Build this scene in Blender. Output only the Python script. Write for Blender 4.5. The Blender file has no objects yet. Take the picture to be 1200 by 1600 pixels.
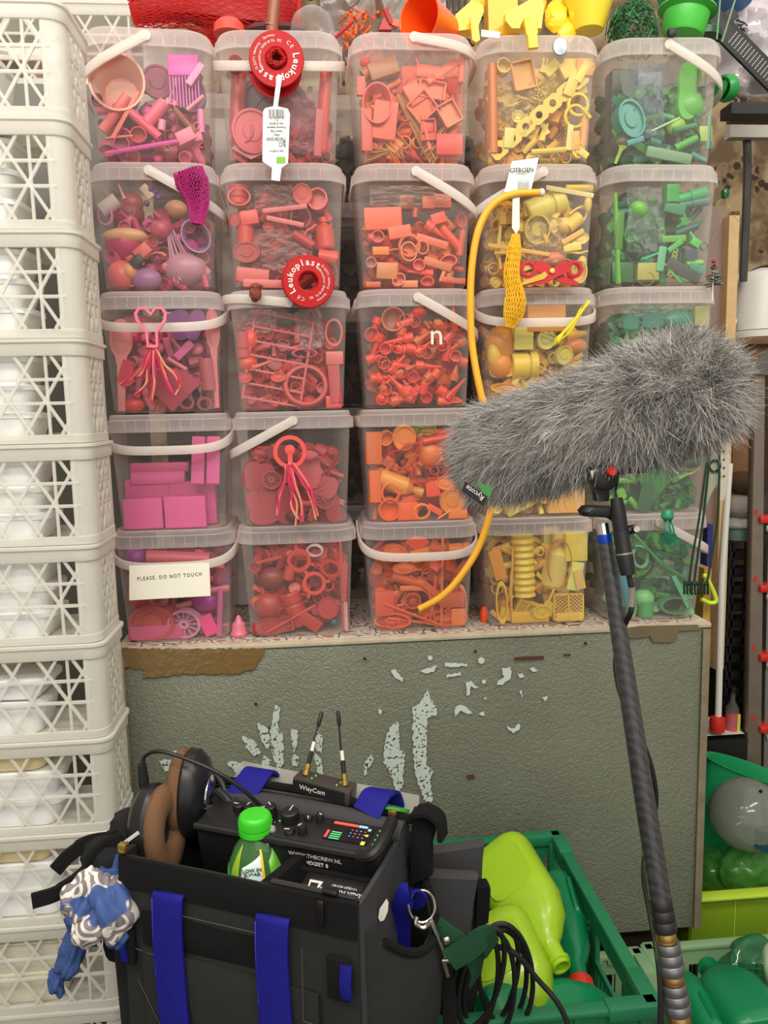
import bpy, bmesh, math, random
import numpy as np
from mathutils import Vector, Matrix, Euler, noise
random.seed(7)
S = bpy.context.scene
COL = S.collection
PI = math.pi
# ---------------------------------------------------------------- camera, world, light, exposure
FPX, PITCH, YAW, ROLL = 1230.2, .1305, .0853, -.0221
fw = Vector((math.sin(YAW)*math.cos(PITCH), math.cos(YAW)*math.cos(PITCH), -math.sin(PITCH)))
r0 = Vector((math.cos(YAW), -math.sin(YAW), 0)); u0 = r0.cross(fw)
cr, sr = math.cos(ROLL), math.sin(ROLL)
RT = cr*r0 + sr*u0; UP = -sr*r0 + cr*u0
CAM = Vector((0, 0, 1.5))
cam = bpy.data.objects.new('camera', bpy.data.cameras.new('camera')); COL.objects.link(cam)
M3 = Matrix((RT, UP, -fw)).transposed()
cam.matrix_world = Matrix.Translation(CAM) @ M3.to_4x4()
cam.data.sensor_fit = 'VERTICAL'; cam.data.sensor_height = 24; cam.data.lens = 24*FPX/1600
cam.data.clip_start = .02
S.camera = cam
S.view_settings.view_transform = 'Standard'; S.view_settings.look = 'None'
S.view_settings.gamma = 1; S.view_settings.use_curve_mapping = False
S.view_settings.exposure = 0.12
W = bpy.data.worlds.new('world'); S.world = W; W.use_nodes = True
W.node_tree.nodes['Background'].inputs[0].default_value = (1.0, .955, .885, 1)
W.node_tree.nodes['Background'].inputs[1].default_value = .92
def area(name, loc, tgt, sx, sy, power, col=(1, .94, .86)):
    l = bpy.data.lights.new(name, 'AREA'); l.shape = 'RECTANGLE'; l.size = sx; l.size_y = sy
    l.energy = power; l.color = col
    o = bpy.data.objects.new(name, l); COL.objects.link(o); o.location = loc
    o.rotation_euler = (Vector(tgt)-Vector(loc)).to_track_quat('-Z', 'Y').to_euler()
area('ceiling_strip_light', (-.8, -.3, 3.1), (-.3, 1.6, 1.3), 1.5, .14, 25)
area('ceiling_strip_light', (1.1, -.1, 3.1), (.4, 1.6, 1.3), 1.5, .14, 22)
area('ceiling_strip_light', (.1, -1.6, 3.1), (.1, 1.6, 1.2), 1.8, .2, 30)
S.cycles.transparent_max_bounces = 40; S.cycles.max_bounces = 10; S.cycles.transmission_bounces = 8
S.cycles.caustics_reflective = False; S.cycles.caustics_refractive = False
S.cycles.use_denoising = True
# ---------------------------------------------------------------- helpers
def at(px, py, Y):
    d = RT*((px-600)/FPX) - UP*((py-800)/FPX) + fw
    return CAM + d*(Y/d.y)
def atz(px, py, z):
    d = RT*((px-600)/FPX) - UP*((py-800)/FPX) + fw
    return CAM + d*((z-CAM.z)/d.z)
def lin(c):
    return tuple(((v/255)/12.92 if v/255 <= .04045 else ((v/255+.055)/1.055)**2.4) for v in c)
MATS = {}
def mat(name, rgb=(128, 128, 128), rough=.45, metal=0, alpha=1.0, emit=None, bump=0, bscale=200, var=0, spec=.5, coat=0, trl=0):
    if name in MATS: return MATS[name]
    m = bpy.data.materials.new(name); m.use_nodes = True; nt = m.node_tree; N = nt.nodes; L = nt.links
    p = N['Principled BSDF']; out = N['Material Output']
    c = lin(rgb)+(1,)
    p.inputs['Base Color'].default_value = c; p.inputs['Roughness'].default_value = rough
    p.inputs['Metallic'].default_value = metal; p.inputs['Specular IOR Level'].default_value = spec
    p.inputs['Coat Weight'].default_value = coat
    if emit: p.inputs['Emission Color'].default_value = c; p.inputs['Emission Strength'].default_value = emit
    if var or bump:
        tc = N.new('ShaderNodeTexCoord'); nz = N.new('ShaderNodeTexNoise'); nz.inputs['Scale'].default_value = bscale
        nz.inputs['Detail'].default_value = 4; L.new(tc.outputs['Object'], nz.inputs['Vector'])
        if var:
            mx = N.new('ShaderNodeMix'); mx.data_type = 'RGBA'
            mx.inputs[6].default_value = tuple(v*(1-var) for v in c[:3])+(1,); mx.inputs[7].default_value = tuple(min(1, v*(1+var)) for v in c[:3])+(1,)
            L.new(nz.outputs[0], mx.inputs[0]); L.new(mx.outputs[2], p.inputs['Base Color'])
        if bump:
            b = N.new('ShaderNodeBump'); b.inputs['Strength'].default_value = bump; b.inputs['Distance'].default_value = .002
            L.new(nz.outputs[0], b.inputs['Height']); L.new(b.outputs[0], p.inputs['Normal'])
    sh = p.outputs[0]
    if trl:
        t = N.new('ShaderNodeBsdfTranslucent'); t.inputs[0].default_value = c
        mx = N.new('ShaderNodeMixShader'); mx.inputs[0].default_value = trl
        L.new(sh, mx.inputs[1]); L.new(t.outputs[0], mx.inputs[2]); sh = mx.outputs[0]
    if alpha < 1:
        t = N.new('ShaderNodeBsdfTransparent')
        tc_ = [1-(1-v)*.35 for v in c[:3]]; t.inputs[0].default_value = (*tc_, 1)
        lw = N.new('ShaderNodeLayerWeight'); lw.inputs[0].default_value = .35
        mr = N.new('ShaderNodeMapRange'); mr.inputs[3].default_value = alpha; mr.inputs[4].default_value = min(1, alpha+.45)
        L.new(lw.outputs['Facing'], mr.inputs[0])
        mx = N.new('ShaderNodeMixShader'); L.new(mr.outputs[0], mx.inputs[0])
        L.new(t.outputs[0], mx.inputs[1]); L.new(sh, mx.inputs[2]); sh = mx.outputs[0]
    L.new(sh, out.inputs[0])
    MATS[name] = m; return m
def tf(o, x, y):
    x = Vector(x).normalized(); y = Vector(y); y = (y - x*y.dot(x)).normalized(); z = x.cross(y)
    m = Matrix((x, y, z)).transposed().to_4x4(); m.translation = Vector(o); return m
def FR(o): return tf(o, (1, 0, 0), (0, 0, 1))          # local XY drawn on a plane that faces the viewer
class G:
    def __init__(s): s.v = []; s.f = []; s.m = []
    def add(s, vf, mx=None, mi=0):
        v, f = vf; b = len(s.v)
        s.v += [tuple(mx @ Vector(p)) for p in v] if mx is not None else [tuple(p) for p in v]
        s.f += [tuple(i+b for i in q) for q in f]; s.m += [mi]*len(f); return s
    def build(s, name, mats, parent=None, smooth=35):
        me = mesh(s, name, mats, smooth); return link(name, me, parent)
def mesh(g, name, mats, smooth=35):
    me = bpy.data.meshes.new(name); me.from_pydata(g.v, [], g.f)
    if not isinstance(mats, (list, tuple)): mats = [mats]
    for m in mats: me.materials.append(m)
    me.polygons.foreach_set('material_index', g.m); me.polygons.foreach_set('use_smooth', [smooth > 0]*len(g.f))
    me.update()
    if smooth: me.set_sharp_from_angle(angle=math.radians(smooth))
    return me
def link(name, me, parent=None):
    o = bpy.data.objects.new(name, me); COL.objects.link(o)
    if parent is not None:
        o.parent = parent; o.matrix_parent_inverse = wm(parent).inverted()
    return o
def wm(o):
    m = o.matrix_basis.copy()
    if o.parent: m = wm(o.parent) @ o.matrix_parent_inverse @ m
    return m
def tag(o, label, cat, group=None, kind=None):
    o['label'] = label; o['category'] = cat
    if group: o['group'] = group
    if kind: o['kind'] = kind
    return o
def thing(name, label, cat, loc=(0, 0, 0), group=None):
    o = bpy.data.objects.new(name, None); COL.objects.link(o); o.location = loc; o.empty_display_size = .02
    return tag(o, label, cat, group)
def struct(o): o['kind'] = 'structure'; return o
# shapes -> (verts, faces)
def box(sx, sy, sz, c=(0, 0, 0), b=0):
    x, y, z = sx/2, sy/2, sz/2
    if b <= 0:
        v = [(c[0]+i*x, c[1]+j*y, c[2]+k*z) for i in (-1, 1) for j in (-1, 1) for k in (-1, 1)]
        return v, [(0, 1, 3, 2), (4, 6, 7, 5), (0, 4, 5, 1), (2, 3, 7, 6), (0, 2, 6, 4), (1, 5, 7, 3)]
    bm = bmesh.new(); bmesh.ops.create_cube(bm, size=1)
    for q in bm.verts: q.co = Vector((q.co.x*sx+c[0], q.co.y*sy+c[1], q.co.z*sz+c[2]))
    bmesh.ops.bevel(bm, geom=bm.edges[:], offset=b, segments=2, affect='EDGES', profile=.5)
    r = ([tuple(q.co) for q in bm.verts], [tuple(w.index for w in f.verts) for f in bm.faces]); bm.free(); return r
def lathe(prof, n=20, closed=False):
    v = []; f = []; k = len(prof)
    for i in range(n):
        a = 2*PI*i/n
        for r, z in prof: v.append((r*math.cos(a), r*math.sin(a), z))
    for i in range(n):
        j = (i+1) % n
        for q in range(k if closed else k-1):
            p = (q+1) % k
            f.append((i*k+q, j*k+q, j*k+p, i*k+p))
    if not closed:
        if prof[0][0] > 1e-6: f.append(tuple(i*k for i in range(n))[::-1])
        if prof[-1][0] > 1e-6: f.append(tuple(i*k+k-1 for i in range(n)))
    return v, f
def loft(rings, cap=True):
    n = len(rings[0]); v = [p for r in rings for p in r]; f = []
    for a in range(len(rings)-1):
        for i in range(n):
            j = (i+1) % n; f.append((a*n+i, a*n+j, (a+1)*n+j, (a+1)*n+i))
    if cap: f.append(tuple(range(n))[::-1]); f.append(tuple((len(rings)-1)*n+i for i in range(n)))
    return v, f
def rr(w, d, r, z, n=6):
    o = []
    for cx, cy, a0 in ((w/2-r, d/2-r, 0), (-w/2+r, d/2-r, 90), (-w/2+r, -d/2+r, 180), (w/2-r, -d/2+r, 270)):
        for i in range(n+1):
            a = math.radians(a0+90*i/n); o.append((cx+r*math.cos(a), cy+r*math.sin(a), z))
    return o
def frames(pts):
    pts = [Vector(p) for p in pts]; n = len(pts); T = []
    for i in range(n):
        t = pts[min(i+1, n-1)]-pts[max(i-1, 0)]; T.append(t.normalized() if t.length > 1e-9 else Vector((0, 0, 1)))
    return pts, T
def tube(pts, r, n=8, cap=True):
    pts, T = frames(pts)
    a = Vector((0, 0, 1)) if abs(T[0].z) < .9 else Vector((1, 0, 0)); nrm = (a-T[0]*a.dot(T[0])).normalized(); rings = []
    for i, p in enumerate(pts):
        nrm = (nrm-T[i]*nrm.dot(T[i])); nrm = nrm.normalized() if nrm.length > 1e-6 else Vector((1, 0, 0)); b = T[i].cross(nrm)
        rad = r[i] if isinstance(r, (list, tuple)) else r
        rings.append([tuple(p+(nrm*math.cos(2*PI*k/n)+b*math.sin(2*PI*k/n))*rad) for k in range(n)])
    return loft(rings, cap)
def ribbon(pts, side, w, t):
    pts, T = frames(pts); rings = []
    for i, p in enumerate(pts):
        s = Vector(side[i] if isinstance(side[0], (list, tuple, Vector)) else side); s = (s-T[i]*s.dot(T[i])).normalized(); nn = T[i].cross(s)
        ww = w[i] if isinstance(w, (list, tuple)) else w
        rings.append([tuple(p+s*a*ww/2+nn*b*t/2) for a, b in ((-1, -1), (-.9, -1.3), (.9, -1.3), (1, -1), (1, 1), (.9, 1.3), (-.9, 1.3), (-1, 1))])
    return loft(rings)
def prism(poly, t):
    n = len(poly); v = [(x, y, -t/2) for x, y in poly]+[(x, y, t/2) for x, y in poly]
    return v, [tuple(range(n))[::-1], tuple(range(n, 2*n))]+[(i, (i+1) % n, n+(i+1) % n, n+i) for i in range(n)]
def hollow(poly, t, w):
    """a wall of thickness w that follows a closed outline"""
    n = len(poly); P = [Vector(p) for p in poly]; inn = []
    for i in range(n):
        a = (P[i]-P[i-1]).normalized(); b = (P[(i+1) % n]-P[i]).normalized(); q = (a+b); q = q.normalized() if q.length > 1e-6 else a
        inn.append(P[i]+Vector((-q.y, q.x))*w)
    rings = [[(p.x, p.y, -t/2) for p in P], [(p.x, p.y, t/2) for p in P], [(p.x, p.y, t/2) for p in inn], [(p.x, p.y, -t/2) for p in inn], [(p.x, p.y, -t/2) for p in P]]
    return loft(rings, False)
def ico(r, sub=2, sc=(1, 1, 1), nz=0, ns=10, seed=0):
    bm = bmesh.new(); bmesh.ops.create_icosphere(bm, subdivisions=sub, radius=r)
    if nz:
        for q in bm.verts: q.co += q.co.normalized()*noise.noise(q.co*ns+Vector((seed, seed*2, 0)))*nz
    v = [(q.co.x*sc[0], q.co.y*sc[1], q.co.z*sc[2]) for q in bm.verts]; f = [tuple(w.index for w in q.verts) for q in bm.faces]; bm.free(); return v, f
def curve(pts, n=8):
    P = [Vector(p) for p in pts]; P = [P[0]*2-P[1]]+P+[P[-1]*2-P[-2]]; o = []
    for i in range(1, len(P)-2):
        for k in range(n):
            t = k/n; a, b, c, d = P[i-1:i+3]
            o.append(.5*((2*b)+(c-a)*t+(2*a-5*b+4*c-d)*t*t+(3*b-a-3*c+d)*t**3))
    o.append(P[-2]); return o
TXT = {}
def text(s, size, depth=.0003, align='CENTER', bold=False, sp=1):
    k = (s, size, depth, align, bold, sp)
    if k in TXT: return TXT[k]
    c = bpy.data.curves.new('t', 'FONT'); c.body = s; c.size = size; c.extrude = depth; c.align_x = align; c.align_y = 'CENTER'; c.resolution_u = 2; c.space_character = sp
    if bold: c.offset = size*.02
    o = bpy.data.objects.new('t', c); COL.objects.link(o); bpy.context.view_layer.update()
    me = bpy.data.meshes.new_from_object(o.evaluated_get(bpy.context.evaluated_depsgraph_get()))
    r = ([tuple(q.co) for q in me.vertices], [tuple(p.vertices) for p in me.polygons])
    bpy.data.objects.remove(o); bpy.data.curves.remove(c); bpy.data.meshes.remove(me); TXT[k] = r; return r
def Rz(a): return Matrix.Rotation(math.radians(a), 4, 'Z')
def Tm(*a): return Matrix.Translation(a)
FACE = Matrix.Rotation(PI/2, 4, 'X')     # +Z axis turned to -Y (towards the viewer)
exec_order = []
# ---------------------------------------------------------------- setting
m_floor = mat('concrete_floor', (70, 66, 60), .8, bump=.4, bscale=30, var=.3)
m_wallw = mat('white_plaster', (188, 184, 174), .8, bump=.2, bscale=60, var=.06)
def wallpaper():
    m = mat('flower_wallpaper', (150, 128, 96), .85); nt = m.node_tree; N = nt.nodes; L = nt.links; p = N['Principled BSDF']
    tc = N.new('ShaderNodeTexCoord'); n1 = N.new('ShaderNodeTexNoise'); n1.inputs['Scale'].default_value = 9; n1.inputs['Detail'].default_value = 6
    L.new(tc.outputs['Object'], n1.inputs['Vector']); r = N.new('ShaderNodeValToRGB'); L.new(n1.outputs[0], r.inputs[0])
    r.color_ramp.elements[0].position = .4; r.color_ramp.elements[0].color = (*lin((105, 84, 60)), 1)
    r.color_ramp.elements[1].position = .6; r.color_ramp.elements[1].color = (*lin((172, 150, 116)), 1)
    v = N.new('ShaderNodeTexVoronoi'); v.inputs['Scale'].default_value = 7; v.feature = 'SMOOTH_F1'; L.new(tc.outputs['Object'], v.inputs['Vector'])
    v2 = N.new('ShaderNodeTexVoronoi'); v2.inputs['Scale'].default_value = 26; L.new(tc.outputs['Object'], v2.inputs['Vector'])
    a = N.new('ShaderNodeMath'); a.operation = 'LESS_THAN'; a.inputs[1].default_value = .34; L.new(v.outputs[0], a.inputs[0])
    b = N.new('ShaderNodeMath'); b.operation = 'LESS_THAN'; b.inputs[1].default_value = .42; L.new(v2.outputs[0], b.inputs[0])
    c = N.new('ShaderNodeMath'); c.operation = 'MULTIPLY'; L.new(a.outputs[0], c.inputs[0]); L.new(b.outputs[0], c.inputs[1])
    mx = N.new('ShaderNodeMix'); mx.data_type = 'RGBA'; L.new(c.outputs[0], mx.inputs[0]); L.new(r.outputs[0], mx.inputs[6]); mx.inputs[7].default_value = (*lin((58, 46, 36)), 1)
    L.new(mx.outputs[2], p.inputs['Base Color']); return m
m_paper = wallpaper()
g = G(); g.add(box(6, 6.4, .1, (0, .6, -.05))); struct(g.build('floor', m_floor, None, 0))
g = G(); g.add(box(6, .1, 3.3, (0, 3.35, 1.65))); struct(g.build('wall_back', m_paper, None, 0))
g = G(); g.add(box(.1, 6.4, 3.3, (-2.2, .6, 1.65))); struct(g.build('wall_left', m_wallw, None, 0))
g = G(); g.add(box(.1, 6.4, 3.3, (2.6, .6, 1.65))); struct(g.build('wall_right', m_wallw, None, 0))
# ---------------------------------------------------------------- cabinet
CX0, CX1, CY0, CY1, CZ0, CZ1 = -.394, .792, 1.5, 2.3, .376, 1.0525
def hammered():
    m = mat('hammered_green_paint', (122, 128, 112), .42, spec=.5); nt = m.node_tree; N = nt.nodes; L = nt.links; p = N['Principled BSDF']
    tc = N.new('ShaderNodeTexCoord')
    v = N.new('ShaderNodeTexNoise'); v.inputs['Scale'].default_value = 125; v.inputs['Detail'].default_value = 1.5; v.inputs['Distortion'].default_value = 1.2
    L.new(tc.outputs['Object'], v.inputs['Vector']); rp = N.new('ShaderNodeValToRGB'); L.new(v.outputs[0], rp.inputs[0])
    rp.color_ramp.elements[0].position = .4; rp.color_ramp.elements[1].position = .6
    b = N.new('ShaderNodeBump'); b.inputs['Strength'].default_value = .5; b.inputs['Distance'].default_value = .0018; L.new(rp.outputs[0], b.inputs['Height']); L.new(b.outputs[0], p.inputs['Normal'])
    n = N.new('ShaderNodeTexNoise'); n.inputs['Scale'].default_value = 2.2; n.inputs['Detail'].default_value = 5; L.new(tc.outputs['Object'], n.inputs['Vector'])
    r = N.new('ShaderNodeValToRGB'); L.new(n.outputs[0], r.inputs[0])
    r.color_ramp.elements[0].position = .3; r.color_ramp.elements[0].color = (*lin((98, 100, 84)), 1)
    r.color_ramp.elements[1].position = .7; r.color_ramp.elements[1].color = (*lin((124, 128, 110)), 1)
    n2 = N.new('ShaderNodeTexNoise'); n2.inputs['Scale'].default_value = 22; n2.inputs['Detail'].default_value = 3; L.new(tc.outputs['Object'], n2.inputs['Vector'])
    gt = N.new('ShaderNodeMapRange'); gt.inputs[1].default_value = .70; gt.inputs[2].default_value = .74; L.new(n2.outputs[0], gt.inputs[0])
    mx = N.new('ShaderNodeMix'); mx.data_type = 'RGBA'; L.new(gt.outputs[0], mx.inputs[0]); L.new(r.outputs[0], mx.inputs[6]); mx.inputs[7].default_value = (*lin((78, 58, 42)), 1)
    L.new(mx.outputs[2], p.inputs['Base Color']); return m
m_ham = hammered()
def printed():
    m = mat('printed_shelf_paper', (205, 198, 184), .6); nt = m.node_tree; N = nt.nodes; L = nt.links; p = N['Principled BSDF']
    tc = N.new('ShaderNodeTexCoord'); mp = N.new('ShaderNodeMapping'); mp.inputs['Scale'].default_value = (22, 34, 20); L.new(tc.outputs['Object'], mp.inputs[0])
    v = N.new('ShaderNodeTexVoronoi'); v.inputs['Scale'].default_value = 1.3; v.feature = 'DISTANCE_TO_EDGE'; L.new(mp.outputs[0], v.inputs['Vector'])
    r = N.new('ShaderNodeValToRGB'); L.new(v.outputs[0], r.inputs[0]); e = r.color_ramp.elements
    e[0].position = .02; e[0].color = (*lin((96, 80, 72)), 1); e[1].position = .06; e[1].color = (*lin((205, 198, 184)), 1)
    k = r.color_ramp.elements.new(.24); k.color = (*lin((198, 190, 176)), 1); k = r.color_ramp.elements.new(.27); k.color = (*lin((172, 110, 96)), 1)
    L.new(r.outputs[0], p.inputs['Base Color']); return m
m_edge = mat('worn_cream_edge', (186, 174, 150), .6, var=.35, bscale=35, bump=.3)
m_trim = mat('worn_brown_edge', (128, 116, 92), .55, var=.4, bscale=30)
cab = thing('metal_cabinet', 'wide grey green hammered metal cabinet with flaking white paint under the bucket wall', 'cabinet', ((CX0+CX1)/2, 1.9, CZ0))
g = G(); g.add(box(CX1-CX0, CY1-CY0-.004, CZ1-CZ0-.012, ((CX0+CX1)/2, (CY0+CY1)/2+.002, (CZ0+CZ1)/2-.006), .004)); g.build('body', m_ham, cab)
g = G(); g.add(box(CX1-CX0+.006, CY1-CY0, .011, ((CX0+CX1)/2, (CY0+CY1)/2, CZ1-.0055), .003)); o = g.build('top_edge', m_edge, cab)
g = G(); g.add(box(CX1-CX0-.03, CY1-CY0-.02, .001, ((CX0+CX1)/2, (CY0+CY1)/2+.005, CZ1+.0004))); o = g.build('shelf_paper', printed(), cab, 0); o['label'] = 'white printed paper covering the cabinet top'
for x in (CX0+.008, CX1-.008):
    g = G(); g.add(box(.016, .004, CZ1-CZ0-.014, (x, CY0-.001, (CZ0+CZ1)/2-.006), .0012)); g.build('edge_strip', m_trim, cab)
# brown parcel tape over the upper edge
m_tape = mat('brown_parcel_tape', (120, 96, 58), .16, bump=.9, bscale=70, spec=.8)
def strip_on(pts, Y, name, m, parent, t=.0006):
    if name == 'paint_flake' or name == 'parcel_tape':
        q = []; rj = random.Random(int(pts[0][0]*7+pts[0][1])); n_ = len(pts)
        for i in range(n_):
            a, b = pts[i], pts[(i+1) % n_]; L_ = math.hypot(b[0]-a[0], b[1]-a[1]); k = max(1, int(L_/4)); j = min(1.6, L_*.16)
            for e in range(k): q.append((a[0]+(b[0]-a[0])*e/k+(rj.uniform(-j, j) if e else 0), a[1]+(b[1]-a[1])*e/k+(rj.uniform(-j, j) if e else 0)))
        pts = q
    c = [at(x, y, Y) for x, y in pts]; g = G(); n = len(c)
    v = [(p.x, Y, p.z) for p in c]+[(p.x, Y+t, p.z) for p in c]
    g.add((v, [tuple(range(n)), tuple(range(n, 2*n))[::-1]]+[(i, n+i, n+(i+1) % n, (i+1) % n) for i in range(n)])); return g.build(name, m, parent, 0)
strip_on([(184, 1042), (182, 1012), (300, 1014), (414, 1013), (412, 1022), (402, 1035), (398, 1045), (370, 1053), (290, 1053), (222, 1060), (226, 1046)], CY0-.0015, 'parcel_tape', m_tape, cab)
strip_on([(972, 992), (974, 982), (1000, 978), (1090, 976), (1096, 984), (1060, 986), (1058, 1000), (1048, 1004), (1020, 1003), (1016, 994), (990, 998)], CY0-.0008, 'bare_patch', mat('bare_brown_primer', (112, 98, 72), .6, var=.25, bscale=40), cab)
# flaked white paint
def flake_mat():
    m = mat('flaked_white_paint', (196, 208, 198), .55); nt = m.node_tree; N = nt.nodes; L = nt.links; p = N['Principled BSDF']
    tc = N.new('ShaderNodeTexCoord'); n = N.new('ShaderNodeTexNoise'); n.inputs['Scale'].default_value = 150; n.inputs['Detail'].default_value = 3; L.new(tc.outputs['Object'], n.inputs['Vector'])
    c = N.new('ShaderNodeMath'); c.operation = 'GREATER_THAN'; c.inputs[1].default_value = .575; L.new(n.outputs[0], c.inputs[0])
    t = N.new('ShaderNodeBsdfTransparent'); mx = N.new('ShaderNodeMixShader'); L.new(c.outputs[0], mx.inputs[0]); L.new(p.outputs[0], mx.inputs[1]); L.new(t.outputs[0], mx.inputs[2])
    L.new(mx.outputs[0], N['Material Output'].inputs[0]); return m
m_fl = flake_mat(); m_fl2 = mat('solid_white_paint', (198, 210, 200), .55)
FL = [
 [(645, 1105), (655, 1100), (668, 1078), (672, 1092), (684, 1105), (682, 1118), (668, 1122), (667, 1150), (666, 1196), (677, 1205), (672, 1225), (678, 1255), (664, 1252), (652, 1222), (647, 1195), (645, 1150)],
 [(610, 1135), (622, 1128), (624, 1150), (625, 1172), (632, 1176), (631, 1205), (630, 1225), (624, 1245), (610, 1210), (598, 1190), (600, 1172), (604, 1150)],
 [(430, 1100), (438, 1108), (434, 1132), (442, 1150), (444, 1192), (434, 1205), (426, 1180), (422, 1140)],
 [(402, 1130), (418, 1138), (424, 1160), (418, 1172), (408, 1155)], [(412, 1180), (424, 1188), (424, 1214), (418, 1212), (408, 1192)],
 [(378, 1150), (398, 1158), (408, 1175), (398, 1182), (384, 1168)], [(355, 1192), (368, 1190), (392, 1202), (386, 1212), (372, 1210)],
 [(455, 1140), (466, 1142), (464, 1165), (458, 1178)], [(457, 1178), (468, 1184), (464, 1198), (456, 1196)], [(492, 1142), (504, 1150), (503, 1178), (494, 1170)],
 [(490, 1176), (502, 1186), (506, 1210), (498, 1212)], [(570, 1190), (580, 1178), (584, 1185), (576, 1200)], [(568, 1195), (574, 1192), (574, 1210), (568, 1212)],
 [(248, 1188), (272, 1186), (278, 1200), (258, 1206)], [(262, 1176), (276, 1172), (280, 1186)],
]
FS = [
 [(611, 1047), (618, 1046), (630, 1060), (628, 1066), (616, 1058)], [(657, 1048), (668, 1044), (683, 1040), (678, 1050), (664, 1052)],
 [(695, 1036), (730, 1037), (730, 1042), (695, 1041)], [(698, 1054), (720, 1050), (720, 1055), (698, 1059)],
 [(728, 1066), (736, 1064), (748, 1074), (742, 1076), (736, 1072), (734, 1086), (729, 1087)], [(784, 1044), (798, 1042), (798, 1060), (786, 1070), (776, 1070), (778, 1064), (788, 1058)],
 [(808, 1052), (816, 1052), (820, 1058), (812, 1060)], [(826, 1044), (834, 1042), (841, 1048), (832, 1050)], [(710, 1110), (716, 1102), (728, 1104), (738, 1114), (732, 1116), (720, 1110), (712, 1120)],
 [(748, 1116), (756, 1112), (758, 1118)], [(591, 1107), (597, 1110), (596, 1117), (591, 1114)], [(792, 1134), (804, 1138), (812, 1130), (813, 1138), (802, 1146), (794, 1140)],
 [(812, 1078), (816, 1080), (815, 1092)], [(847, 1090), (856, 1088), (852, 1096)],
]
for q in FL: strip_on(q, CY0-.0006, 'paint_flake', m_fl, cab)
for q in FS: strip_on(q, CY0-.0006, 'paint_flake', m_fl2, cab)
for x, y, r in ((672, 1028, 4), (752, 1032, 5.5), (756, 1065, 3.5), (758, 1091, 2)):
    c = at(x, y, CY0); g = G(); g.add(lathe([(r*.00122, -.0005), (r*.00122, .0012)], 10), Tm(c.x, CY0, c.z) @ FACE); g.build('paint_flake', m_fl2, cab)
for x, y in ((570, 1029), (743, 1018), (915, 1005), (400, 1100), (657, 970)):
    if y > 990: c = at(x, y, CY0); g = G(); g.add(lathe([(.003, -.0005), (.0025, .0025)], 8), Tm(c.x, CY0, c.z) @ FACE); g.build('screw', mat('dark_screw', (62, 52, 42), .5, .6), cab)
for q in ([(804, 1027), (850, 1025), (850, 1030), (804, 1032)], [(881, 1022), (892, 1022), (892, 1025), (881, 1025)], [(728, 1212), (740, 1210), (742, 1216), (732, 1218)]):
    strip_on(q, CY0-.0006, 'rust_mark', mat('rust_mark', (84, 48, 32), .8), cab)
# trolley under the cabinet
g = G(); g.add(box(1.1, .6, .05, (.2, 1.92, .351))); 
for x in (-.3, .7):
    for y in (1.66, 2.18): g.add(box(.08, .08, .326, (x, y, .163)))
tag(g.build('low_table', mat('dark_wood', (60, 46, 34), .7), None, 0), 'dark wooden base that carries the green metal cabinet', 'base')
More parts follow.
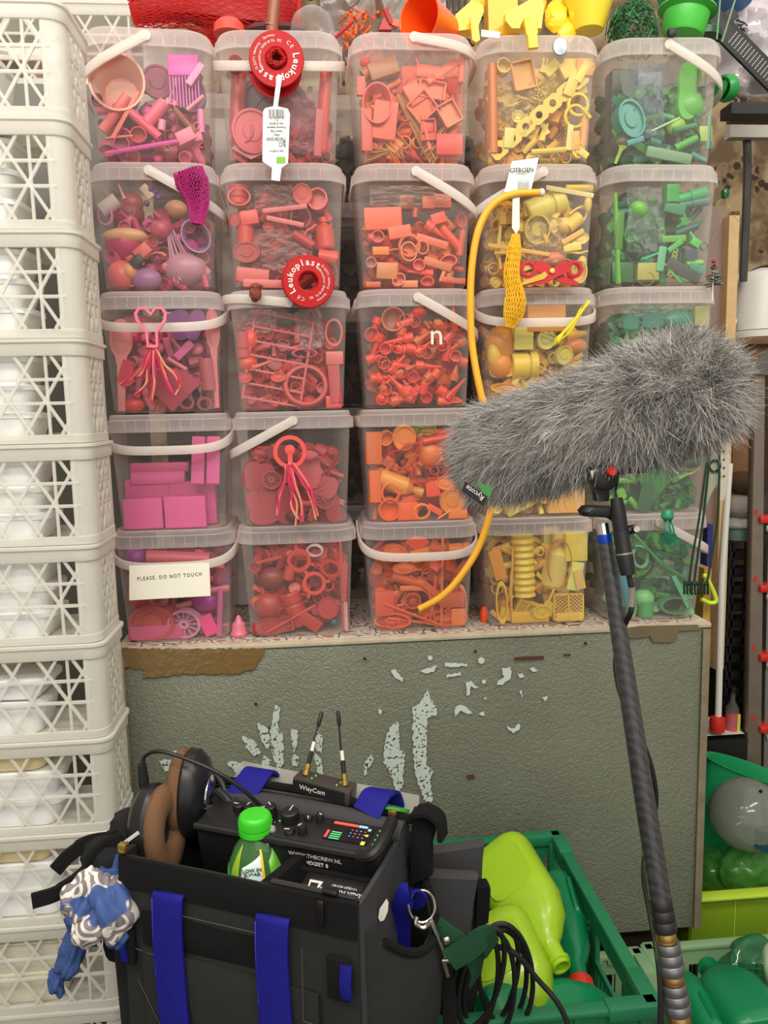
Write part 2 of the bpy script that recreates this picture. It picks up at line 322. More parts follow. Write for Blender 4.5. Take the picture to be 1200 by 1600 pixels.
# ---------------------------------------------------------------- stacked white crates on the left
m_cr = mat('milky_white_plastic', (240, 238, 230), .4, alpha=.6, trl=.3)
m_cr2 = mat('milky_plastic_thin', (240, 238, 230), .4, alpha=.55, trl=.3)
PW, PH, PD = .40, .1645, .14
def crate_parts():
    body = G(); r = .022
    # corner posts
    for sx, sy in ((1, -1), (-1, -1), (1, 1), (-1, 1)):
        pts = []
        for k in range(7):
            a = math.radians(90*k/6); pts.append((sx*(PW/2-r+r*math.cos(a)), sy*(PD/2-r+r*math.sin(a))))
        ex = [(pts[0][0], pts[0][1]-sy*.012)]; ey = [(pts[-1][0]-sx*.008, pts[-1][1])]
        path = ex+pts+ey
        body.add(ribbon([(x, y, PH/2) for x, y in path], (0, 0, 1), PH-.02, .0025))
    for z, w, e in ((PH-.013, .026, .002), (.008, .014, 0)):
        ring = rr(PW+e*2, PD+e*2, r, z, 6); body.add(ribbon([*ring, ring[0]], (0, 0, 1), w, .004))
    ring = rr(PW+.008, PD+.008, r, PH-.003, 6); body.add(ribbon([*ring, ring[0]], (0, 0, 1), .005, .006))
    body.add(box(PW-.01, PD-.01, .003, (0, 0, .004)))
    lat = G(); y = -PD/2; z0, z1 = .015, PH-.026; x0, x1 = -PW/2+.026, PW/2-.026; per = .056; h = (z1-z0)/2.5
    def bar(L, a, b, w=.0038, side=None): 
        L.add(ribbon([a, b], (0, 1, 0) if side is None else side, .004, w))
    for zz in (z0+h*1.0, z0+h*1.75): bar(lat, (x0-.008, y, zz), (x1+.008, y, zz), .004)
    bar(lat, (x1-.03, y, z0), (x1-.03, y, z1), .0035); bar(lat, (x1, y, z0), (x1, y, z1), .0035); bar(lat, (x0, y, z0), (x0, y, z1), .0035)
    H = z1-z0; k = -3
    while x0+k*per < x1+per:
        for s in (1, -1):
            xa, xb = x0+k*per, x0+k*per+s*H*.62; za, zb = z0, z1
            if s < 0: xa += per*.2; xb += per*.2
            def clip(xa, za, xb, zb):
                if xa == xb: return None
                t0, t1 = 0., 1.
                for bound, sg in ((x0, 1), (x1, -1)):
                    da = (xa-bound)*sg; db = (xb-bound)*sg
                    if da < 0 and db < 0: return None
                    if da < 0: t0 = max(t0, da/(da-db))
                    if db < 0: t1 = min(t1, da/(da-db))
                return (xa+(xb-xa)*t0, za+(zb-za)*t0, xa+(xb-xa)*t1, za+(zb-za)*t1) if t1-t0 > .03 else None
            c = clip(xa, za, xb, zb)
            if c: bar(lat, (c[0], y, c[1]), (c[2], y, c[3]))
        k += 1
    sd = G(); X = PW/2
    for zz in (z0+h*1.0, z0+h*1.75): bar(sd, (X, -PD/2+.03, zz), (X, PD/2-.03, zz), .004, (1, 0, 0))
    n = 3; yy0 = -PD/2+.03; st = (PD-.06)/n
    for i in range(n):
        for j, (a, b) in enumerate(((z0, z0+h), (z0+h, z0+h*1.75), (z0+h*1.75, z1))):
            bar(sd, (X, yy0+i*st, a), (X, yy0+(i+1)*st, b), .0035, (1, 0, 0)); bar(sd, (X, yy0+(i+1)*st, a), (X, yy0+i*st, b), .0035, (1, 0, 0))
        if i % 2 == 0: bar(sd, (X, yy0+i*st, z0), (X, yy0+i*st, z1), .0035, (1, 0, 0))
    return mesh(body, 'frame', m_cr), mesh(lat, 'front_lattice', m_cr), mesh(sd, 'side_lattice', m_cr2)
ORD = ['topmost', 'second', 'third', 'fourth', 'fifth', 'sixth', 'seventh', 'eighth', 'ninth', 'tenth', 'eleventh', 'twelfth', 'thirteenth']
cb, cl, cs_ = crate_parts()
m_tubs = [mat('white_tub', (232, 234, 232), .35), mat('white_paper', (236, 238, 238), .6), mat('cream_tub', (222, 206, 160), .5), mat('off_white_tub', (214, 210, 190), .5)]
ztop = 2.1135
def crate_items(i, x0, z0):
    """what lies inside a crate: (name, material, count)"""
    zb = z0+.007
    def tub(name, m, x, z, w, h, label, cat, d=.1, y=1.314, g_=None, rot=0):
        g = G(); rings = [rr(w*.88, d*.9, .02, -h/2), rr(w*.97, d*.97, .02, h/2-.008), rr(w, d, .022, h/2-.008), rr(w, d, .022, h/2)]
        g.add(loft(rings)); g.add(loft([rr(w*.93, d*.93, .02, h/2), rr(w*.9, d*.9, .02, h/2+.002)]))
        o = tag(g.build(name, m), label, cat, g_); o.location = (x, y+d/2, z+h/2); o.rotation_euler = (0, 0, math.radians(rot)); return o
    nm = ORD[i]
    if i == 0:
        tub('plastic_tub', m_tubs[0], x0-.03, zb, .26, .085, 'pale grey plastic tub standing low in the topmost clear crate', 'tub')
        g = G()
        for k in range(26):
            a = random.uniform(-.13, .1); g.add(tube([(x0+a, 1.33+random.uniform(0, .06), zb+.115+random.uniform(-.012, .025)), (x0+a+random.uniform(-.04, .04), 1.34+random.uniform(0, .06), zb+.12+random.uniform(-.012, .025))], .003, 5))
        tag(g.build('netting', mat('cream_net', (226, 220, 200), .6)), 'heap of cream plastic netting in the topmost clear crate', 'netting', kind='stuff')
        return
    if i in (1, 2, 3, 4, 5):
        h = .044; n = 3
        for k in range(n): tub('plastic_tub', m_tubs[0], x0-.035+i*.002, zb+k*(h+.0005), .3, h-.001, f'{["lowest", "middle", "uppermost"][k]} white plastic tub in the {nm} clear crate from the top', 'tub', g_=f'white tubs in the {nm} crate', rot=(i-3)*.4)
    elif i == 6:
        tub('plastic_tub', m_tubs[0], x0-.03, zb, .26, .055, 'white tub lying low in the seventh clear crate from the top', 'tub')
        tub('paper_stack', m_tubs[1], x0-.04, zb+.062, .29, .03, 'loose stack of white paper tilted in the seventh clear crate', 'paper', rot=-3)
    elif i in (7, 8):
        tub('cream_pack', m_tubs[2], x0-.04, zb+.1, .28, .03, f'cream pack on top in the {nm} clear crate from the top', 'pack')
        for k in range(2): tub('plastic_tub', m_tubs[1], x0-.035, zb+.048*k, .3, .046, f'{["lower", "upper"][k]} white tub in the {nm} clear crate from the top', 'tub', g_=f'white tubs in the {nm} crate')
    else:
        for k in range(2): tub('cream_tub', m_tubs[3], x0-.03, zb+.056*k, .28, .054, f'{["lower", "upper"][k]} cream tub in the {nm} clear crate from the top', 'tub', g_=f'cream tubs in the {nm} crate')
for i in range(12):
    z0 = ztop-PH*(i+1)
    if z0 < .13: break
    dx = [.0, -.002, .001, .0, .002, -.001, .001, .002, .0, .001, .0, 0][i]
    x0 = -.359-PW/2+dx-.001*i
    t = thing('plastic_crate', f'{ORD[i]} milky white lattice crate in the tall stack at the left edge', 'crate', (x0, 1.3+PD/2, z0), 'stacked milky crates at the left')
    for me, nm in ((cb, 'frame'), (cl, 'front_lattice'), (cs_, 'side_lattice')):
        o = bpy.data.objects.new(nm, me); COL.objects.link(o); o.parent = t
    crate_items(i, x0, z0)
    zlast = z0
g = G(); g.add(box(.38, .12, zlast-.002, (-.565, 1.37, zlast/2-.001)));
tag(g.build('plinth', mat('grey_plinth', (120, 118, 112), .7), None, 0), 'grey plinth below the stack of milky crates', 'plinth')
# further crates in the row behind, their tops showing above the first pink bucket
g = G(); g.add(box(.2, .25, 2.178, (-.51, 1.9, 1.089))); tag(g.build('plinth', mat('grey_plinth', (120, 118, 112), .7), None, 0), 'tall grey plinth behind the stack of milky crates', 'plinth')
for k in range(2):
    t = thing('plastic_crate', ['milky lattice crate showing above the top left pink bucket', 'milky lattice crate cut by the top edge behind the pink bucket'][k], 'crate', (-.50, 1.86, 2.179+k*PH))
    for me, nm in ((cb, 'frame'), (cl, 'front_lattice'), (cs_, 'side_lattice')):
        o = bpy.data.objects.new(nm, me); COL.objects.link(o); o.parent = t
# ---------------------------------------------------------------- small plastic pieces: one mesh per kind, shared by its copies
def sph(n=2): return ico(.5, n)
def star(n, a, b, w):
    return [((a if i % 2 == 0 else b)*math.cos(PI*i/n+PI/2), (a if i % 2 == 0 else b)*math.sin(PI*i/n+PI/2)) for i in range(2*n)]
HEART = [(0, -.5), (-.12, -.5), (-.12, -.12), (-.42, .2), (-.46, .36), (-.36, .48), (-.18, .48), (0, .3), (.18, .48), (.36, .48), (.46, .36), (.42, .2), (.12, -.12), (.12, -.5)]
def raf():
    g = G()
    for k in range(22):
        a = random.uniform(-.4, .4); b = random.uniform(-.3, .3)
        g.add(tube([(a*1.1, b, -.5+random.uniform(0, .1)), (a*.9, b, -.15), (a*.5, b*.6, .2), (a*.18, b*.3, .5)], .022, 4))
    return g
def knot():
    g = G()
    for k in range(46):
        a, b = random.uniform(0, 2*PI), random.uniform(0, PI); r = random.uniform(.25, .46); P = []
        for i in range(5):
            a += random.uniform(-.5, .5); b += random.uniform(-.4, .4); P.append((r*math.cos(a)*math.sin(b), r*math.sin(a)*math.sin(b), r*math.cos(b)))
        g.add(tube(P, .02, 4))
    return g
def mk(kind):
    g = G(); A = g.add
    if kind == 'tube': A(lathe([(.5, -.5), (.5, .5), (.38, .5), (.38, -.5)], 16, True))
    elif kind == 'rod': A(lathe([(.42, -.5), (.5, -.47), (.5, .47), (.42, .5)], 12))
    elif kind == 'nozzle': A(lathe([(.38, -.5), (.5, -.5), (.5, -.2), (.34, -.17), (.2, .1), (.12, .5), (.05, .5), (.2, -.15), (.38, -.2)], 14, True))
    elif kind == 'bottle': A(lathe([(.42, -.5), (.5, -.44), (.5, .12), (.3, .25), (.2, .28), (.2, .34), (.26, .34), (.26, .5)], 18))
    elif kind == 'jar': A(lathe([(.46, -.5), (.5, -.46), (.5, .1), (.44, .16), (.44, .2), (.52, .2), (.52, .46), (.48, .5)], 20))
    elif kind == 'cone': A(lathe([(.5, -.5), (.5, -.44), (.32, -.4), (.1, .5)], 16))
    elif kind == 'pen': A(lathe([(.35, -.5), (.5, -.48), (.5, .3), (.42, .32), (.12, .46), (.04, .5)], 12))
    elif kind == 'marker': A(lathe([(.4, -.5), (.4, -.05), (.5, -.05), (.5, .46), (.42, .5)], 14))
    elif kind == 'strip': A(box(1, .35, 1, b=.06))
    elif kind == 'slab': A(box(1, .8, 1, b=.05))
    elif kind == 'peg': A(prism([(-.5, -.5), (.5, -.5), (.35, .1), (.42, .5), (.1, .5), (.04, 0), (-.04, 0), (-.1, .5), (-.42, .5), (-.35, .1)], .6), FACE)
    elif kind == 'spoon':
        P = [(.5*math.sin(a)*(1 if math.cos(a) > -.7 else .9), .28+.22*math.cos(a)) for a in [2*PI*i/20 for i in range(-8, 9)]]
        P = P[::-1]+[(-.18, -.02), (-.15, -.5), (.15, -.5), (.18, -.02)]; A(prism(P, .3), FACE)
        A(ico(.5, 2, (.82, .5, .38)), Tm(0, -.06, .28))
    elif kind == 'holes':
        for i in range(7):
            z = -.5+(i+.5)/7; P = []; Q = []
            for k in range(16):
                a = 2*PI*k/16+PI/16; c_, s_ = math.cos(a), math.sin(a); q = .5/max(abs(c_), abs(s_)); P.append((q*c_, z+q*s_/7)); Q.append((.24*c_, z+.03*s_))
            A(loft([[(x, y, -.15) for x, y in P], [(x, y, .15) for x, y in P], [(x, y, .15) for x, y in Q], [(x, y, -.15) for x, y in Q], [(x, y, -.15) for x, y in P]], False), FACE)
    elif kind == 'rack':
        for x in (-.48, .48): A(tube([(x, 0, -.5), (x, 0, .5)], .02, 6))
        for i in range(7):
            z = -.48+i*.16; A(tube([(-.48, 0, z), (.48, 0, z)], .012, 5))
            for k in range(7): A(tube([(-.4+k*.13, 0, z), (-.4+k*.13, -.02, z+.03)], .009, 4))
    elif kind == 'comb':
        A(box(.4, .3, 1, (-.3, 0, 0), .04))
        for i in range(10): A(box(.6, .2, .035, (.2, 0, -.46+i*.102)))
    elif kind == 'arc': A(tube([(.5*math.cos(a)-.0, 0, .5*math.sin(a)) for a in [PI*(.5+i/14) for i in range(15)]], .07, 7))
    elif kind == 'hook': A(tube(curve([(.3, 0, .5), (.3, 0, .1), (.1, 0, -.1), (-.1, 0, -.5)], 5), .12, 7))
    elif kind == 'raffia': return raf()
    elif kind == 'plier':
        A(hollow([(.46*math.cos(a)*.5-.26, .24*math.sin(a)-.26) for a in [2*PI*i/14 for i in range(14)]], .3, .08), FACE)
        A(hollow([(.46*math.cos(a)*.5+.26, .24*math.sin(a)-.26) for a in [2*PI*i/14 for i in range(14)]], .3, .08), FACE)
        A(prism([(-.2, -.05), (.1, -.08), (.22, .5), (.1, .5)], .3), FACE); A(prism([(.2, -.05), (-.1, -.08), (-.22, .5), (-.1, .5)], .3), FACE)
    # kinds that show their face to the front
    elif kind == 'cap': A(lathe([(0, -.5), (.44, -.5), (.5, -.42), (.5, .5), (.43, .5), (.41, -.2), (0, -.2)], 20), FACE)
    elif kind == 'disc': A(lathe([(0, -.5), (.5, -.5), (.5, .5), (.44, .5), (.42, .3), (.24, .3), (.22, .42), (0, .42)], 22), FACE)
    elif kind == 'ring': A(lathe([(.5, -.4), (.5, .4), (.46, .5), (.40, .5), (.38, .4), (.38, -.4)], 26, True), FACE)
    elif kind == 'lugring':
        A(lathe([(.4, -.4), (.4, .4), (.28, .4), (.28, -.4)], 24, True), FACE)
        for a in (20, 140, 260): A(box(.2, .5, .1, (.44, 0, 0)), Matrix.Rotation(math.radians(a), 4, 'Y'))
    elif kind == 'hoop': A(lathe([(.5, -.4), (.5, .4), (.46, .4), (.46, -.4)], 32, True), FACE)
    elif kind == 'ball': A(sph(3))
    elif kind == 'dome': A(lathe([(0, .5), (.2, .45), (.38, .28), (.48, 0), (.5, -.3), (.44, -.3), (.4, -.1), (.2, .3), (0, .35)], 22), FACE)
    elif kind == 'wheel':
        A(lathe([(.5, -.5), (.5, .5), (.43, .5), (.43, -.5)], 26, True), FACE); A(lathe([(.16, -.5), (.16, .5), (.06, .5), (.06, -.2)], 16), FACE)
        A(lathe([(.45, -.5), (.45, -.3)], 26), FACE)
        for i in range(12): A(box(.3, .8, .03, (.29, 0, 0)), Matrix.Rotation(2*PI*i/12, 4, 'Y'))
    elif kind == 'box': A(box(1, 1, 1, b=.04))
    elif kind == 'tray':
        A(box(1, .15, 1, (0, .42, 0)))
        for x, z, w, h in ((-.47, 0, .06, 1), (.47, 0, .06, 1), (0, .47, 1, .06), (0, -.47, 1, .06)): A(box(w, 1, h, (x, 0, z)))
    elif kind == 'gridbox':
        A(box(1, .1, 1, (0, .45, 0)))
        for x, z, w, h in ((-.48, 0, .05, 1), (.48, 0, .05, 1), (0, .48, 1, .05), (0, -.48, 1, .05), (0, 0, .05, 1)): A(box(w, 1, h, (x, 0, z)))
        for s in (-1, 1):
            for k in range(-7, 8):
                xa, xb = k*.14-.24*s*2, k*.14+.24*s*2; za, zb = -.48, .48
                if max(xa, xb) < -.48 or min(xa, xb) > .48: continue
                def cl_(x): return max(-.48, min(.48, x))
                t = lambda x: za+(zb-za)*(x-xa)/(xb-xa)
                a, b = cl_(xa), cl_(xb)
                if abs(a-b) > .05: A(tube([(a, -.45, t(a)), (b, -.45, t(b))], .014, 4))
    elif kind == 'heart': A(hollow(HEART, .5, .07), FACE)
    elif kind == 'star': A(prism(star(5, .5, .22, 1), .5), FACE)
    elif kind == 'starring': A(hollow(star(5, .5, .25, 1), .5, .05), FACE)
    elif kind == 'cup': A(lathe([(0, -.5), (.3, -.5), (.33, -.46), (.48, .46), (.5, .5), (.46, .5), (.3, -.4), (0, -.42)], 28), FACE)
    elif kind == 'cutter':
        P = [((.42+.09*math.sin(5*a)+.05*math.sin(3*a+1))*math.cos(a), (.36+.1*math.sin(3*a))*math.sin(a)) for a in [2*PI*i/34 for i in range(34)]]; A(hollow(P, 1, .025), FACE)
    elif kind == 'leaf': A(prism([(.5*math.cos(a)*(.6+.4*abs(math.sin(a))), .5*math.sin(a)) for a in [2*PI*i/22 for i in range(22)]], .3), FACE)
    elif kind == 'fan':
        A(prism([(0, -.5)]+[(.62*math.sin(math.radians(a)), -.5+1.0*math.cos(math.radians(a))*(1 if i % 2 else .96)) for i, a in enumerate(range(52, -53, -6))], .3), FACE)
    elif kind == 'scoop': A(ico(.5, 3, (1, .7, 1))); A(box(.2, .3, .7, (.3, 0, -.45), .05))
    elif kind == 'knot': return knot()
    elif kind == 'coil':
        A(tube([( .5*math.cos(a), -.5+a/50, .5*math.sin(a)) for a in [i*.35 for i in range(120)]], .035, 6))
    elif kind == 'accordion': A(lathe([(.42 if i % 2 else .5, -.5+i/18) for i in range(19)], 20))
    elif kind == 'bear': A(sph(2), Tm(0, 0, .0)); 
    elif kind == 'twig':
        for k in range(5):
            a = random.uniform(-.4, .4); A(tube([(0, 0, -.5+k*.16), (a, random.uniform(-.2, .2), -.3+k*.16)], .07, 5))
        A(tube([(0, 0, -.5), (0, 0, .5)], .08, 5))
    elif kind == 'bag':
        n = 14; v = []; f = []
        for j in range(n+1):
            for i in range(n+1):
                x, z = i/n-.5, j/n-.5; v.append((x, noise.noise(Vector((x*5, z*5, 3)))*.5+noise.noise(Vector((x*13, z*13, 7)))*.3, z*(1-.15*abs(x))))
        for j in range(n):
            for i in range(n): q = j*(n+1)+i; f.append((q, q+1, q+n+2, q+n+1))
        A((v, f))
    return g
KM = {}
m_dummy = mat('plain_plastic', (200, 200, 200))
def kmesh(kind):
    if kind not in KM: KM[kind] = mesh(mk(kind), kind, m_dummy, 30 if kind not in ('bag', 'holes') else 0)
    return KM[kind]
NAMES = dict(tube='plastic_tube', rod='plastic_rod', nozzle='nozzle', bottle='small_bottle', jar='small_jar', cone='plastic_cone', pen='pen', marker='marker_pen', strip='plastic_strip', slab='plastic_slab', peg='clothes_peg', spoon='spoon',
 holes='perforated_strip', rack='plastic_grid', comb='comb', arc='plastic_arch', hook='plastic_hook', raffia='raffia_bundle', plier='toy_scissors', cap='bottle_cap', disc='plastic_disc', ring='plastic_ring', lugring='lugged_ring', hoop='thin_hoop', ball='plastic_ball',
 dome='plastic_dome', wheel='spoked_wheel', box='plastic_block', tray='open_tray', gridbox='lattice_box', heart='heart_cutter', star='star_shape', starring='star_cutter', cup='plastic_cup', cutter='cookie_cutter', leaf='leaf_shape', fan='scalloped_scraper', scoop='scoop', knot='net_clump', coil='spiral_coil',
 accordion='bellows_bottle', twig='twig_piece', bag='added_glint_bag', bear='ball')  # bag: crinkled clear sheet added in several buckets to create highlights
NOUN = {k: v.replace('_', ' ') for k, v in NAMES.items()}
STICK = {'tube', 'rod', 'nozzle', 'bottle', 'jar', 'cone', 'pen', 'marker', 'strip', 'slab', 'peg', 'spoon', 'holes', 'rack', 'comb', 'arc', 'hook', 'raffia', 'plier', 'accordion', 'twig'}
FLAT = {'strip': .35, 'slab': .6, 'peg': .5, 'spoon': .35, 'holes': .3, 'comb': .3, 'rack': .15, 'plier': .3}
def pmat(hexs, alpha=1.0):
    rgb = tuple(int(hexs[i:i+2], 16) for i in (0, 2, 4))
    rgb = tuple(255*max(0, v/255)**1.22*.98 for v in rgb)
    return mat('plastic_'+hexs+('' if alpha == 1 else '_clear'), rgb, .38, alpha=alpha)
def place(kind, M, m, label, cat='toy', group=None, name=None):
    o = bpy.data.objects.new(name or NAMES[kind], kmesh(kind)); COL.objects.link(o); o.matrix_world = M
    o.material_slots[0].link = 'OBJECT'; o.material_slots[0].material = m
    tag(o, label, cat, group); return o
# ---------------------------------------------------------------- buckets
DY = 1.513; BP = .2255; BW = .236
m_body = mat('clear_milky_bucket', (240, 232, 226), .2, alpha=.06, spec=.6)
m_lid = mat('clear_milky_lid', (250, 240, 236), .28, alpha=.26, trl=.25)
m_hand = mat('milky_handle', (238, 230, 222), .35, alpha=.6, trl=.2)
def bucket_meshes():
    g = G()
    R = [rr(.186, .186, .028, .002), rr(.199, .199, .032, .008), rr(.220, .220, .038, .192), rr(.220, .220, .038, .2)]
    v, f = loft(R, False); g.add((v, f+[tuple(range(28))[::-1]])); body = mesh(g, 'body', m_body)
    g = G(); R = [rr(BW-.002, BW-.002, .048, .1905), rr(BW+.001, BW+.001, .05, .1915), rr(BW, BW, .05, .193), rr(BW-.005, BW-.005, .048, .213), rr(BW-.012, BW-.012, .046, .215), rr(BW-.014, BW-.014, .045, .2215), rr(BW-.018, BW-.018, .044, .2245), rr(BW-.026, BW-.026, .04, .2240), rr(BW-.034, BW-.034, .038, .2215)]
    v, f = loft(R, False); f.append(tuple(len(R)*28-28+i for i in range(28))); g.add((v, f))
    lid = mesh(g, 'lid', m_lid)
    g = G()
    for s in range(4):
        for k in range(8):
            a = -.074+k*.0205
            g.add(box(.0009, .0014, .018, (a, -(BW/2)-.0002+.0016, .203)), Rz(90*s))
    rib = mesh(g, 'lid_rib', m_lid, 0)
    return body, lid, rib
bk_body, bk_lid, bk_rib = bucket_meshes()
def handle(o, pose, parent_mat):
    hang, dr, z0 = {'front': (0, .05, .207), 'left': (-90, .066, .207), 'right': (90, .07, .207), 'flatleft': (-90, -.012, .2), 'flatright': (90, .02, .212), 'front_low': (0, .058, .205)}[pose]
    pts = []; 
    for i in range(33):
        t = -PI/2+PI*i/32; s, c = math.sin(t), math.cos(t)
        x = .1215*math.copysign(abs(s)**.55, s); y = -.127*abs(c)**.5
        pts.append((x, y, z0-dr*(-y/.127)))
    R_ = Rz(hang); pts = [tuple(R_ @ Vector(p)) for p in pts]
    g = G(); g.add(ribbon(pts, (0, 0, 1), .0165, .0035))
    for p in (pts[0], pts[-1]): g.add(lathe([(.009, -.002), (.009, .002)], 14), Tm(*(Vector(p)*1.0)) @ (Matrix.Rotation(PI/2, 4, 'Y') if pose.startswith('front') else Matrix.Rotation(PI/2, 4, 'X')))
    h = bpy.data.objects.new('handle', mesh(g, 'handle', m_hand)); COL.objects.link(h); h.parent = o
CXS = {1: -.281, 2: -.042, 3: .203, 4: .444, 5: .687}
ZL = {1: 2.1777, 2: 1.9513, 3: 1.7249, 4: 1.4999, 5: 1.2796}
CN = {1: 'pink', 2: 'red', 3: 'orange', 4: 'yellow', 5: 'green'}
RN = {1: 'top', 2: 'second', 3: 'third', 4: 'fourth', 5: 'bottom'}
POSE = {(1, 1): 'left', (2, 1): 'right', (3, 1): 'front', (4, 1): 'front', (5, 1): 'front', (1, 2): 'front', (3, 2): 'flatleft', (4, 2): 'left', (1, 3): 'flatright', (2, 3): 'right', (5, 3): 'front', (2, 4): 'left', (3, 4): 'front', (1, 5): 'right', (5, 5): 'right', (3, 3): 'right'}
def bdesc(r, c): return f'{RN[r]} {CN[c]} bucket'
BK = {}
for r in range(1, 6):
    for c in range(1, 6):
        z = ZL[r]-BP
        if r == 5: z = CZ1+.0012
        o = thing('storage_bucket', f'clear square lidded bucket of {CN[c]} plastic bits, ' + {1: 'topmost', 2: 'second from the top', 3: 'middle one', 4: 'fourth from the top', 5: 'lowest'}[r] + f' in the {CN[c]} stack', 'bucket', (CXS[c], DY+BW/2, z), 'clear buckets sorted by colour')
        o.rotation_euler = (0, 0, math.radians({(1, 1): 4, (1, 5): -3, (1, 4): -2}.get((r, c), random.uniform(-1.2, 1.2))))
        BK[(r, c)] = o
        for me, nm in ((bk_body, 'body'), (bk_lid, 'lid')):
            q = bpy.data.objects.new(nm, me); COL.objects.link(q); q.parent = o
            if nm == 'lid': w = bpy.data.objects.new('lid_rib', bk_rib); COL.objects.link(w); w.parent = q; w['kind'] = 'stuff'
        if (r, c) in POSE: handle(o, POSE[(r, c)], None)
# ---- contents. stick kinds: kind x1 y1 x2 y2 width colour ; face kinds: kind cx cy w h turn colour ; then |label of its own ; a leading digit pushes it back
C = {}
C[1, 1] = '''cup 177 113 78 82 0 e8b49a .06|pale salmon pink plastic cup lying open to the front in the top pink bucket
comb 264 128 312 128 72 e85ac0|bright magenta comb standing upright in the top pink bucket
1disc 246 128 44 44 0 b05070
1tube 282 170 300 110 34 c060b0
tube 160 205 200 150 16 ec8080|salmon tube leaning against the pink cup in the top pink bucket
strip 176 216 216 143 6 f08070
tube 200 172 250 215 13 f06a88|deep pink tube slanting down to the right in the top pink bucket
tube 230 192 258 160 19 f07890|wide rose tube tilted up in the top pink bucket
cap 153 157 17 17 0 c04870
tube 152 172 178 170 14 f08aa0
tube 252 204 254 188 11 e8a0b8
rod 272 170 308 210 9 a86850|brown stick among the pink tubes in the top pink bucket
tube 319 172 320 208 11 e090b8|short mauve tube standing at the right side of the top pink bucket
star 262 159 12 12 10 e890a0
star 273 162 12 12 30 e890a0
box 291 215 26 18 25 e88aa0
box 310 215 12 12 10 e87898
cap 190 226 22 22 0 c84880
rod 165 240 278 221 7 e868b8|long magenta rod lying at the foot of the top pink bucket
cap 217 212 24 22 20 d84858
arc 180 212 204 212 20 e05080
rod 165 216 208 212 3 e8a880
cap 168 236 22 16 0 d84070
cap 261 232 9 9 0 d09090
ring 308 198 11 11 0 d88878
cap 323 230 7 7 0 c04060
tube 296 172 322 150 6 e8a0b0
1cap 228 135 18 18 0 904058
strip 300 132 322 100 10 f0a0c8
cap 160 195 12 12 0 804050
1disc 300 150 40 50 0 9a6080'''
C[2, 1] = '''1ball 200 335 48 42 0 a85060|dark rose flip-top container in the second pink bucket
1cap 202 333 22 20 0 c07078
1ball 206 310 32 32 0 b86868
ball 182 382 56 50 0 c83c74|round crimson ball in the second pink bucket
dome 182 368 66 24 0 e8b890 .03|peach rim lying over the crimson ball in the second pink bucket
ball 180 430 40 44 0 e87878|salmon capsule with an eye at the foot of the second pink bucket
ball 203 424 22 24 0 e0a878
ball 201 424 7 7 0 302028
ball 229 437 46 34 0 b080a8|mauve ball at the foot of the second pink bucket
ball 253 358 34 30 0 d0607c
cup 312 373 50 40 -60 c8a0c8|lilac plastic cup lying in the second pink bucket
raffia 292 440 262 350 40 dcb0c0|bundle of pale pink fibres in the second pink bucket
1ball 275 328 34 28 0 e0b090
strip 222 288 238 306 12 d8c0b0
ball 236 296 8 8 0 7a50a8
ball 242 301 8 8 0 7a50a8
ball 247 308 7 7 0 8a60b0
ball 251 306 6 6 0 8a60b0
ball 229 318 9 9 0 604080
box 224 394 24 17 40 e07060
box 215 408 20 12 40 302028
arc 224 414 258 400 20 e08070
ball 290 420 66 50 0 c898a8
1dome 302 432 50 40 0 d8a0b8
cone 194 300 184 275 8 d8a090
tube 158 330 182 312 22 d8c8c4
ring 163 338 22 28 0 d090b0
rod 240 330 250 340 4 c87070'''
C[3, 1] = '''spoon 182 643 180 498 34 eb9a9c|long salmon pink spoon standing at the left in the third pink bucket
leaf 197 583 36 40 0 d84a66|raspberry shaped crimson piece in the third pink bucket
fan 268 610 88 66 0 b84a64|crimson scalloped scraper at the foot of the third pink bucket
plier 306 645 308 600 52 98504e|brown plastic scissors in the third pink bucket
1ball 200 500 70 50 0 c06878
1ball 214 545 52 64 0 b04a98
ball 210 640 30 22 0 e05a50
spoon 340 640 330 478 22 d88088
strip 275 560 300 535 12 d868a0
rod 262 560 292 578 7 e08090
rod 268 530 286 552 8 c05878
leaf 282 500 50 44 20 8a4a90
leaf 305 508 34 46 -20 9a5a9a
1ball 318 575 44 60 0 b04a58
tube 322 560 328 610 24 b86068
knot 262 490 30 30 0 c8b0c0
rod 214 622 222 560 9 c86888'''
C[4, 1] = '''1box 228 790 72 70 0 e065a4|large pink block at the lower left of the fourth pink bucket
1box 304 794 70 66 0 e065a4|large pink block at the lower right of the fourth pink bucket
0box 225 808 58 46 1 e66cab .02|square pink block standing in front at the left in the fourth pink bucket
0box 291 808 62 48 0 e66cab .02|square pink block standing in front at the right in the fourth pink bucket
1box 248 746 80 18 0 e66cab|flat pink block lying on the larger blocks in the fourth pink bucket
1box 250 730 86 14 0 d86098
slab 311 682 309 756 20 e66cab|upright pink slab second from the right in the fourth pink bucket
slab 334 682 333 756 20 e66cab|upright pink slab against the right wall of the fourth pink bucket'''
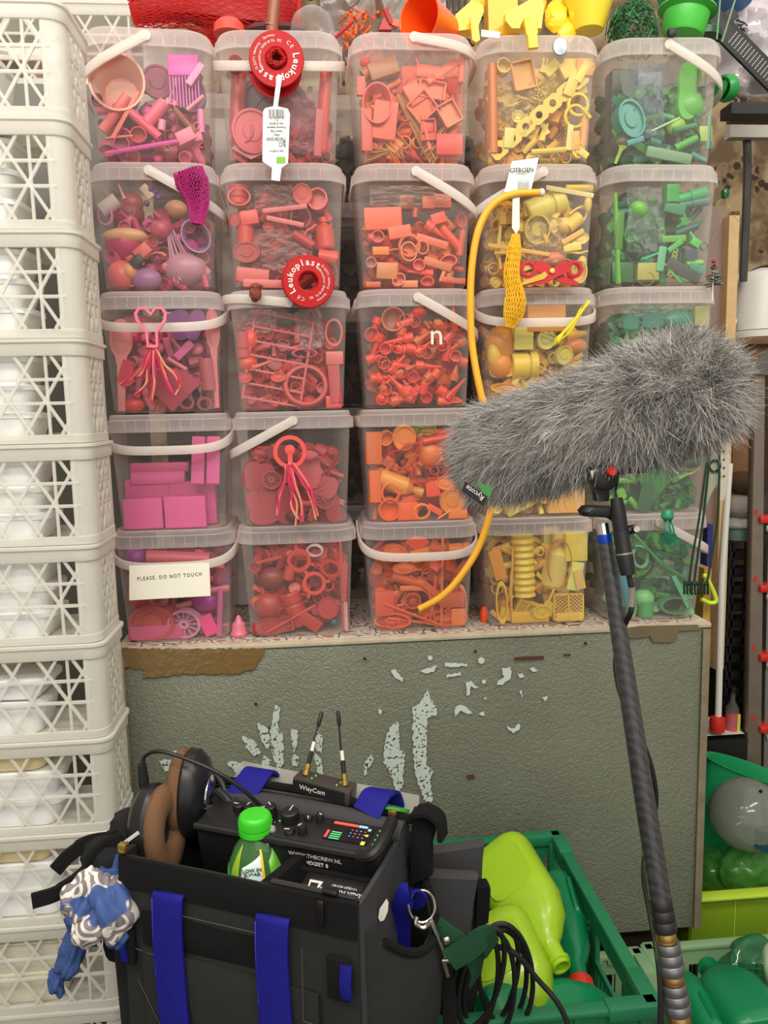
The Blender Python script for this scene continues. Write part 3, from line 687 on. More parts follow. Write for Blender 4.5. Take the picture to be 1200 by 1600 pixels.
C[5, 1] = '''disc 232 992 72 56 0 d4584e .06|coral red jar lid drum in the bottom pink bucket
box 236 1010 84 22 0 d86090
wheel 290 985 52 46 0 e0a0bc .02|pale pink spoked wheel at the foot of the bottom pink bucket
slab 320 985 334 1014 22 f0509c|neon pink slab leaning at the foot of the bottom pink bucket
ball 322 940 44 34 0 b83ca0|magenta oval ball at the right of the bottom pink bucket
1ball 340 905 36 50 0 c048a8
tube 230 870 328 874 22 d86a80|long salmon tube lying under the lid of the bottom pink bucket
ball 212 870 34 30 0 a03a9c
ball 205 930 40 44 0 d85868
knot 272 960 50 30 0 c04a78|crimson net clump behind the card in the bottom pink bucket
knot 320 968 34 24 0 d05a80
ring 248 938 30 18 0 c890a0
strip 345 930 343 1005 8 d060a0
1ball 300 900 60 50 0 b848a0
1ball 250 905 60 50 0 c0508a'''
C[1, 2] = '''2disc 424 108 112 112 0 6a3c48|dark plum plate standing upright in the top red bucket
1tube 362 170 366 70 22 d05048
cap 367 82 22 22 0 d85a58
disc 394 206 60 62 0 d86a74|pink red disc with a hub in the top red bucket
rod 505 240 514 100 18 d85a50|long red rod standing at the right in the top red bucket
ring 378 206 36 36 0 c05060
1box 460 200 70 60 10 b05060
bag 470 190 70 90 0 d0a0a8
fan 392 236 60 24 0 d05a68
1tube 372 240 372 150 18 b84a50
strip 496 245 500 170 12 c04850'''
C[2, 2] = '''disc 473 292 28 30 20 e07068|round coral lid under the rim of the second red bucket
cap 497 313 30 32 0 e07468|coral bottle cap open to the front in the second red bucket
cap 373 310 34 26 0 d85048
jar 366 285 366 315 30 d84a40
1tube 418 300 400 340 20 d05a50
bottle 384 385 382 330 26 d85848|small red bottle standing in the second red bucket
box 390 342 26 20 10 e06050
disc 363 343 16 20 0 d06058
strip 410 330 480 322 7 d87a78
strip 416 340 475 352 7 d87a78
1tube 420 370 400 400 22 b84a48
cone 365 400 368 370 24 d85a48
bottle 510 390 505 340 28 d85a48
strip 368 428 420 434 22 d86a68 
strip 380 448 450 450 12 e07a78
tube 500 400 530 405 22 e05a48
hoop 470 340 30 30 0 d8a0a0
hoop 515 435 36 40 0 d07a78
rod 458 365 490 385 14 c85050
hook 492 350 480 372 18 d05a58
bag 440 390 90 60 0 e0c0c0
bag 430 310 60 40 0 e0c0c0
disc 385 395 40 30 0 b84840'''
C[3, 2] = '''rack 397 637 420 488 100 d87880|pink plastic grid with little pegs standing in the third red bucket
ring 478 615 70 66 0 cc4a50 .03|red tape spool inside the third red bucket
ball 392 530 22 34 0 e85a40
dome 378 568 30 28 0 e05a40
cone 395 575 428 563 12 e07868
1box 385 620 50 40 0 c85a60
disc 436 590 24 14 0 e06a50
ring 476 552 40 14 0 c85a60
1ball 450 570 34 30 0 403438
1ball 490 575 26 20 0 384840
ring 526 520 28 44 0 d06860
box 525 560 26 20 0 d87a70
strip 528 630 522 560 18 c85058
box 525 632 24 18 0 e85a50
jar 372 520 374 560 24 c85058
knot 354 505 26 26 0 c86a70
bag 485 500 40 60 10 f0e0e0
bag 405 490 50 36 0 e8d0d0
disc 375 590 20 16 0 d85048'''
C[4, 2] = '''cutter 484 735 62 70 0 d0626a .012|pink red cookie cutter disc at the right of the fourth red bucket
leaf 484 734 56 60 15 c85a64
leaf 400 745 64 50 80 b84854
leaf 400 800 74 60 10 b84854
wheel 424 750 30 28 0 c05a60 .008
wheel 508 778 32 34 0 c05a60 .008
leaf 446 800 40 60 0 a83e4a
leaf 520 800 36 50 10 b04450
leaf 378 770 34 70 0 b04450
ball 462 822 40 22 0 702018
1leaf 470 770 80 80 0 a03c48
fan 440 710 60 30 0 a8444e
leaf 508 760 50 40 70 b84c58'''
C[5, 2] = '''lugring 467 875 46 46 0 dc4c3c .01|red lugged ring uppermost in the bottom red bucket
lugring 491 911 46 46 25 dc4c3c .01|red lugged ring below its twin in the bottom red bucket
lugring 516 888 34 44 60 d04438 .01
disc 512 950 34 34 0 c03a3a .012|round dark red lid at the right of the bottom red bucket
ring 492 860 27 20 0 e0d0cc .012|small white ring under the lid of the bottom red bucket
ball 424 903 44 36 0 984040|dark red rubber ball in the bottom red bucket
ball 420 945 52 50 0 b84a3e|crumpled orange red ball in the bottom red bucket
jar 470 975 452 925 34 c84436|red canister tilted in the bottom red bucket
cap 400 885 18 18 0 c85040
rod 415 1012 494 968 6 c84c40|thin red rod slanting over the foot of the bottom red bucket
rod 538 1010 532 870 5 d05a50|thin red rod standing at the right of the bottom red bucket
strip 500 1000 470 980 20 c04034
tray 440 985 40 22 10 c84434
disc 410 1000 60 26 0 b03a38
1disc 450 1005 80 22 0 a83636
strip 400 880 440 870 5 c85040
hook 425 880 412 862 14 c85040
tube 455 885 450 905 18 d05040
strip 544 940 546 880 10 c04048
cap 404 985 22 18 0 c84038
ball 522 972 11 11 0 4a7468|tiny grey green bead among the red pieces in the bottom red bucket
strip 545 1005 540 900 6 d0a0a0'''
C[1, 3] = '''tube 566 92 592 72 18 c8704a|wooden brown block tied with red under the lid of the top orange bucket
box 598 88 44 24 18 b87a48
ball 570 80 16 14 0 e84830
1box 690 90 90 70 0 f06a3c
raffia 635 248 572 162 36 d09448|left straw tassel in the top orange bucket
raffia 690 250 622 148 40 d0a050|middle straw tassel in the top orange bucket
raffia 676 250 732 172 30 c89848|right straw tassel in the top orange bucket
raffia 560 240 600 236 30 d0a058
slab 604 160 598 220 36 ee6a44
tray 675 141 40 26 -10 f07848 .01|small orange tray uppermost in the top orange bucket
tray 660 167 34 36 -50 f07c4c .01|small orange tray tilted below its twin in the top orange bucket
box 646 150 30 24 -60 ee7444
tray 702 178 30 34 30 e88850 .01
slab 670 208 668 190 24 e0442c
tray 669 203 22 30 0 e0442c .01
rod 672 235 660 180 6 f08a60
strip 650 110 695 116 18 ee6440
strip 668 112 714 76 9 f07850
strip 680 118 722 90 9 f07850
rod 720 120 722 80 10 f07850
hook 648 92 664 108 16 f07850
cap 682 166 16 18 0 d8603c
slab 560 150 560 120 12 e86848
cup 590 170 44 60 0 e8643e
box 700 230 40 30 0 e04a30
box 560 205 16 60 0 d86040
1tube 710 240 716 150 22 d84a34'''
C[2, 3] = '''box 598 343 56 32 2 ec7448 .02|wide orange block at the left of the second orange bucket
slab 607 366 642 360 18 f07a50|short ribbed orange block below the wide one in the second orange bucket
nozzle 665 350 700 375 18 f06848|orange nozzle slanting in the second orange bucket
slab 674 345 696 338 16 ee6444
tube 690 356 720 390 14 ec6448
cap 580 411 16 16 0 e0a080
cap 637 395 26 30 0 e89468 .02
ring 640 384 34 34 0 e08a5c
strip 582 392 608 392 12 f09030
nozzle 676 428 636 424 13 f06040|bright orange nozzle lying low in the second orange bucket
cap 654 416 18 18 0 f06848
box 604 425 32 24 -3 d89058
cap 623 440 22 18 40 f08a58
box 640 445 24 10 0 e89868
cap 668 442 20 14 0 e85048
strip 690 436 728 440 8 e06a40
strip 662 406 706 420 12 dc8050
cap 700 410 26 18 10 ec6848
tube 575 372 584 372 14 dc5838
strip 650 370 700 385 12 e07850
box 583 445 22 8 0 d86830
box 668 318 18 18 0 d87050
1box 690 316 26 20 0 e88868
1box 634 318 20 20 0 c87850
tube 648 340 650 325 8 d06848
cap 720 345 16 22 0 e06848
ring 660 387 20 22 0 e88860
cap 590 372 20 18 0 e06040
arc 596 402 640 398 20 e87850
rod 688 440 694 424 6 f0a080
tube 700 440 704 424 12 d88858
tube 720 400 726 360 10 e06040
bag 640 300 120 30 0 e8d8d0'''
rnd = random.Random(5); L_ = []
for q in range(52):
    x = 578+rnd.random()*142; y = 496+rnd.random()*132; a = rnd.uniform(0, 2*PI); l = rnd.uniform(16, 24)
    if q % 3 == 2: L_.append('cap %d %d %d %d 0 %s' % (x, y, 18, 18, rnd.choice(['ec5434', 'e84a30', 'e8643c'])))
    else: L_.append('nozzle %d %d %d %d 16 %s' % (x-l*math.cos(a), min(630, y-l*math.sin(a)), x+l*math.cos(a), min(630, y+l*math.sin(a)), rnd.choice(['ee5838', 'e84e34', 'e8603a', 'd87040', 'e04430'])))
C[3, 3] = 'cup 615 492 36 36 0 d09078 .03|clear brownish beaker lying open to the front in the third orange bucket\n'+'\n'.join(L_)+'''
ball 655 484 22 16 0 e85038
tube 645 500 620 510 14 ec6a44
cap 582 523 22 22 0 e04a34
cap 665 553 18 18 0 d86a48
cap 600 568 18 20 0 e05a3c
cap 604 609 18 20 0 e04830
cap 644 608 20 22 30 e06040
nozzle 684 608 722 628 17 ee5838
nozzle 684 629 718 631 13 f07840
nozzle 590 622 618 636 16 e84e34
cap 648 503 16 18 0 e05030'''
C[4, 3] = '''ball 671 709 44 46 0 e88a3c|round orange ball in the fourth orange bucket
disc 631 682 36 40 0 f0a050|pale orange jar lid high in the fourth orange bucket
cap 603 684 20 24 -30 f09038
bottle 592 746 660 770 32 e8a850|clear amber vial with an orange cap in the fourth orange bucket
disc 706 782 40 40 0 e89a40|round orange lid at the right of the fourth orange bucket
disc 696 756 32 20 -15 e88a3c
0cutter 630 712 60 44 25 ee5a38 .012|transparent orange bear shaped cookie cutter, left half, in the fourth orange bucket
0cutter 660 738 48 36 -30 ee5a38 .012
cap 608 800 36 36 0 ee7a28|deep orange cup in the lower left of the fourth orange bucket
box 636 804 32 28 0 ee7026
ring 659 803 28 26 0 f0984c
strip 668 790 690 802 10 f06a38
ring 610 770 30 34 0 f07840
1tube 640 770 700 780 26 e87030
rod 660 690 715 680 11 ea5a34
box 675 762 22 26 5 f06030
box 716 812 30 14 0 e88838
rod 684 815 704 802 3 f0a060
box 580 700 24 50 0 e07828
box 578 760 18 50 0 e87838
1box 690 700 60 60 0 d84a24
tube 700 720 720 740 20 e8803c
cap 626 762 22 20 0 f08850
bag 662 672 40 16 0 c8e060'''
C[5, 3] = '''disc 614 992 60 26 0 ee7a3c .06|left orange jar lid at the foot of the bottom orange bucket
disc 700 990 72 26 0 ee7a3c .06|right orange jar lid at the foot of the bottom orange bucket
wheel 645 938 26 26 0 e46434 .012|small orange fan wheel hanging in the bottom orange bucket
rod 690 1000 692 862 5 ee8448|thin orange rod standing in the bottom orange bucket
box 714 964 22 28 0 f09040|bright orange block at the right of the bottom orange bucket
cap 700 955 10 10 0 ee7a3c
disc 616 863 36 26 0 ee7e3a|orange lid lying under the rim of the bottom orange bucket
box 656 866 30 20 12 f0953c
fan 652 850 40 26 0 ee6032
jar 700 860 734 858 22 ee8a44
disc 630 888 36 18 0 ee8c48
arc 640 935 590 920 40 e06a3c
arc 600 975 620 955 40 e06838
hoop 607 965 26 40 0 e87440 
arc 650 960 640 920 60 d86030
rod 605 966 680 975 5 e0683a
rod 598 950 690 985 5 e06838
rod 640 900 704 950 8 d8602e
rod 670 930 682 985 4 e87440
rod 682 900 672 970 4 e87440
strip 625 919 665 919 8 f08a50
tube 612 900 660 912 16 e06a34
strip 650 905 700 945 16 d8662e
box 705 935 40 24 0 dc6e40
arc 728 930 728 985 20 f0a858
1ball 590 900 40 50 0 d86838
box 600 940 30 40 0 e06038'''
C[1, 4] = '''holes 785 248 940 112 24 ecce58 .012|long yellow strip with round holes lying across the top yellow bucket
cap 786 106 20 22 20 ecd050|small yellow cup at the left of the top yellow bucket
cap 933 95 18 22 0 f0d860
tray 818 100 36 40 15 e8b868 .008
peg 848 106 852 84 11 f0dc80
slab 866 112 856 100 26 ecd868
box 884 112 22 22 30 f0dc70
strip 902 128 918 96 12 f0dc60|bent yellow strip under the lid of the top yellow bucket
strip 886 150 900 114 16 ead060
ring 903 164 34 34 0 f0dc5c .008|upper yellow ring in the top yellow bucket
ring 898 182 34 34 0 ecd450 .008|lower yellow ring in the top yellow bucket
bottle 923 230 928 168 14 e8a84c|ochre bottle shaped piece at the right of the top yellow bucket
disc 902 236 20 22 0 ecd44c|round yellow lid at the foot of the top yellow bucket
strip 888 235 892 195 9 f0e08c
rod 830 238 884 234 9 ecd470
strip 794 232 796 200 15 dcd880|yellow printed card inside the top yellow bucket
bag 802 168 70 80 0 e8dcb0
bag 870 130 50 60 0 f0e8a0
twig 795 166 815 158 8 f0dc90
twig 820 172 828 164 8 f0dc90
twig 806 150 830 155 8 e8d488
box 910 92 26 24 0 e8b050
1gridbox 862 210 40 40 0 e0b868
knot 840 150 40 24 0 ecdc98
strip 915 235 928 245 10 ecd460
box 900 80 40 14 0 ecc860
strip 900 235 898 205 14 e0b858
1box 770 170 20 140 0 e89838
tube 750 240 748 100 14 d88838
rod 926 185 914 170 6 ecd450
1box 850 120 60 60 0 ecc868'''
C[2, 4] = '''jar 822 325 880 302 38 e8dc78|pale yellow ribbed jar lying in the second yellow bucket
disc 834 360 40 44 0 ded070 .06|clear yellow beaker showing its base in the second yellow bucket
ball 882 353 26 26 0 eed078|yellow ball with small holes in the second yellow bucket
tube 886 356 906 340 22 eed060
rod 884 284 926 284 12 ecd458
strip 856 293 930 306 7 e8dc9c
ball 925 318 12 26 0 ecd450
arc 898 335 914 352 50 f0dc6c
strip 878 380 912 360 8 ecc060
disc 916 374 28 18 0 eed454
strip 880 388 908 384 12 ece07c
hook 884 396 920 388 14 f0dc5c
strip 754 383 850 398 6 e8bc58
rod 772 396 800 396 4 e8c050
hook 780 330 788 420 20 e8cc68
comb 794 350 792 330 26 e0bc50
rod 855 380 850 366 7 ecc468
ball 864 404 36 20 0 e0906c
cap 913 425 24 36 0 e8cc68
ball 918 410 14 20 0 ecd458
1ball 790 420 40 30 0 d89048
1ball 850 420 60 40 0 dcb048
bag 855 375 60 70 0 f0e8c8'''
C[3, 4] = '''ball 780 570 40 44 0 e8a038|amber ball low in the third yellow bucket
jar 798 572 838 570 44 ecd458|yellow lidded jar lying low in the third yellow bucket
jar 852 531 855 522 36 dcdc98
disc 852 531 28 30 0 e4dc80 .02|pale yellow screw lid in the middle of the third yellow bucket
cone 888 528 922 520 34 ecc848
box 850 490 60 40 0 e8b060
bottle 860 520 858 476 22 ecdc88
ball 905 540 40 24 0 e09040
box 815 530 30 34 0 e4dc78
disc 880 555 26 30 -30 dccf60
ball 770 540 50 60 0 e0a040
disc 784 606 44 14 0 eab038
ball 772 555 22 40 0 ecd050
1ball 870 570 60 40 0 e0c050'''
C[4, 4] = '''fan 850 775 80 26 0 ecc858
strip 790 800 850 770 20 e8d468
box 890 780 60 40 0 e8b860
ball 905 770 30 30 0 ecd060
1box 830 770 80 60 0 e0b050'''
C[5, 4] = '''accordion 820 930 816 836 38 ecd44c|tall yellow bellows bottle standing in the bottom yellow bucket
gridbox 889 946 50 42 0 ecc850 .03|yellow lattice basket at the right of the bottom yellow bucket
gridbox 822 950 32 26 -25 ecd050 .02
gridbox 838 965 26 18 15 ecd050 .02
slab 894 922 902 878 22 e6ea86|pale lime rounded block in the bottom yellow bucket
slab 780 905 768 860 20 e8a838|amber box with writing in the bottom yellow bucket
bottle 862 918 874 832 42 e4d078|clear yellow bottle leaning in the bottom yellow bucket
box 906 852 36 46 0 eedc50
1box 858 850 26 60 0 d8cc50
arc 800 936 844 860 30 f0dc48|bright yellow hose bend beside the bellows bottle
ring 784 945 20 70 0 ecc850
box 826 982 62 18 0 ecc248 .03
box 888 975 44 14 0 ecd060
slab 888 985 888 968 12 ecd060
strip 852 960 862 940 20 e8cc50
rod 848 960 866 920 4 f0c858
hoop 874 880 40 80 0 ecb058
hook 800 855 804 955 16 ecb848
strip 912 920 906 890 16 e8c858
1ball 770 950 60 60 0 a08030
disc 845 955 30 22 0 ecd44c'''
C[1, 5] = '''leaf 1074 128 48 82 0 74cc5c .03|large light green scoop standing in the top green bucket
ball 1072 168 54 52 0 70c45c|light green rounded scoop in front of the larger one in the top green bucket
1slab 1015 200 1010 90 44 b0b8c0
bag 1010 150 56 110 0 a8b8c8
disc 982 190 42 58 15 4aa898 .03|turquoise cup lying at the left of the top green bucket
spoon 958 256 974 216 14 a0b848|olive spoon at the foot of the top green bucket
ball 1056 198 30 24 20 9cc840
rod 1052 204 1088 196 9 3c9c68
hoop 1079 218 28 30 0 2c5c40 
tube 1054 232 1088 216 12 58bc50|green tube slanting below the dark hoop in the top green bucket
strip 1010 238 1080 252 16 7aa87c
rod 1080 240 1102 252 8 4aa898
strip 980 224 1006 216 8 48a8a8
box 1098 212 20 22 0 a8c840
rod 1106 235 1108 180 9 4a9880
tube 1096 130 1098 90 14 8c9c70
tube 1030 226 1014 220 14 3c8470
ball 945 225 30 30 0 4c5838
leaf 978 130 26 40 20 2c5448
rod 1018 205 1062 184 3 c0e8c8
knot 1090 188 20 20 0 5c9468
hook 1000 210 1010 190 10 3c9c80
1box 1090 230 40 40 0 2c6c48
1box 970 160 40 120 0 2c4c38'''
C[2, 5] = '''marker 1056 312 1104 300 18 4cc47c|light green marker pen lying high in the second green bucket
box 1048 292 20 26 0 3cb858
rod 960 444 956 302 7 66b83c|left of two long green rods leaning in the second green bucket
rod 968 444 962 302 5 78c840
strip 966 390 970 330 12 5a9c34
marker 1060 322 1106 314 15 4a9080
strip 1038 322 1070 330 16 3c9868
star 1068 344 20 22 0 4cb45c
hook 1058 356 1078 340 14 4cb45c
rod 1054 366 1090 352 12 3c7468
strip 1034 374 1072 372 10 70bc4c
strip 1044 392 1066 376 8 54c468
strip 1090 380 1078 362 4 5cc468
box 1085 380 16 12 -30 60cc60
rod 1005 405 1030 395 4 44c890
ring 1006 406 9 9 0 44c890
strip 1030 424 1036 385 12 78c498
holes 1046 432 1056 388 9 98a858
strip 1042 410 1092 438 18 4c5850
marker 1072 412 1098 410 9 7ce060
strip 1078 416 1104 424 12 3ca080
rod 1038 412 1064 442 4 6ccc4c
leaf 1070 430 36 16 -20 58b04c
box 1008 426 34 26 0 b8b860|olive yellow sponge block at the foot of the second green bucket
hoop 1010 436 24 20 0 c8c850
box 960 428 34 30 0 347c44
ball 998 327 28 24 -30 74cc3c
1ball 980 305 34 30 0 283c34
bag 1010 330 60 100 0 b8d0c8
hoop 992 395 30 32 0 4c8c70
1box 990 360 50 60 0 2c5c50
leaf 1080 398 30 16 0 285860
ring 1100 385 12 14 0 3c9480'''
C[3, 5] = '''leaf 985 505 40 20 0 2c8c70
leaf 1020 500 50 24 0 388c78
bag 1005 490 70 30 0 a8d8c8
bag 1050 485 70 30 0 b8e0c8
ball 1060 500 60 30 0 3c9c80
box 1096 495 24 30 0 b0b868
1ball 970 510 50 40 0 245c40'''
C[4, 5] = '''fan 1022 755 60 60 0 2c9448 .02|dark green leaf shaped brush in the fourth green bucket
strip 1052 690 1042 725 22 2c7c80
disc 1078 705 30 26 0 1c6450
arc 1060 740 1070 715 34 b0cc60|yellow green strap loop in the fourth green bucket
hook 1062 748 1092 728 14 b0cc60
knot 1090 765 40 44 0 48b040
knot 1050 770 60 30 0 3c9450
ball 1080 722 32 20 0 1c7454
ball 1080 690 24 24 0 3cb048
leaf 1010 780 70 24 80 1c6c40
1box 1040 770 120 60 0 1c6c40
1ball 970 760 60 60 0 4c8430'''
C[5, 5] = '''dome 1007 936 34 32 -20 8cd48c|pale green rounded cup low in the bottom green bucket
tube 1008 978 1008 955 26 44b468
ring 1050 963 54 30 0 3c9c6c .05|dark green oval ring lying at the foot of the bottom green bucket
disc 986 962 14 30 0 80cc80
rod 990 834 1078 930 6 4cb468|long green rod slanting through the bottom green bucket
strip 1052 910 1082 970 8 70cc9c
hoop 990 880 66 56 0 1c5c4c
ring 1000 870 30 40 20 80c8a0 
rod 1030 880 1070 905 9 2c8c58
tube 984 950 972 895 16 48a0b0
knot 1050 860 60 36 0 2c9c64|dark green net clump in the bottom green bucket
bag 1035 890 40 30 0 d8ecd8
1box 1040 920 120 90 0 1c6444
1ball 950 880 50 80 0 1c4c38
disc 944 960 26 40 0 44a060'''
FILLK = {1: ['tube', 'cap', 'ball', 'strip', 'pen', 'cap', 'dome'], 2: ['cap', 'tube', 'disc', 'strip', 'ring', 'peg', 'cap'], 3: ['cap', 'nozzle', 'box', 'tube', 'ring', 'strip'], 4: ['cap', 'peg', 'disc', 'tube', 'strip', 'box', 'ring'], 5: ['cap', 'strip', 'tube', 'leaf', 'peg', 'pen']}
FCOL = {1: ['d05078', 'e07890', 'b84068', 'd868a0', 'e08a88'], 2: ['d04a40', 'b83c3c', 'e06050', 'c04850', 'd85a58'], 3: ['ee6a3c', 'e8803c', 'e0502c', 'f0904c', 'd86030'], 4: ['ecd050', 'e8b848', 'f0dc70', 'e0a840', 'ecd878'], 5: ['3c9c58', '2c7c50', '58b458', '2c8c74', '78bc48']}
CW = {1: 'pink', 2: 'red', 3: 'orange', 4: 'yellow', 5: 'green'}
TOPY = {(1, 1): .62, (2, 1): .8, (3, 1): .9, (4, 1): .0, (5, 1): .9, (1, 2): .5, (4, 2): .8, (5, 3): .9, (2, 3): .72, (3, 4): .85}
def heap(r, c, top):
    g = G(); rn = random.Random(r*10+c); z0 = ZL[r]-BP if r < 5 else CZ1
    for k in range(230):
        p = Vector((CXS[c]+rn.uniform(-.078, .078), DY+rn.uniform(.062, .185), z0+.025+rn.random()*(top-.03)))
        R_ = Euler((rn.uniform(0, 6), rn.uniform(0, 6), rn.uniform(0, 6))).to_matrix().to_4x4(); s = rn.uniform(.011, .0165)
        q = rn.choice([lathe([(1, -1), (1, 1), (.8, 1), (.8, -.8)], 8), lathe([(.6, -1.4), (.6, 1.4)], 7), box(1.6, .6, 2.4), ico(1, 1)])
        g.add(q, Tm(*p) @ R_ @ Matrix.Scale(s, 4), k % 3)
    tag(g.build('plastic_heap', [pmat(FCOL[c][i]) for i in (1, 2, 3)]), f'heap of mixed {CW[c]} plastic bits filling the {bdesc(r, c)}', 'plastic bits', kind='stuff')
def fit(M, kd, r, c):
    '''keep a piece inside its bucket: shrink it if it is too big, then move it in'''
    z0 = ZL[r]-BP+.004 if r < 5 else CZ1+.005
    me = kmesh(kd); P = np.array([v.co[:] for v in me.vertices]); 
    for _ in range(2):
        Q = P @ np.array(M.to_3x3()).T+np.array(M.translation); lo, hi = Q.min(0), Q.max(0)
        hw = .0965+.012*max(0, (lo[2]-z0))/.2
        sc = min(1, 2*hw/(hi[0]-lo[0]), .188/(hi[2]-lo[2]))
        if sc < 1:
            t = M.translation.copy(); M = Tm(*t) @ Matrix.Scale(sc, 4) @ Tm(*-t) @ M; continue
        dx = max(0, CXS[c]-hw-lo[0])-max(0, hi[0]-CXS[c]-hw); dz = max(0, z0-lo[2])-max(0, hi[2]-z0-.19)
        M = Tm(dx, 0, dz) @ M
    return M
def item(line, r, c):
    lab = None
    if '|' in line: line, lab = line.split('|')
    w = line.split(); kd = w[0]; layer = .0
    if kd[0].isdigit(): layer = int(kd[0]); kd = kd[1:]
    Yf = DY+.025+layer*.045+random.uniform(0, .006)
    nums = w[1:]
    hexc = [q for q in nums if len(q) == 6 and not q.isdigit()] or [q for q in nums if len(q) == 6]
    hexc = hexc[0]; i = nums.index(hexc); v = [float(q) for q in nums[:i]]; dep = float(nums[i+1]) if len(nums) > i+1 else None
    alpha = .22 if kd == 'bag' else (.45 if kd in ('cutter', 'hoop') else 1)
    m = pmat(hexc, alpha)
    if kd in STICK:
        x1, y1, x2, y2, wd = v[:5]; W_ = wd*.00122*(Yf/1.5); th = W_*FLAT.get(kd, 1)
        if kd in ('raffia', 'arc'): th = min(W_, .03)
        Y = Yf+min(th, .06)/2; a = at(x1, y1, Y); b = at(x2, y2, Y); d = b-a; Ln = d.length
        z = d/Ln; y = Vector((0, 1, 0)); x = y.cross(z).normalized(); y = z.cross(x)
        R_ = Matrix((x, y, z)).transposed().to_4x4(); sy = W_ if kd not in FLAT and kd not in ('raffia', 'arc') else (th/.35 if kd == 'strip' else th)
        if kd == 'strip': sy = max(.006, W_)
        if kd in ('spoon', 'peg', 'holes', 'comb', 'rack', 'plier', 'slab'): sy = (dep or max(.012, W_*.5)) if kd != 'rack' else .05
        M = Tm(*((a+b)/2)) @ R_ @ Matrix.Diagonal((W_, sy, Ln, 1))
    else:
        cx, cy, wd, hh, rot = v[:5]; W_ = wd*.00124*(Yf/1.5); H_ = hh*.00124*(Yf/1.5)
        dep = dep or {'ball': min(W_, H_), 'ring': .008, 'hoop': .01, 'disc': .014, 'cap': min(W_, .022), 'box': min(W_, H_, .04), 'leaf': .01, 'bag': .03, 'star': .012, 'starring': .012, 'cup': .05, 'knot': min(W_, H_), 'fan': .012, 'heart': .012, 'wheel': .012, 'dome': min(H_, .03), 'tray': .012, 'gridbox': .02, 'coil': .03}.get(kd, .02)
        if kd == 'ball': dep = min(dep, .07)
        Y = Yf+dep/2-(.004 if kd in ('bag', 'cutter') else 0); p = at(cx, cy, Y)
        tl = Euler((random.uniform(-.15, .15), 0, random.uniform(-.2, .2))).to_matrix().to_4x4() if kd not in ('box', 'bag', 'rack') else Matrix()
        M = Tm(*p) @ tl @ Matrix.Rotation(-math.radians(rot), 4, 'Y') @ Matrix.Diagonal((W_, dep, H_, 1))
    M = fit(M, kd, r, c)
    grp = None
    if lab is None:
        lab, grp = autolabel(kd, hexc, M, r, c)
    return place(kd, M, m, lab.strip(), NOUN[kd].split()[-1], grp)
def hue(hexs):
    import colorsys
    r_, g_, b_ = [int(hexs[i:i+2], 16)/255 for i in (0, 2, 4)]; h, l, s_ = colorsys.rgb_to_hls(r_, g_, b_); h *= 360
    if s_ < .12: nm = 'black' if l < .2 else ('grey' if l < .7 else 'white')
    else: nm = 'red' if h < 9 or h > 345 else 'orange' if h < 34 else 'yellow' if h < 68 else 'green' if h < 155 else 'teal' if h < 190 else 'blue' if h < 250 else 'purple' if h < 300 else 'pink'
    return ('dark ' if l < .36 else 'pale ' if l > .72 else '')+nm
def autolabel(kd, hexs, M, r, c):
    x = M.translation.x-CXS[c]; z = M.translation.z-(ZL[r]-BP)
    v_ = ['low', 'halfway up', 'high'][0 if z < .06 else 1 if z < .115 else 2]; h_ = ['at the left', 'left of centre', 'right of centre', 'at the right'][max(0, min(3, int((x+.1)/.05)))]
    return f'{hue(hexs)} {NOUN[kd]} {v_} {h_} in the {bdesc(r, c)}', f'{NOUN[kd]} pieces in the {bdesc(r, c)}'
occupied = {}
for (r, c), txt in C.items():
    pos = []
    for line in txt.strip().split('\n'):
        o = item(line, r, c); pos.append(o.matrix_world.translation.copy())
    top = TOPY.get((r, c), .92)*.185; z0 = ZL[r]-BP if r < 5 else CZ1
    if (r, c) != (4, 1): heap(r, c, top)
    n = 0; rn = random.Random(r*7+c)
    if (r, c) in ((4, 1), (3, 3)): continue
    for iz in range(7):
        for ix in range(8):
            z = z0+.018+iz*.026+rn.uniform(-.004, .004); x = CXS[c]+(ix-3.5)*.0235+rn.uniform(-.004, .004)
            if z > z0+top-.01 or min(((x-q.x)**2+(z-q.z)**2)**.5 for q in pos) < .016: continue
            kd = rn.choice(FILLK[c]); s = rn.uniform(.018, .027); L2 = s*1.5 if kd in STICK else s; ang = rn.uniform(0, PI)
            wd = s*(.55 if kd in ('tube', 'pen', 'nozzle') else .5) if kd in STICK else s
            M = Tm(x, DY+.047+rn.uniform(0, .012), z) @ Matrix.Rotation(ang, 4, 'Y') @ Euler((rn.uniform(-.5, .5), 0, rn.uniform(-.5, .5))).to_matrix().to_4x4() @ Matrix.Diagonal((wd, wd*.8 if kd in STICK else s*.6, L2, 1))
            M = fit(M, kd, r, c)
            hx = rn.choice(FCOL[c]); al_ = autolabel(kd, hx, M, r, c); place(kd, M, pmat(hx), al_[0], NOUN[kd].split()[-1], al_[1])
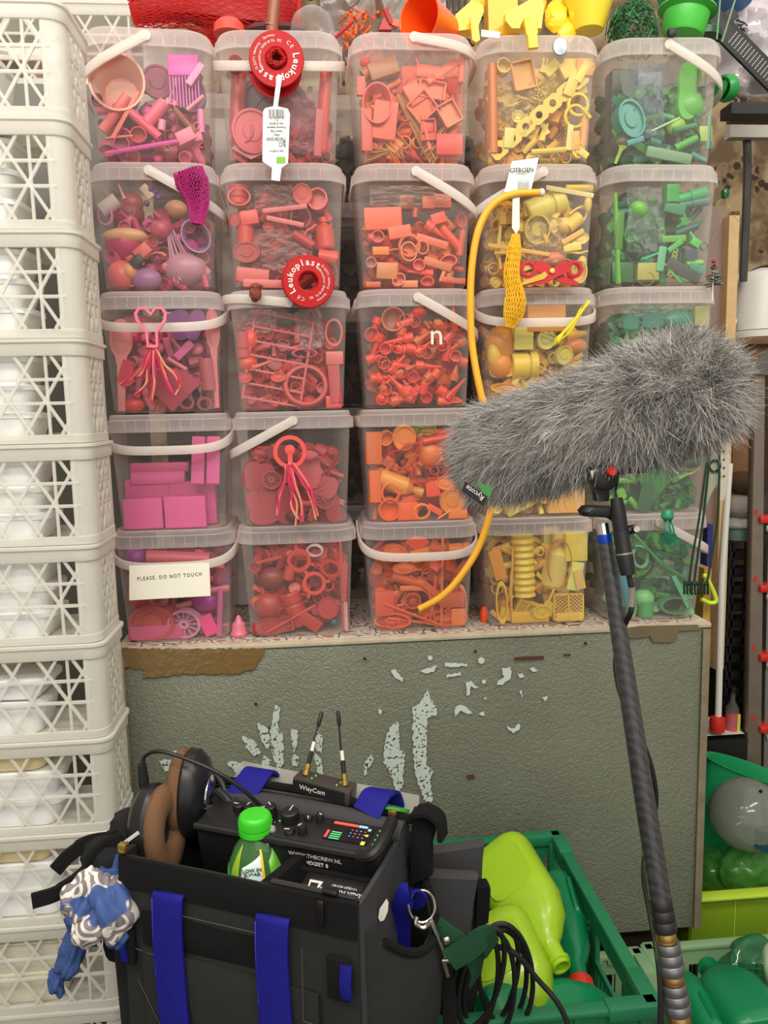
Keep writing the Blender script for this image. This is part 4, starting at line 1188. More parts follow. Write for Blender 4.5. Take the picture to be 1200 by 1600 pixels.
# ---------------------------------------------------------------- second row of buckets behind, seen in the gaps
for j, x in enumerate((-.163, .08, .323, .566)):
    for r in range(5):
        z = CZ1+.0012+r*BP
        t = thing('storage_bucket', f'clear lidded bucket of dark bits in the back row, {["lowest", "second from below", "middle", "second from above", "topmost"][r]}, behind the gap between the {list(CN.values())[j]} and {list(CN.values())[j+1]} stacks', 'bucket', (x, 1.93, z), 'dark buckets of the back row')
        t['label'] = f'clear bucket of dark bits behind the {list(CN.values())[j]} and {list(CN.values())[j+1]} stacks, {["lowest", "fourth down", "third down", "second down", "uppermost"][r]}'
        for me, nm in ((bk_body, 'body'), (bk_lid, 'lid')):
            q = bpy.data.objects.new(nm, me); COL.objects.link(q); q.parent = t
g = G(); rn = random.Random(3)
for k in range(50):
    g.add(rn.choice([ico(.02, 1), box(.03, .02, .04), lathe([(.012, -.02), (.012, .02)], 8)]), Tm(rn.uniform(-.07, .07), rn.uniform(-.07, .07), rn.uniform(.025, .15)) @ Euler((rn.random()*6, rn.random()*6, 0)).to_matrix().to_4x4(), k % 3)
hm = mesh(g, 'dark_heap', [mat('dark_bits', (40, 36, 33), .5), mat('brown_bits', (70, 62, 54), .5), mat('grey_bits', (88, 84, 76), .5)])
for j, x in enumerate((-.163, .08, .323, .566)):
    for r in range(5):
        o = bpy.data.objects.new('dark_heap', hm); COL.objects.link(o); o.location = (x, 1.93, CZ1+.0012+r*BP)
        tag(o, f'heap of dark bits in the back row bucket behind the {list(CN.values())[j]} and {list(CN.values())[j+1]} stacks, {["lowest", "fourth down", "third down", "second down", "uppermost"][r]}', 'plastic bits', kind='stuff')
g = G(); g.add(box(1.2, .02, 1.14, (.2, 2.2, CZ1+.573))); tag(g.build('shade_board', mat('shade_board_dark', (44, 38, 34), .8), None, 0), 'added dark board standing in for shade behind the back row of buckets', 'board')  # dark board added in place of the darkness behind the back row
for nm, x, z0, z1 in (('left', -.163, 1.06, 2.12),):
    g = G(); g.add(box(.05, .004, z1-z0, (x-.012, 1.795, (z0+z1)/2))); tag(g.build('white_board', mat('white_strip', (226, 224, 216), .6), None, 0), 'narrow white board between the pink and red bucket stacks', 'board')
# ---------------------------------------------------------------- shelf upright, kettle, pipe, ladder and the rest on the right
m_al = mat('aluminium', (178, 174, 168), .35, .85, bump=.1, bscale=60); m_red = mat('red_plastic', (196, 42, 32), .4)
m_pine = mat('pine_edge', (206, 172, 122), .55, var=.15, bscale=40); m_bwood = mat('brown_wood', (112, 76, 44), .5, var=.3, bscale=14)
m_black = mat('black_plastic', (20, 20, 21), .5); m_white = mat('white_plastic', (220, 216, 208), .4)
def quadbox(x0, y0, x1, y1, Y, d, name, m, label, cat, parent=None, b=0):
    a = at(x0, y1, Y); c = at(x1, y0, Y); g = G(); g.add(box(c.x-a.x, d, c.z-a.z, ((a.x+c.x)/2, Y+d/2, (a.z+c.z)/2), b))
    o = g.build(name, m, parent, 35 if b else 0)
    if label: tag(o, label, cat)
    return o
up = thing('shelf_upright', 'mauve shelf side panel with a pale pine front edge right of the green buckets', 'shelf', (.97, 1.9, 0))
a = at(1128, 500, 1.94); 
g = G(); g.add(box(.2, .02, 1.18, (a.x-.10, 1.96, 1.39))); g.build('side_panel', mat('mauve_board', (142, 120, 110), .6), up, 0)
g = G(); g.add(box(.026, .05, 1.15, (a.x+.013, 1.945, 1.375))); g.build('pine_edge', m_pine, up, 0)
lg = thing('wooden_cupboard', 'brown wooden cupboard with a framed door carrying the white kettle', 'cupboard', (1.4, 2.4, 0))
zk = at(1170, 527, 2.1).z
g = G(); g.add(box(.7, .4, zk-.02, (1.36, 2.32, (zk-.02)/2))); g.add(box(.72, .43, .02, (1.36, 2.31, zk-.01), .003)); g.build('body', m_bwood, lg)
g = G(); g.add(box(.11, .012, .5, (1.075, 2.113, zk-.3), .003)); g.build('door', mat('brown_wood_light', (132, 92, 54), .5, var=.25, bscale=12), lg)
g = G(); g.add(box(.2, .012, .5, (1.26, 2.113, zk-.3), .003)); g.build('door', MATS['brown_wood_light'], lg)
# kettle
kx = at(1187, 520, 2.2); kt = thing('kettle', 'white electric kettle with a water gauge standing on the brown cupboard', 'kettle', (kx.x, 2.2, zk))
g = G(); g.add(lathe([(.075, 0), (.082, .004), (.082, .02), (.07, .024)], 28), Tm(kx.x, 2.2, zk+.001)); g.build('base', m_white, kt)
g = G(); g.add(lathe([(.074, .026), (.066, .16), (.056, .185), (.02, .198), (0, .2)], 28), Tm(kx.x, 2.2, zk)); g.build('body', m_white, kt)
g = G(); g.add(box(.012, .008, .1, (kx.x, 2.2-.071, zk+.1), .003)); g.build('water_gauge', mat('dark_gauge', (70, 70, 72), .3), kt)
g = G(); g.add(tube(curve([(kx.x-.075, 2.2, zk+.05), (kx.x-.11, 2.2, zk+.06), (kx.x-.115, 2.2, zk+.14), (kx.x-.06, 2.2, zk+.175)], 6), .012, 8)); g.build('handle', m_white, kt)
g = G(); g.add(tube(curve([(kx.x-.07, 2.19, zk+.172), (kx.x, 2.19, zk+.203), (kx.x+.07, 2.19, zk+.195)], 6), .004, 6)); g.build('lid_trim', m_black, kt)
g = G(); g.add(tube(curve([at(1147, 195, 2.15), at(1160, 200, 2.15), at(1167, 222, 2.15), at(1167, 300, 2.15), at(1161, 440, 2.15)], 6), .011, 10)); g.add(tube([at(1150, 203, 2.14), at(1215, 205, 2.14)], .010, 10))
tag(g.build('pipe', mat('grey_pipe', (70, 68, 66), .4, .3)), 'dark grey bent pipe on the flowered wallpaper above the kettle', 'pipe')
quadbox(1141, 178, 1240, 190, 2.0, .02, 'wooden_rail', m_bwood, 'brown wooden rail under the bag of foil on the right', 'rail')
quadbox(1141, 190, 1240, 214, 2.12, .03, 'white_ledge', m_wallw, 'pale grey ledge above the flowered wallpaper', 'ledge')
quadbox(1139, 330, 1156, 510, 2.3, .02, 'wood_panel', m_bwood, 'narrow brown wood panel left of the grey pipe', 'panel')
g = G(); c = at(1146, 354, 2.28); g.add(lathe([(.012, -.01), (.012, .01), (.009, .01), (.009, -.01)], 16, True), Tm(*c) @ FACE); tag(g.build('hook_ring', mat('pale_ring', (170, 160, 150), .5)), 'small pale ring on the brown wood panel', 'ring')
quadbox(1143, 160, 1230, 177, 1.75, .05, 'dark_shelf', m_black, 'black shelf under the large clear bag on the right', 'shelf')
# big clear bag of pale stuff on the shelf
def blob_sheet(x0, y0, x1, y1, Y, name, m, label, cat, amp=.03, fr=9, n=26, dep=.1):
    g = G(); v = []; f = []
    for j in range(n+1):
        for i in range(n+1):
            u, w = i/n, j/n; p = at(x0+(x1-x0)*u, y0+(y1-y0)*w, Y); bulge = dep*math.sin(PI*min(1, max(0, u)))*math.sin(PI*(.1+.8*w))
            q = Vector((p.x*fr, p.z*fr, 1)); p = p+Vector((0, -bulge+noise.noise(q)*amp+noise.noise(q*3)*amp*.5, noise.noise(q*1.5)*amp*.3)); v.append(tuple(p))
    for j in range(n):
        for i in range(n): q = j*(n+1)+i; f.append((q, q+n+1, q+n+2, q+1))
    g.add((v, f)); o = g.build(name, m, None, 25)
    md = o.modifiers.new('thickness', 'SOLIDIFY'); md.thickness = .0015
    return tag(o, label, cat) if label else o
m_film = mat('clear_film', (215, 210, 214), .12, alpha=.38, spec=1)
o = blob_sheet(1085, 5, 1235, 158, 1.8, 'added_glint_bag', mat('foil_bag', (206, 198, 202), .18, alpha=.6, spec=1), 'large clear bag of pale wrapping with black writing at the top right', 'bag', .05, 14)
o2 = blob_sheet(1110, 20, 1230, 150, 1.9, 'wrapping', mat('pale_wrapping', (200, 186, 186), .5), 'pale pink and white wrapping inside the large clear bag', 'wrapping', .07, 12, 26, .08)
g = G()
for k in range(26):
    px, py = random.uniform(1152, 1164), 32+k*1.7
    g.add(tube([at(px-4, py, 1.69), at(px+random.uniform(-3, 5), py+random.uniform(-4, 4), 1.688), at(px+6, py+2, 1.69)], .0013, 5))
g.build('scribble', m_black, o)
# black perforated strap
def strap(path, Y, wpx, name, m, label, cat, t=.006):
    pts = curve([at(x, y, Y) for x, y in path], 6); T = (pts[-1]-pts[0]).normalized(); s = T.cross(Vector((0, 1, 0)))
    g = G(); g.add(ribbon(pts, s, wpx*Y/FPX, t)); o = g.build(name, m); return tag(o, label, cat) if label else o, pts, s
o, pts, s_ = strap([(1112, 28), (1150, 66), (1215, 132)], 1.62, 34, 'perforated_strap', m_black, 'wide black strap with rows of tiny white holes crossing the top right corner', 'strap')
g = G()
for i in range(16):
    for j in range(-3, 4):
        p = pts[0].lerp(pts[-1], .3+i*.044)+s_*(j*.004)+Vector((0, -.004, 0)); g.add(box(.0018, .001, .0018, tuple(p)))
q = g.build('hole_row', m_white, o, 0); q['kind'] = 'stuff'
strap([(1100, 45), (1135, 28), (1148, 18)], 1.66, 18, 'black_strap', m_black, 'short black ribbed strap behind the wide one at the top right', 'strap')
# ladder
LY = 1.91; ld = thing('ladder', 'aluminium step ladder with red rung ends at the right edge', 'ladder', (1.25, LY, 0))
def down(p, q):
    """the point where the line p to q reaches the floor"""
    d = q-p; return p+d*(p.z/-d.z)
a0, a1 = at(1184, 560, LY), at(1174, 1200, LY)
g = G(); g.add(ribbon([a0, a1, down(a0, a1)], (1, 0, 0), [.026, .042, .046], .02)); g.build('side_rail', mat('dull_brown_aluminium', (150, 138, 126), .35, .7, var=.2, bscale=30), ld)
b0, b1 = at(1203, 560, LY+.02), at(1190, 1215, LY+.02)
g = G(); g.add(ribbon([b0, b1, down(b0, b1)], (1, 0, 0), .014, .03)); g.build('side_rail', m_al, ld)
for i, y in enumerate((812, 920, 1028, 1140)):
    p = at(1202, y, LY); g = G(); g.add(box(.10, .05, .018, (p.x+.04, LY+.02, p.z-.022), .003)); st = g.build('step', m_al, ld)
    p = at(1193, y, LY-.02); g = G(); g.add(box(.036, .05, .02, (p.x+.008, LY, p.z), .005)); g.build('red_end_cap', m_red, st)
g = G(); p = at(1187, 572, LY-.015); g.add(prism([(-.038, -.017), (.026, -.024), (.036, .007), (.019, .04), (-.014, .012)], .02), FR(p)); g.build('hinge_bracket', mat('grey_bracket', (110, 106, 102), .4, .6), ld)
for x, y in ((1181, 800), (1180, 905), (1177, 1012), (1176, 1122)):
    p = at(x, y, LY-.012); g = G(); g.add(box(.009, .003, .014, tuple(p))); g.build('red_mark', m_red, ld, 0)
# white pole with red foot
wp = thing('white_pole', 'thin white pole with a red foot leaning in the gap by the ladder', 'pole', (.93, 1.7, 0))
g = G(); g.add(tube([at(1140, 724, 1.92), at(1128, 900, 1.91), at(1122, 1124, 1.9)], .0085, 12)); g.build('shaft', m_white, wp)
p = at(1121, 1130, 1.9); g = G(); g.add(lathe([(.019, -.02), (.021, 0), (.018, .016), (.01, .02)], 16), Tm(*p)); g.build('foot', m_red, wp)
# belt with holes
pts = [at(x, y, 1.66) for x, y in ((1132, 660), (1131, 700), (1129, 760), (1127, 782))]
bt = G(); bt.add(ribbon(pts, (1, 0, 0), [.026, .026, .024, .008], .003)); bo = tag(bt.build('belt', mat('pale_leather', (196, 188, 172), .5)), 'pale leather belt end with punched holes beside the white pole', 'belt')
for y in (705, 718, 731, 744):
    g = G(); g.add(lathe([(.002, -.001), (.002, .002)], 8), Tm(*at(1131, y, 1.657)) @ FACE); g.build('hole', m_black, bo)
# bottle, ledge, black crates
quadbox(1104, 1146, 1163, 1150, 1.90, .12, 'ledge_strip', mat('white_ledge', (214, 208, 198), .5), 'thin white ledge under the small bottle', 'ledge')
g = G(); p_ = at(1104, 1151, 1.92); g.add(box(.26, .18, p_.z, (p_.x-.03, 1.985, p_.z/2))); tag(g.build('ledge_box', m_black, None, 0), 'black box carrying the white ledge and the shelf panel', 'box')
p = at(1143, 1145, 1.93); bb = thing('glass_bottle', 'small glass bottle with a pink and yellow label on the white ledge', 'bottle', p)
g = G(); g.add(lathe([(.015, 0), (.017, .004), (.017, .07), (.006, .09), (.006, .112)], 16), Tm(*p)); g.build('glass', mat('grey_glass', (110, 116, 104), .08, alpha=.35), bb)
g = G(); g.add(lathe([(.0175, .008), (.0175, .058)], 16), Tm(*p)); g.build('label', mat('pink_label', (184, 84, 96), .5), bb)
g = G(); g.add(ribbon([p+Vector((.01, -.0165, .008)), p+Vector((.01, -.0165, .058))], (1, 0, 0), .008, .001)); g.build('label_edge', mat('yellow_label', (206, 200, 70), .5), bb)
g = G(); g.add(lathe([(.0075, .112), (.0075, .13)], 12), Tm(*p)); g.build('cap', m_black, bb)
bc = thing('black_crate', 'stack of black fruit crates in the gap behind the ladder', 'crate', (1.1, 2.0, 0))
x0_ = at(1141, 900, 1.95).x
for k in range(11):
    z = at(1150, 1140, 1.95).z+k*.047
    g = G(); g.add(box(.16, .12, .006, (x0_+.08, 2.02, z))); g.add(box(.16, .006, .018, (x0_+.08, 1.96, z+.012))); g.add(box(.006, .12, .035, (x0_+.003, 2.02, z+.02)))
    for i in range(5): g.add(box(.006, .006, .045, (x0_+.012+i*.034, 1.96, z+.022)))
    q = g.build('crate_side', mat('black_crate_plastic', (16, 18, 18), .45), bc, 0)
g = G(); zt = at(1150, 1140, 1.95).z+11*.047; g.add(loft([rr(.15, .12, .03, 0), rr(.16, .13, .03, .03), rr(.17, .14, .03, .034)]), Tm(x0_+.085, 2.02, zt)); tag(g.build('green_basin', mat('grey_green_basin', (110, 136, 124), .5)), 'grey green basin on top of the black crates', 'basin')
for k, (x, y, w, h) in enumerate(((1160, 790, 60, 34), (1158, 822, 56, 30), (1162, 755, 50, 30))):
    p = at(x, y, 2.02); g = G(); g.add(ico(1, 3, (w*.0008, .06, h*.0011), .12, 4, k), Tm(*p)); tag(g.build('cloth_bundle', mat(['pale_cloth', 'white_cloth', 'brown_cloth'][k], [(172, 164, 156), (196, 192, 184), (88, 66, 48)][k], .9)), ['grey folded cloth in the gap behind the ladder', 'whitish folded cloth resting on the basin', 'dark brown cloth uppermost in the gap behind the ladder'][k], 'cloth')
quadbox(1092, 820, 1106, 1500, 1.72, .03, 'blue_folder', mat('dark_blue_card', (40, 42, 110), .5), 'dark blue card behind the bottom green bucket', 'card')
quadbox(1098, 888, 1112, 974, 1.62, .05, 'yellow_packet', mat('yellow_packet', (176, 140, 60), .5, var=.4, bscale=40), 'crumpled yellow packet on the cabinet corner', 'packet')
# ---------------------------------------------------------------- things hung on and laid upon the buckets
YH = 1.488
def rgbm(name, h, **k): return mat(name, tuple(int(h[i:i+2], 16) for i in (0, 2, 4)), **k)
m_spool = mat('red_spool_plastic', (178, 14, 18), .5, spec=.25)
def arctext(g, s, R, a0, step, size, inside=False, mi=0, bold=False):
    for i, ch in enumerate(s):
        if ch == ' ': continue
        a = a0-i*step if not inside else a0+i*step
        m = Matrix.Rotation(math.radians(a), 4, 'Z') @ Tm(0, R, 0) @ (Matrix() if not inside else Rz(180))
        g.add(text(ch, size, .0002, 'CENTER', bold), m, mi)
def spool(px, py, r, turn, label, yarn=False, Y=YH):
    p = at(px, py, Y); k = r*Y/FPX; M = Tm(*p) @ FACE; t = thing('tape_spool', label, 'spool', p)
    g = G(); g.add(lathe([(k*.36, .0), (k*.42, .002), (k*.97, .001), (k, -.001), (k*.97, -.003), (k*.36, -.003)], 48, True), M); g.build('front_flange', m_spool, t)
    g = G(); g.add(lathe([(k*.36, -.003), (k*.42, -.003), (k*.42, -.022), (k*.36, -.022)], 32, True), M); g.build('hub', m_spool, t)
    g = G(); g.add(lathe([(k*.36, -.022), (k*.98, -.022), (k*.98, -.025), (k*.36, -.025)], 48, True), M @ Tm(-k*.08, k*.1 if not yarn else -k*.2, 0)); g.build('back_flange', m_spool, t)
    g = G(); arctext(g, 'Leukoplast', k*.72, turn, 17, k*.34, bold=True); arctext(g, 'BSN medical GmbH & Co. KG', k*.62, turn-160, 5.6, k*.13); arctext(g, 'D-22771 Hamburg · Germany', k*.8, turn-165, 4.6, k*.13)
    arctext(g, 'CE', k*.7, turn+40, 14, k*.2)
    v = [(a, b, c+.0022) for a, b, c in g.v]; g.v = [tuple(M @ Vector(q)) for q in v]; q = g.build('lettering', m_white, t, 0); q['label'] = 'white lettering around the red flange'
    if yarn:
        g = G()
        for i in range(60):
            a = random.uniform(0, 2*PI); rr_ = k*random.uniform(.2, .36); P = [(rr_*math.cos(a+j*.5)*random.uniform(.8, 1.1), rr_*math.sin(a+j*.5)*random.uniform(.8, 1.1), random.uniform(-.006, .01)) for j in range(6)]
            g.add(tube(curve(P, 3), .0014, 5), M)
        q = g.build('wool', mat('red_wool', (176, 24, 24), .9)); q.parent = None; tag(q, 'clump of red wool stuffed in the hole of the upper tape spool', 'wool', kind='stuff')
    return t
spool(432, 92, 40, -80, 'red tape spool with white lettering and red wool, hanging on the top red bucket', True)
spool(482, 440, 39, 120, 'red tape spool with white lettering, hanging at the foot of the second red bucket')
def plate(pts, Y, t, name, m, parent=None, smooth=0):
    c = [at(x, y, Y) if not isinstance(Y, (list, tuple)) else at(x, y, Y[i]) for i, (x, y) in enumerate(pts)]; n = len(c)
    g = G(); g.add(([tuple(p) for p in c]+[tuple(p+Vector((0, t, 0))) for p in c], [tuple(range(n)), tuple(range(n, 2*n))[::-1]]+[(i, n+i, n+(i+1) % n, (i+1) % n) for i in range(n)]))
    return g.build(name, m, parent, smooth)
def ink(g, s, px, py, Y, h, rot=0, al='CENTER', bold=False, sp=1, sq=1):
    p = at(px, py, Y); g.add(text(s, h*Y/FPX*1.35, .0002, al, bold, sp), FR(p) @ Rz(rot) @ Matrix.Diagonal((sq, 1, 1, 1))); return g
m_ink = mat('black_ink', (24, 24, 26), .6); m_tag = mat('white_tag_plastic', (228, 232, 226), .45)
# fruit-net tag with printing upside down
t = plate([(434, 116), (441, 118), (434, 166), (450, 170), (453, 178), (450, 255), (440, 262), (437, 283), (424, 281), (425, 262), (410, 252), (411, 174), (414, 169), (427, 166), (430, 140)], YH-.006, .0008, 'net_tag', m_tag)
tag(t, 'white plastic net tag with barcode and upside-down print hanging from the upper red spool', 'tag')
g = G(); Yt = YH-.0065
for i in range(14):
    p = at(420+i*1.8, 177, Yt); g.add(box(random.choice([.0006, .0012]), .0004, .013, tuple(p)))
for s_, x, y, h in (('Eosta  NL-BIO-01', 432, 236, 3.4), ('BIO', 441, 225, 8), ('Mandarijnen', 431, 218, 7), ('Klasse I', 432, 211, 3.6), ('Gewicht 750gr', 432, 205, 3.6), ('Oorsprong Griekenland', 432, 199, 3.4), ('Verp. NL-BIO-06', 432, 193, 3.4), ('Var. 3', 432, 188, 3), ('EKG 4020182717701', 432, 184, 3)): ink(g, s_, x, y, Yt, h, 180, sq=.62)
q = g.build('print', m_ink, t, 0)
plate([(432, 245), (446, 245), (446, 255), (432, 255)], YH-.0068, .0006, 'green_leaf_logo', mat('logo_green', (120, 178, 40), .5), t)
# crimson net pouch
def net(pts, R, name, m, label, cat, seed=0, n=150, flat=.6, Y0=None):
    """soft net bag: crossing threads wound over a tapering tube"""
    rn = random.Random(seed); P, T = frames(curve(pts, 6)); N = len(P)-1; g = G()
    rad = lambda u: np.interp(u*(len(R)-1), range(len(R)), R)
    side = [Vector((0, 1, 0)).cross(t).normalized() for t in T]
    ph = [rn.uniform(0, 6) for _ in range(4)]
    def pos(u, a, kk=1):
        i = min(N-1, int(u*N)); f_ = u*N-i; p = P[i].lerp(P[i+1], f_); r = kk*rad(u)*(1+.13*math.sin(3*a+ph[0]+u*5)+.08*math.sin(5*a+ph[1]))
        return p+side[i]*math.cos(a)*r+Vector((0, -1, 0))*math.sin(a)*r*flat
    k = n//2
    for i in range(k):
        for sg in (1, -1):
            a0 = 2*PI*i/k; S_ = 26; g.add(tube([pos(j/S_, a0+sg*j/S_*2.6+.04*math.sin(j*2.1+i)) for j in range(S_+1)], .0009, 4, False))
    g.add(loft([[tuple(pos(u/14, 2*PI*q/14, .72)) for q in range(14)] for u in range(15)]), None, 1)
    # the gathered cloth lies a little inside the threads
    o = g.build(name, [m[0], m[1]]); return tag(o, label, cat)
mn = (mat('crimson_net', (176, 30, 112), .6), mat('crimson_inner', (70, 8, 42), .8))
net([at(295, 266, YH-.012), at(303, 292, YH-.012), at(308, 322, YH-.01), at(307, 350, YH-.008)], [.024, .029, .021, .015, .009], 'net_pouch', mn, 'crimson net pouch hanging from the handle of the second pink bucket', 'net', 1, 60)
# pink heart-shaped cutter with yarn tassel
def strand(g, path, Y, r, mi=0, n=3, spread=2.0):
    for q in range(n):
        P = [at(x+random.uniform(-spread, spread), y+random.uniform(-spread, spread), Y-random.uniform(0, .006)) for x, y in path]; g.add(tube(curve(P, 5), r, 5), None, (mi+q) % 3)
hm_ = thing('heart_cutter', 'pink heart-headed plastic cutter with a yarn tassel on the third pink bucket', 'cutter', at(238, 510, YH))
g = G(); H2 = [(x*1.0, y) for x, y in HEART]; P = [(x*.052*1.0, y*.064) for x, y in H2]; g.add(hollow(P, .008, .0052), FR(at(237, 511, YH-.009))); g.build('cutter_wall', mat('pink_cutter', (232, 118, 140), .4), hm_)
yar = [mat('red_yarn', (196, 36, 76), .8), mat('cream_yarn', (214, 150, 110), .8), mat('pink_yarn', (214, 62, 100), .8)]
g = G()
for path in ([(236, 538), (222, 570), (205, 590), (190, 600)], [(238, 538), (232, 575), (228, 600), (212, 616)], [(240, 540), (241, 575), (240, 600), (235, 628)], [(243, 540), (255, 570), (275, 585), (281, 600), (276, 618)], [(241, 540), (252, 575), (264, 605), (272, 616)], [(238, 540), (228, 568), (222, 586), (212, 590)]): strand(g, path, YH-.004, .0021)
g.build('tassel', yar, hm_)
rt_ = thing('ring_pendant', 'coral ring with a tongue and a yarn tassel hanging on the fourth red bucket', 'pendant', at(453, 706, YH))
g = G(); p = at(453, 706, YH); g.add(lathe([(.0235, .003), (.031, .003), (.031, -.003), (.0235, -.003)], 36, True), Tm(*p) @ FACE); g.add(lathe([(0, .004), (.0095, .003), (.0095, -.003), (0, -.003)], 18), Tm(*(p+Vector((0, 0, .004)))) @ FACE); g.add(box(.009, .006, .022, (p.x, p.y, p.z-.012))); g.build('ring', mat('coral_plastic', (222, 78, 70), .4), rt_)
g = G()
for path in ([(446, 724), (445, 750), (436, 775), (434, 804)], [(450, 724), (452, 755), (462, 785), (462, 820)], [(455, 724), (462, 760), (470, 790), (472, 815)], [(458, 722), (482, 755), (488, 775), (497, 805)], [(455, 726), (478, 760), (490, 790), (493, 812)], [(449, 726), (456, 765), (455, 790), (466, 812)]): strand(g, path, YH-.002, .0019)
g.build('tassel', yar, rt_)
# card
cd = plate([(202, 884), (327, 879), (329, 931), (202, 938)], YH-.004, .0015, 'sign_card', mat('cream_card', (238, 234, 216), .6)); tag(cd, 'cream card reading PLEASE. DO NOT TOUCH on the bottom pink bucket', 'sign')
g = ink(G(), 'PLEASE. DO NOT TOUCH', 265, 901, YH-.0045, 6.2, 1.8, sp=1.35); 
cd2 = g.build('lettering', m_ink, cd, 0)
xs = [v.co.x for v in cd2.data.vertices]; k = (98*.00121)/(max(xs)-min(xs)); mid = (max(xs)+min(xs))/2
for v in cd2.data.vertices: v.co.x = mid+(v.co.x-mid)*k
g = ink(G(), 'n', 682, 524, DY-.002, 34); tag(g.build('letter', m_white, None, 0), 'white letter n stuck on the middle orange bucket', 'letter')
g = G(); p = at(875, 73, DY-.003); g.add(lathe([(0, -.001), (.0135, -.001), (.0125, .001), (0, .0016)], 24), Tm(*p) @ FACE @ Matrix.Diagonal((1, 1.15, 1, 1))); tag(g.build('round_badge', mat('silver_badge', (150, 158, 170), .25, .6)), 'small round silver badge on the rim of the top yellow bucket', 'badge')
# brown seed pod, pink cone, orange stub
g = G(); g.add(ico(1, 3, (.011, .011, .016), .25, 3, 4), Tm(*at(399, 458, YH))); g.add(ico(1, 2, (.012, .012, .007), .3, 5, 1), Tm(*(at(400, 448, YH)))); tag(g.build('seed_pod', mat('brown_pod', (126, 62, 44), .7)), 'brown seed pod behind the handle of the third red bucket', 'seed pod')
p = at(375, 1017, 1.56); p.z = CZ1+.0015; g = G(); g.add(lathe([(.017, 0), (.0175, .006), (.015, .01), (.0135, .024), (.0075, .03), (.006, .036), (.002, .042)], 20), Tm(*p)); tag(g.build('pink_cap', mat('translucent_pink', (232, 130, 150), .3, alpha=.75)), 'translucent pink conical cap standing on the cabinet between pink and red buckets', 'cap')
p = at(757, 990, 1.58); p.z = CZ1+.0015; g = G(); g.add(lathe([(.008, 0), (.009, .02), (.004, .032)], 14), Tm(*p)); tag(g.build('orange_stub', mat('orange_stub', (240, 84, 26), .4)), 'small orange stub standing between the bottom orange and yellow buckets', 'cap')
# long yellow rubber tube
P = [at(x, y, q) for x, y, q in ((846, 301, YH-.012), (800, 304, YH-.016), (768, 322, YH-.018), (748, 358, YH-.018), (738, 410, YH-.016), (735, 470, YH-.014), (738, 540, YH-.012), (752, 618, YH-.02), (774, 700, YH-.02), (770, 780, YH-.016), (750, 850, YH-.014), (720, 900, YH-.02), (690, 932, YH-.02), (655, 952, YH-.012))]
yt = thing('rubber_tube', 'long orange yellow rubber tube hanging in a bow from the second yellow bucket', 'tube', P[0]); g = G(); g.add(tube(curve(P, 8), .0068, 12)); g.build('hose', mat('yellow_rubber', (242, 174, 40), .4), yt)
g = G(); g.add(lathe([(.0075, -.003), (.0075, .003), (.004, .006)], 12), Tm(*P[0]) @ Matrix.Rotation(PI/2, 4, 'Y')); g.build('end_plug', m_white, yt)
# citron tag, strip and yellow net tassel
ct = thing('net_tag', 'white printed fruit tag with a hanging strip on the second yellow bucket', 'tag', at(815, 270, YH))
g = G(); v = [at(x, y, q) for x, y, q in ((800, 252, YH), (842, 246, YH+.004), (828, 304, YH-.012), (788, 300, YH-.014))]; g.add(([tuple(q) for q in v]+[tuple(q+Vector((0, .0006, 0))) for q in v], [(0, 1, 2, 3), (7, 6, 5, 4), (0, 3, 7, 4), (1, 5, 6, 2), (0, 4, 5, 1), (2, 6, 7, 3)])); g.build('tag_sheet', m_tag, ct, 0)
g = G(); ink(g, 'CITROEN', 815, 266, YH-.008, 6.5, 2, bold=True); ink(g, '- 4 STUKS -', 813, 272, YH-.010, 3, 2)
for i in range(6): ink(g, 'Herkomst Spanje', 818, 282+i*2.6, YH-.0125, 2, 0)
g.build('print', m_ink, ct, 0)
plate([(801, 304), (812, 306), (812, 356), (807, 366), (800, 356)], YH-.016, .0006, 'strip', m_white, ct)
yn = (mat('yellow_net', (236, 184, 36), .6), mat('yellow_inner', (214, 160, 30), .8))
net([at(806, 366, YH-.012), at(803, 395, YH-.012), at(800, 430, YH-.012), at(806, 462, YH-.014), at(802, 490, YH-.014), at(795, 512, YH-.012)], [.006, .011, .013, .015, .02, .017, .006], 'net_tassel', yn, 'bunched yellow net hanging over the handle of the third yellow bucket', 'net', 2, 44)
# red toy scissors
sc = thing('toy_scissors', 'red toy scissors with a yellow pivot on the second yellow bucket', 'scissors', at(865, 425, YH)); mred = mat('scissors_red', (190, 30, 36), .35)
for x, w in ((825, 0), (897, 1)):
    p = at(x, 421, YH-.004); g = G(); g.add(lathe([(.0085, .003), (.0165, .003), (.0165, -.003), (.0085, -.003)], 30, True), Tm(*p) @ FACE); g.add(lathe([(.0105, .0045), (.0135, .0045), (.0135, -.003), (.0105, -.003)], 30, True), Tm(*p) @ FACE); g.build('finger_ring', mred, sc)
plate([(836, 408), (848, 407), (872, 424), (905, 442), (904, 446), (882, 444), (860, 432), (840, 424)], YH-.004, .004, 'blade', mred, sc)
plate([(886, 408), (876, 410), (852, 428), (812, 444), (826, 446), (856, 442), (872, 432), (888, 426)], YH-.009, .004, 'blade', mred, sc)
plate([(852, 424), (856, 430), (850, 436), (818, 445), (812, 443), (838, 432)], YH-.0115, .002, 'yellow_clip', mat('yellow_clip', (240, 168, 44), .4), sc)
p = at(863, 423, YH-.012); g = G(); g.add(lathe([(0, .002), (.0045, .001), (.0045, -.004)], 14), Tm(*p) @ FACE); g.build('pivot', mat('yellow_pivot', (232, 200, 90), .4), sc)
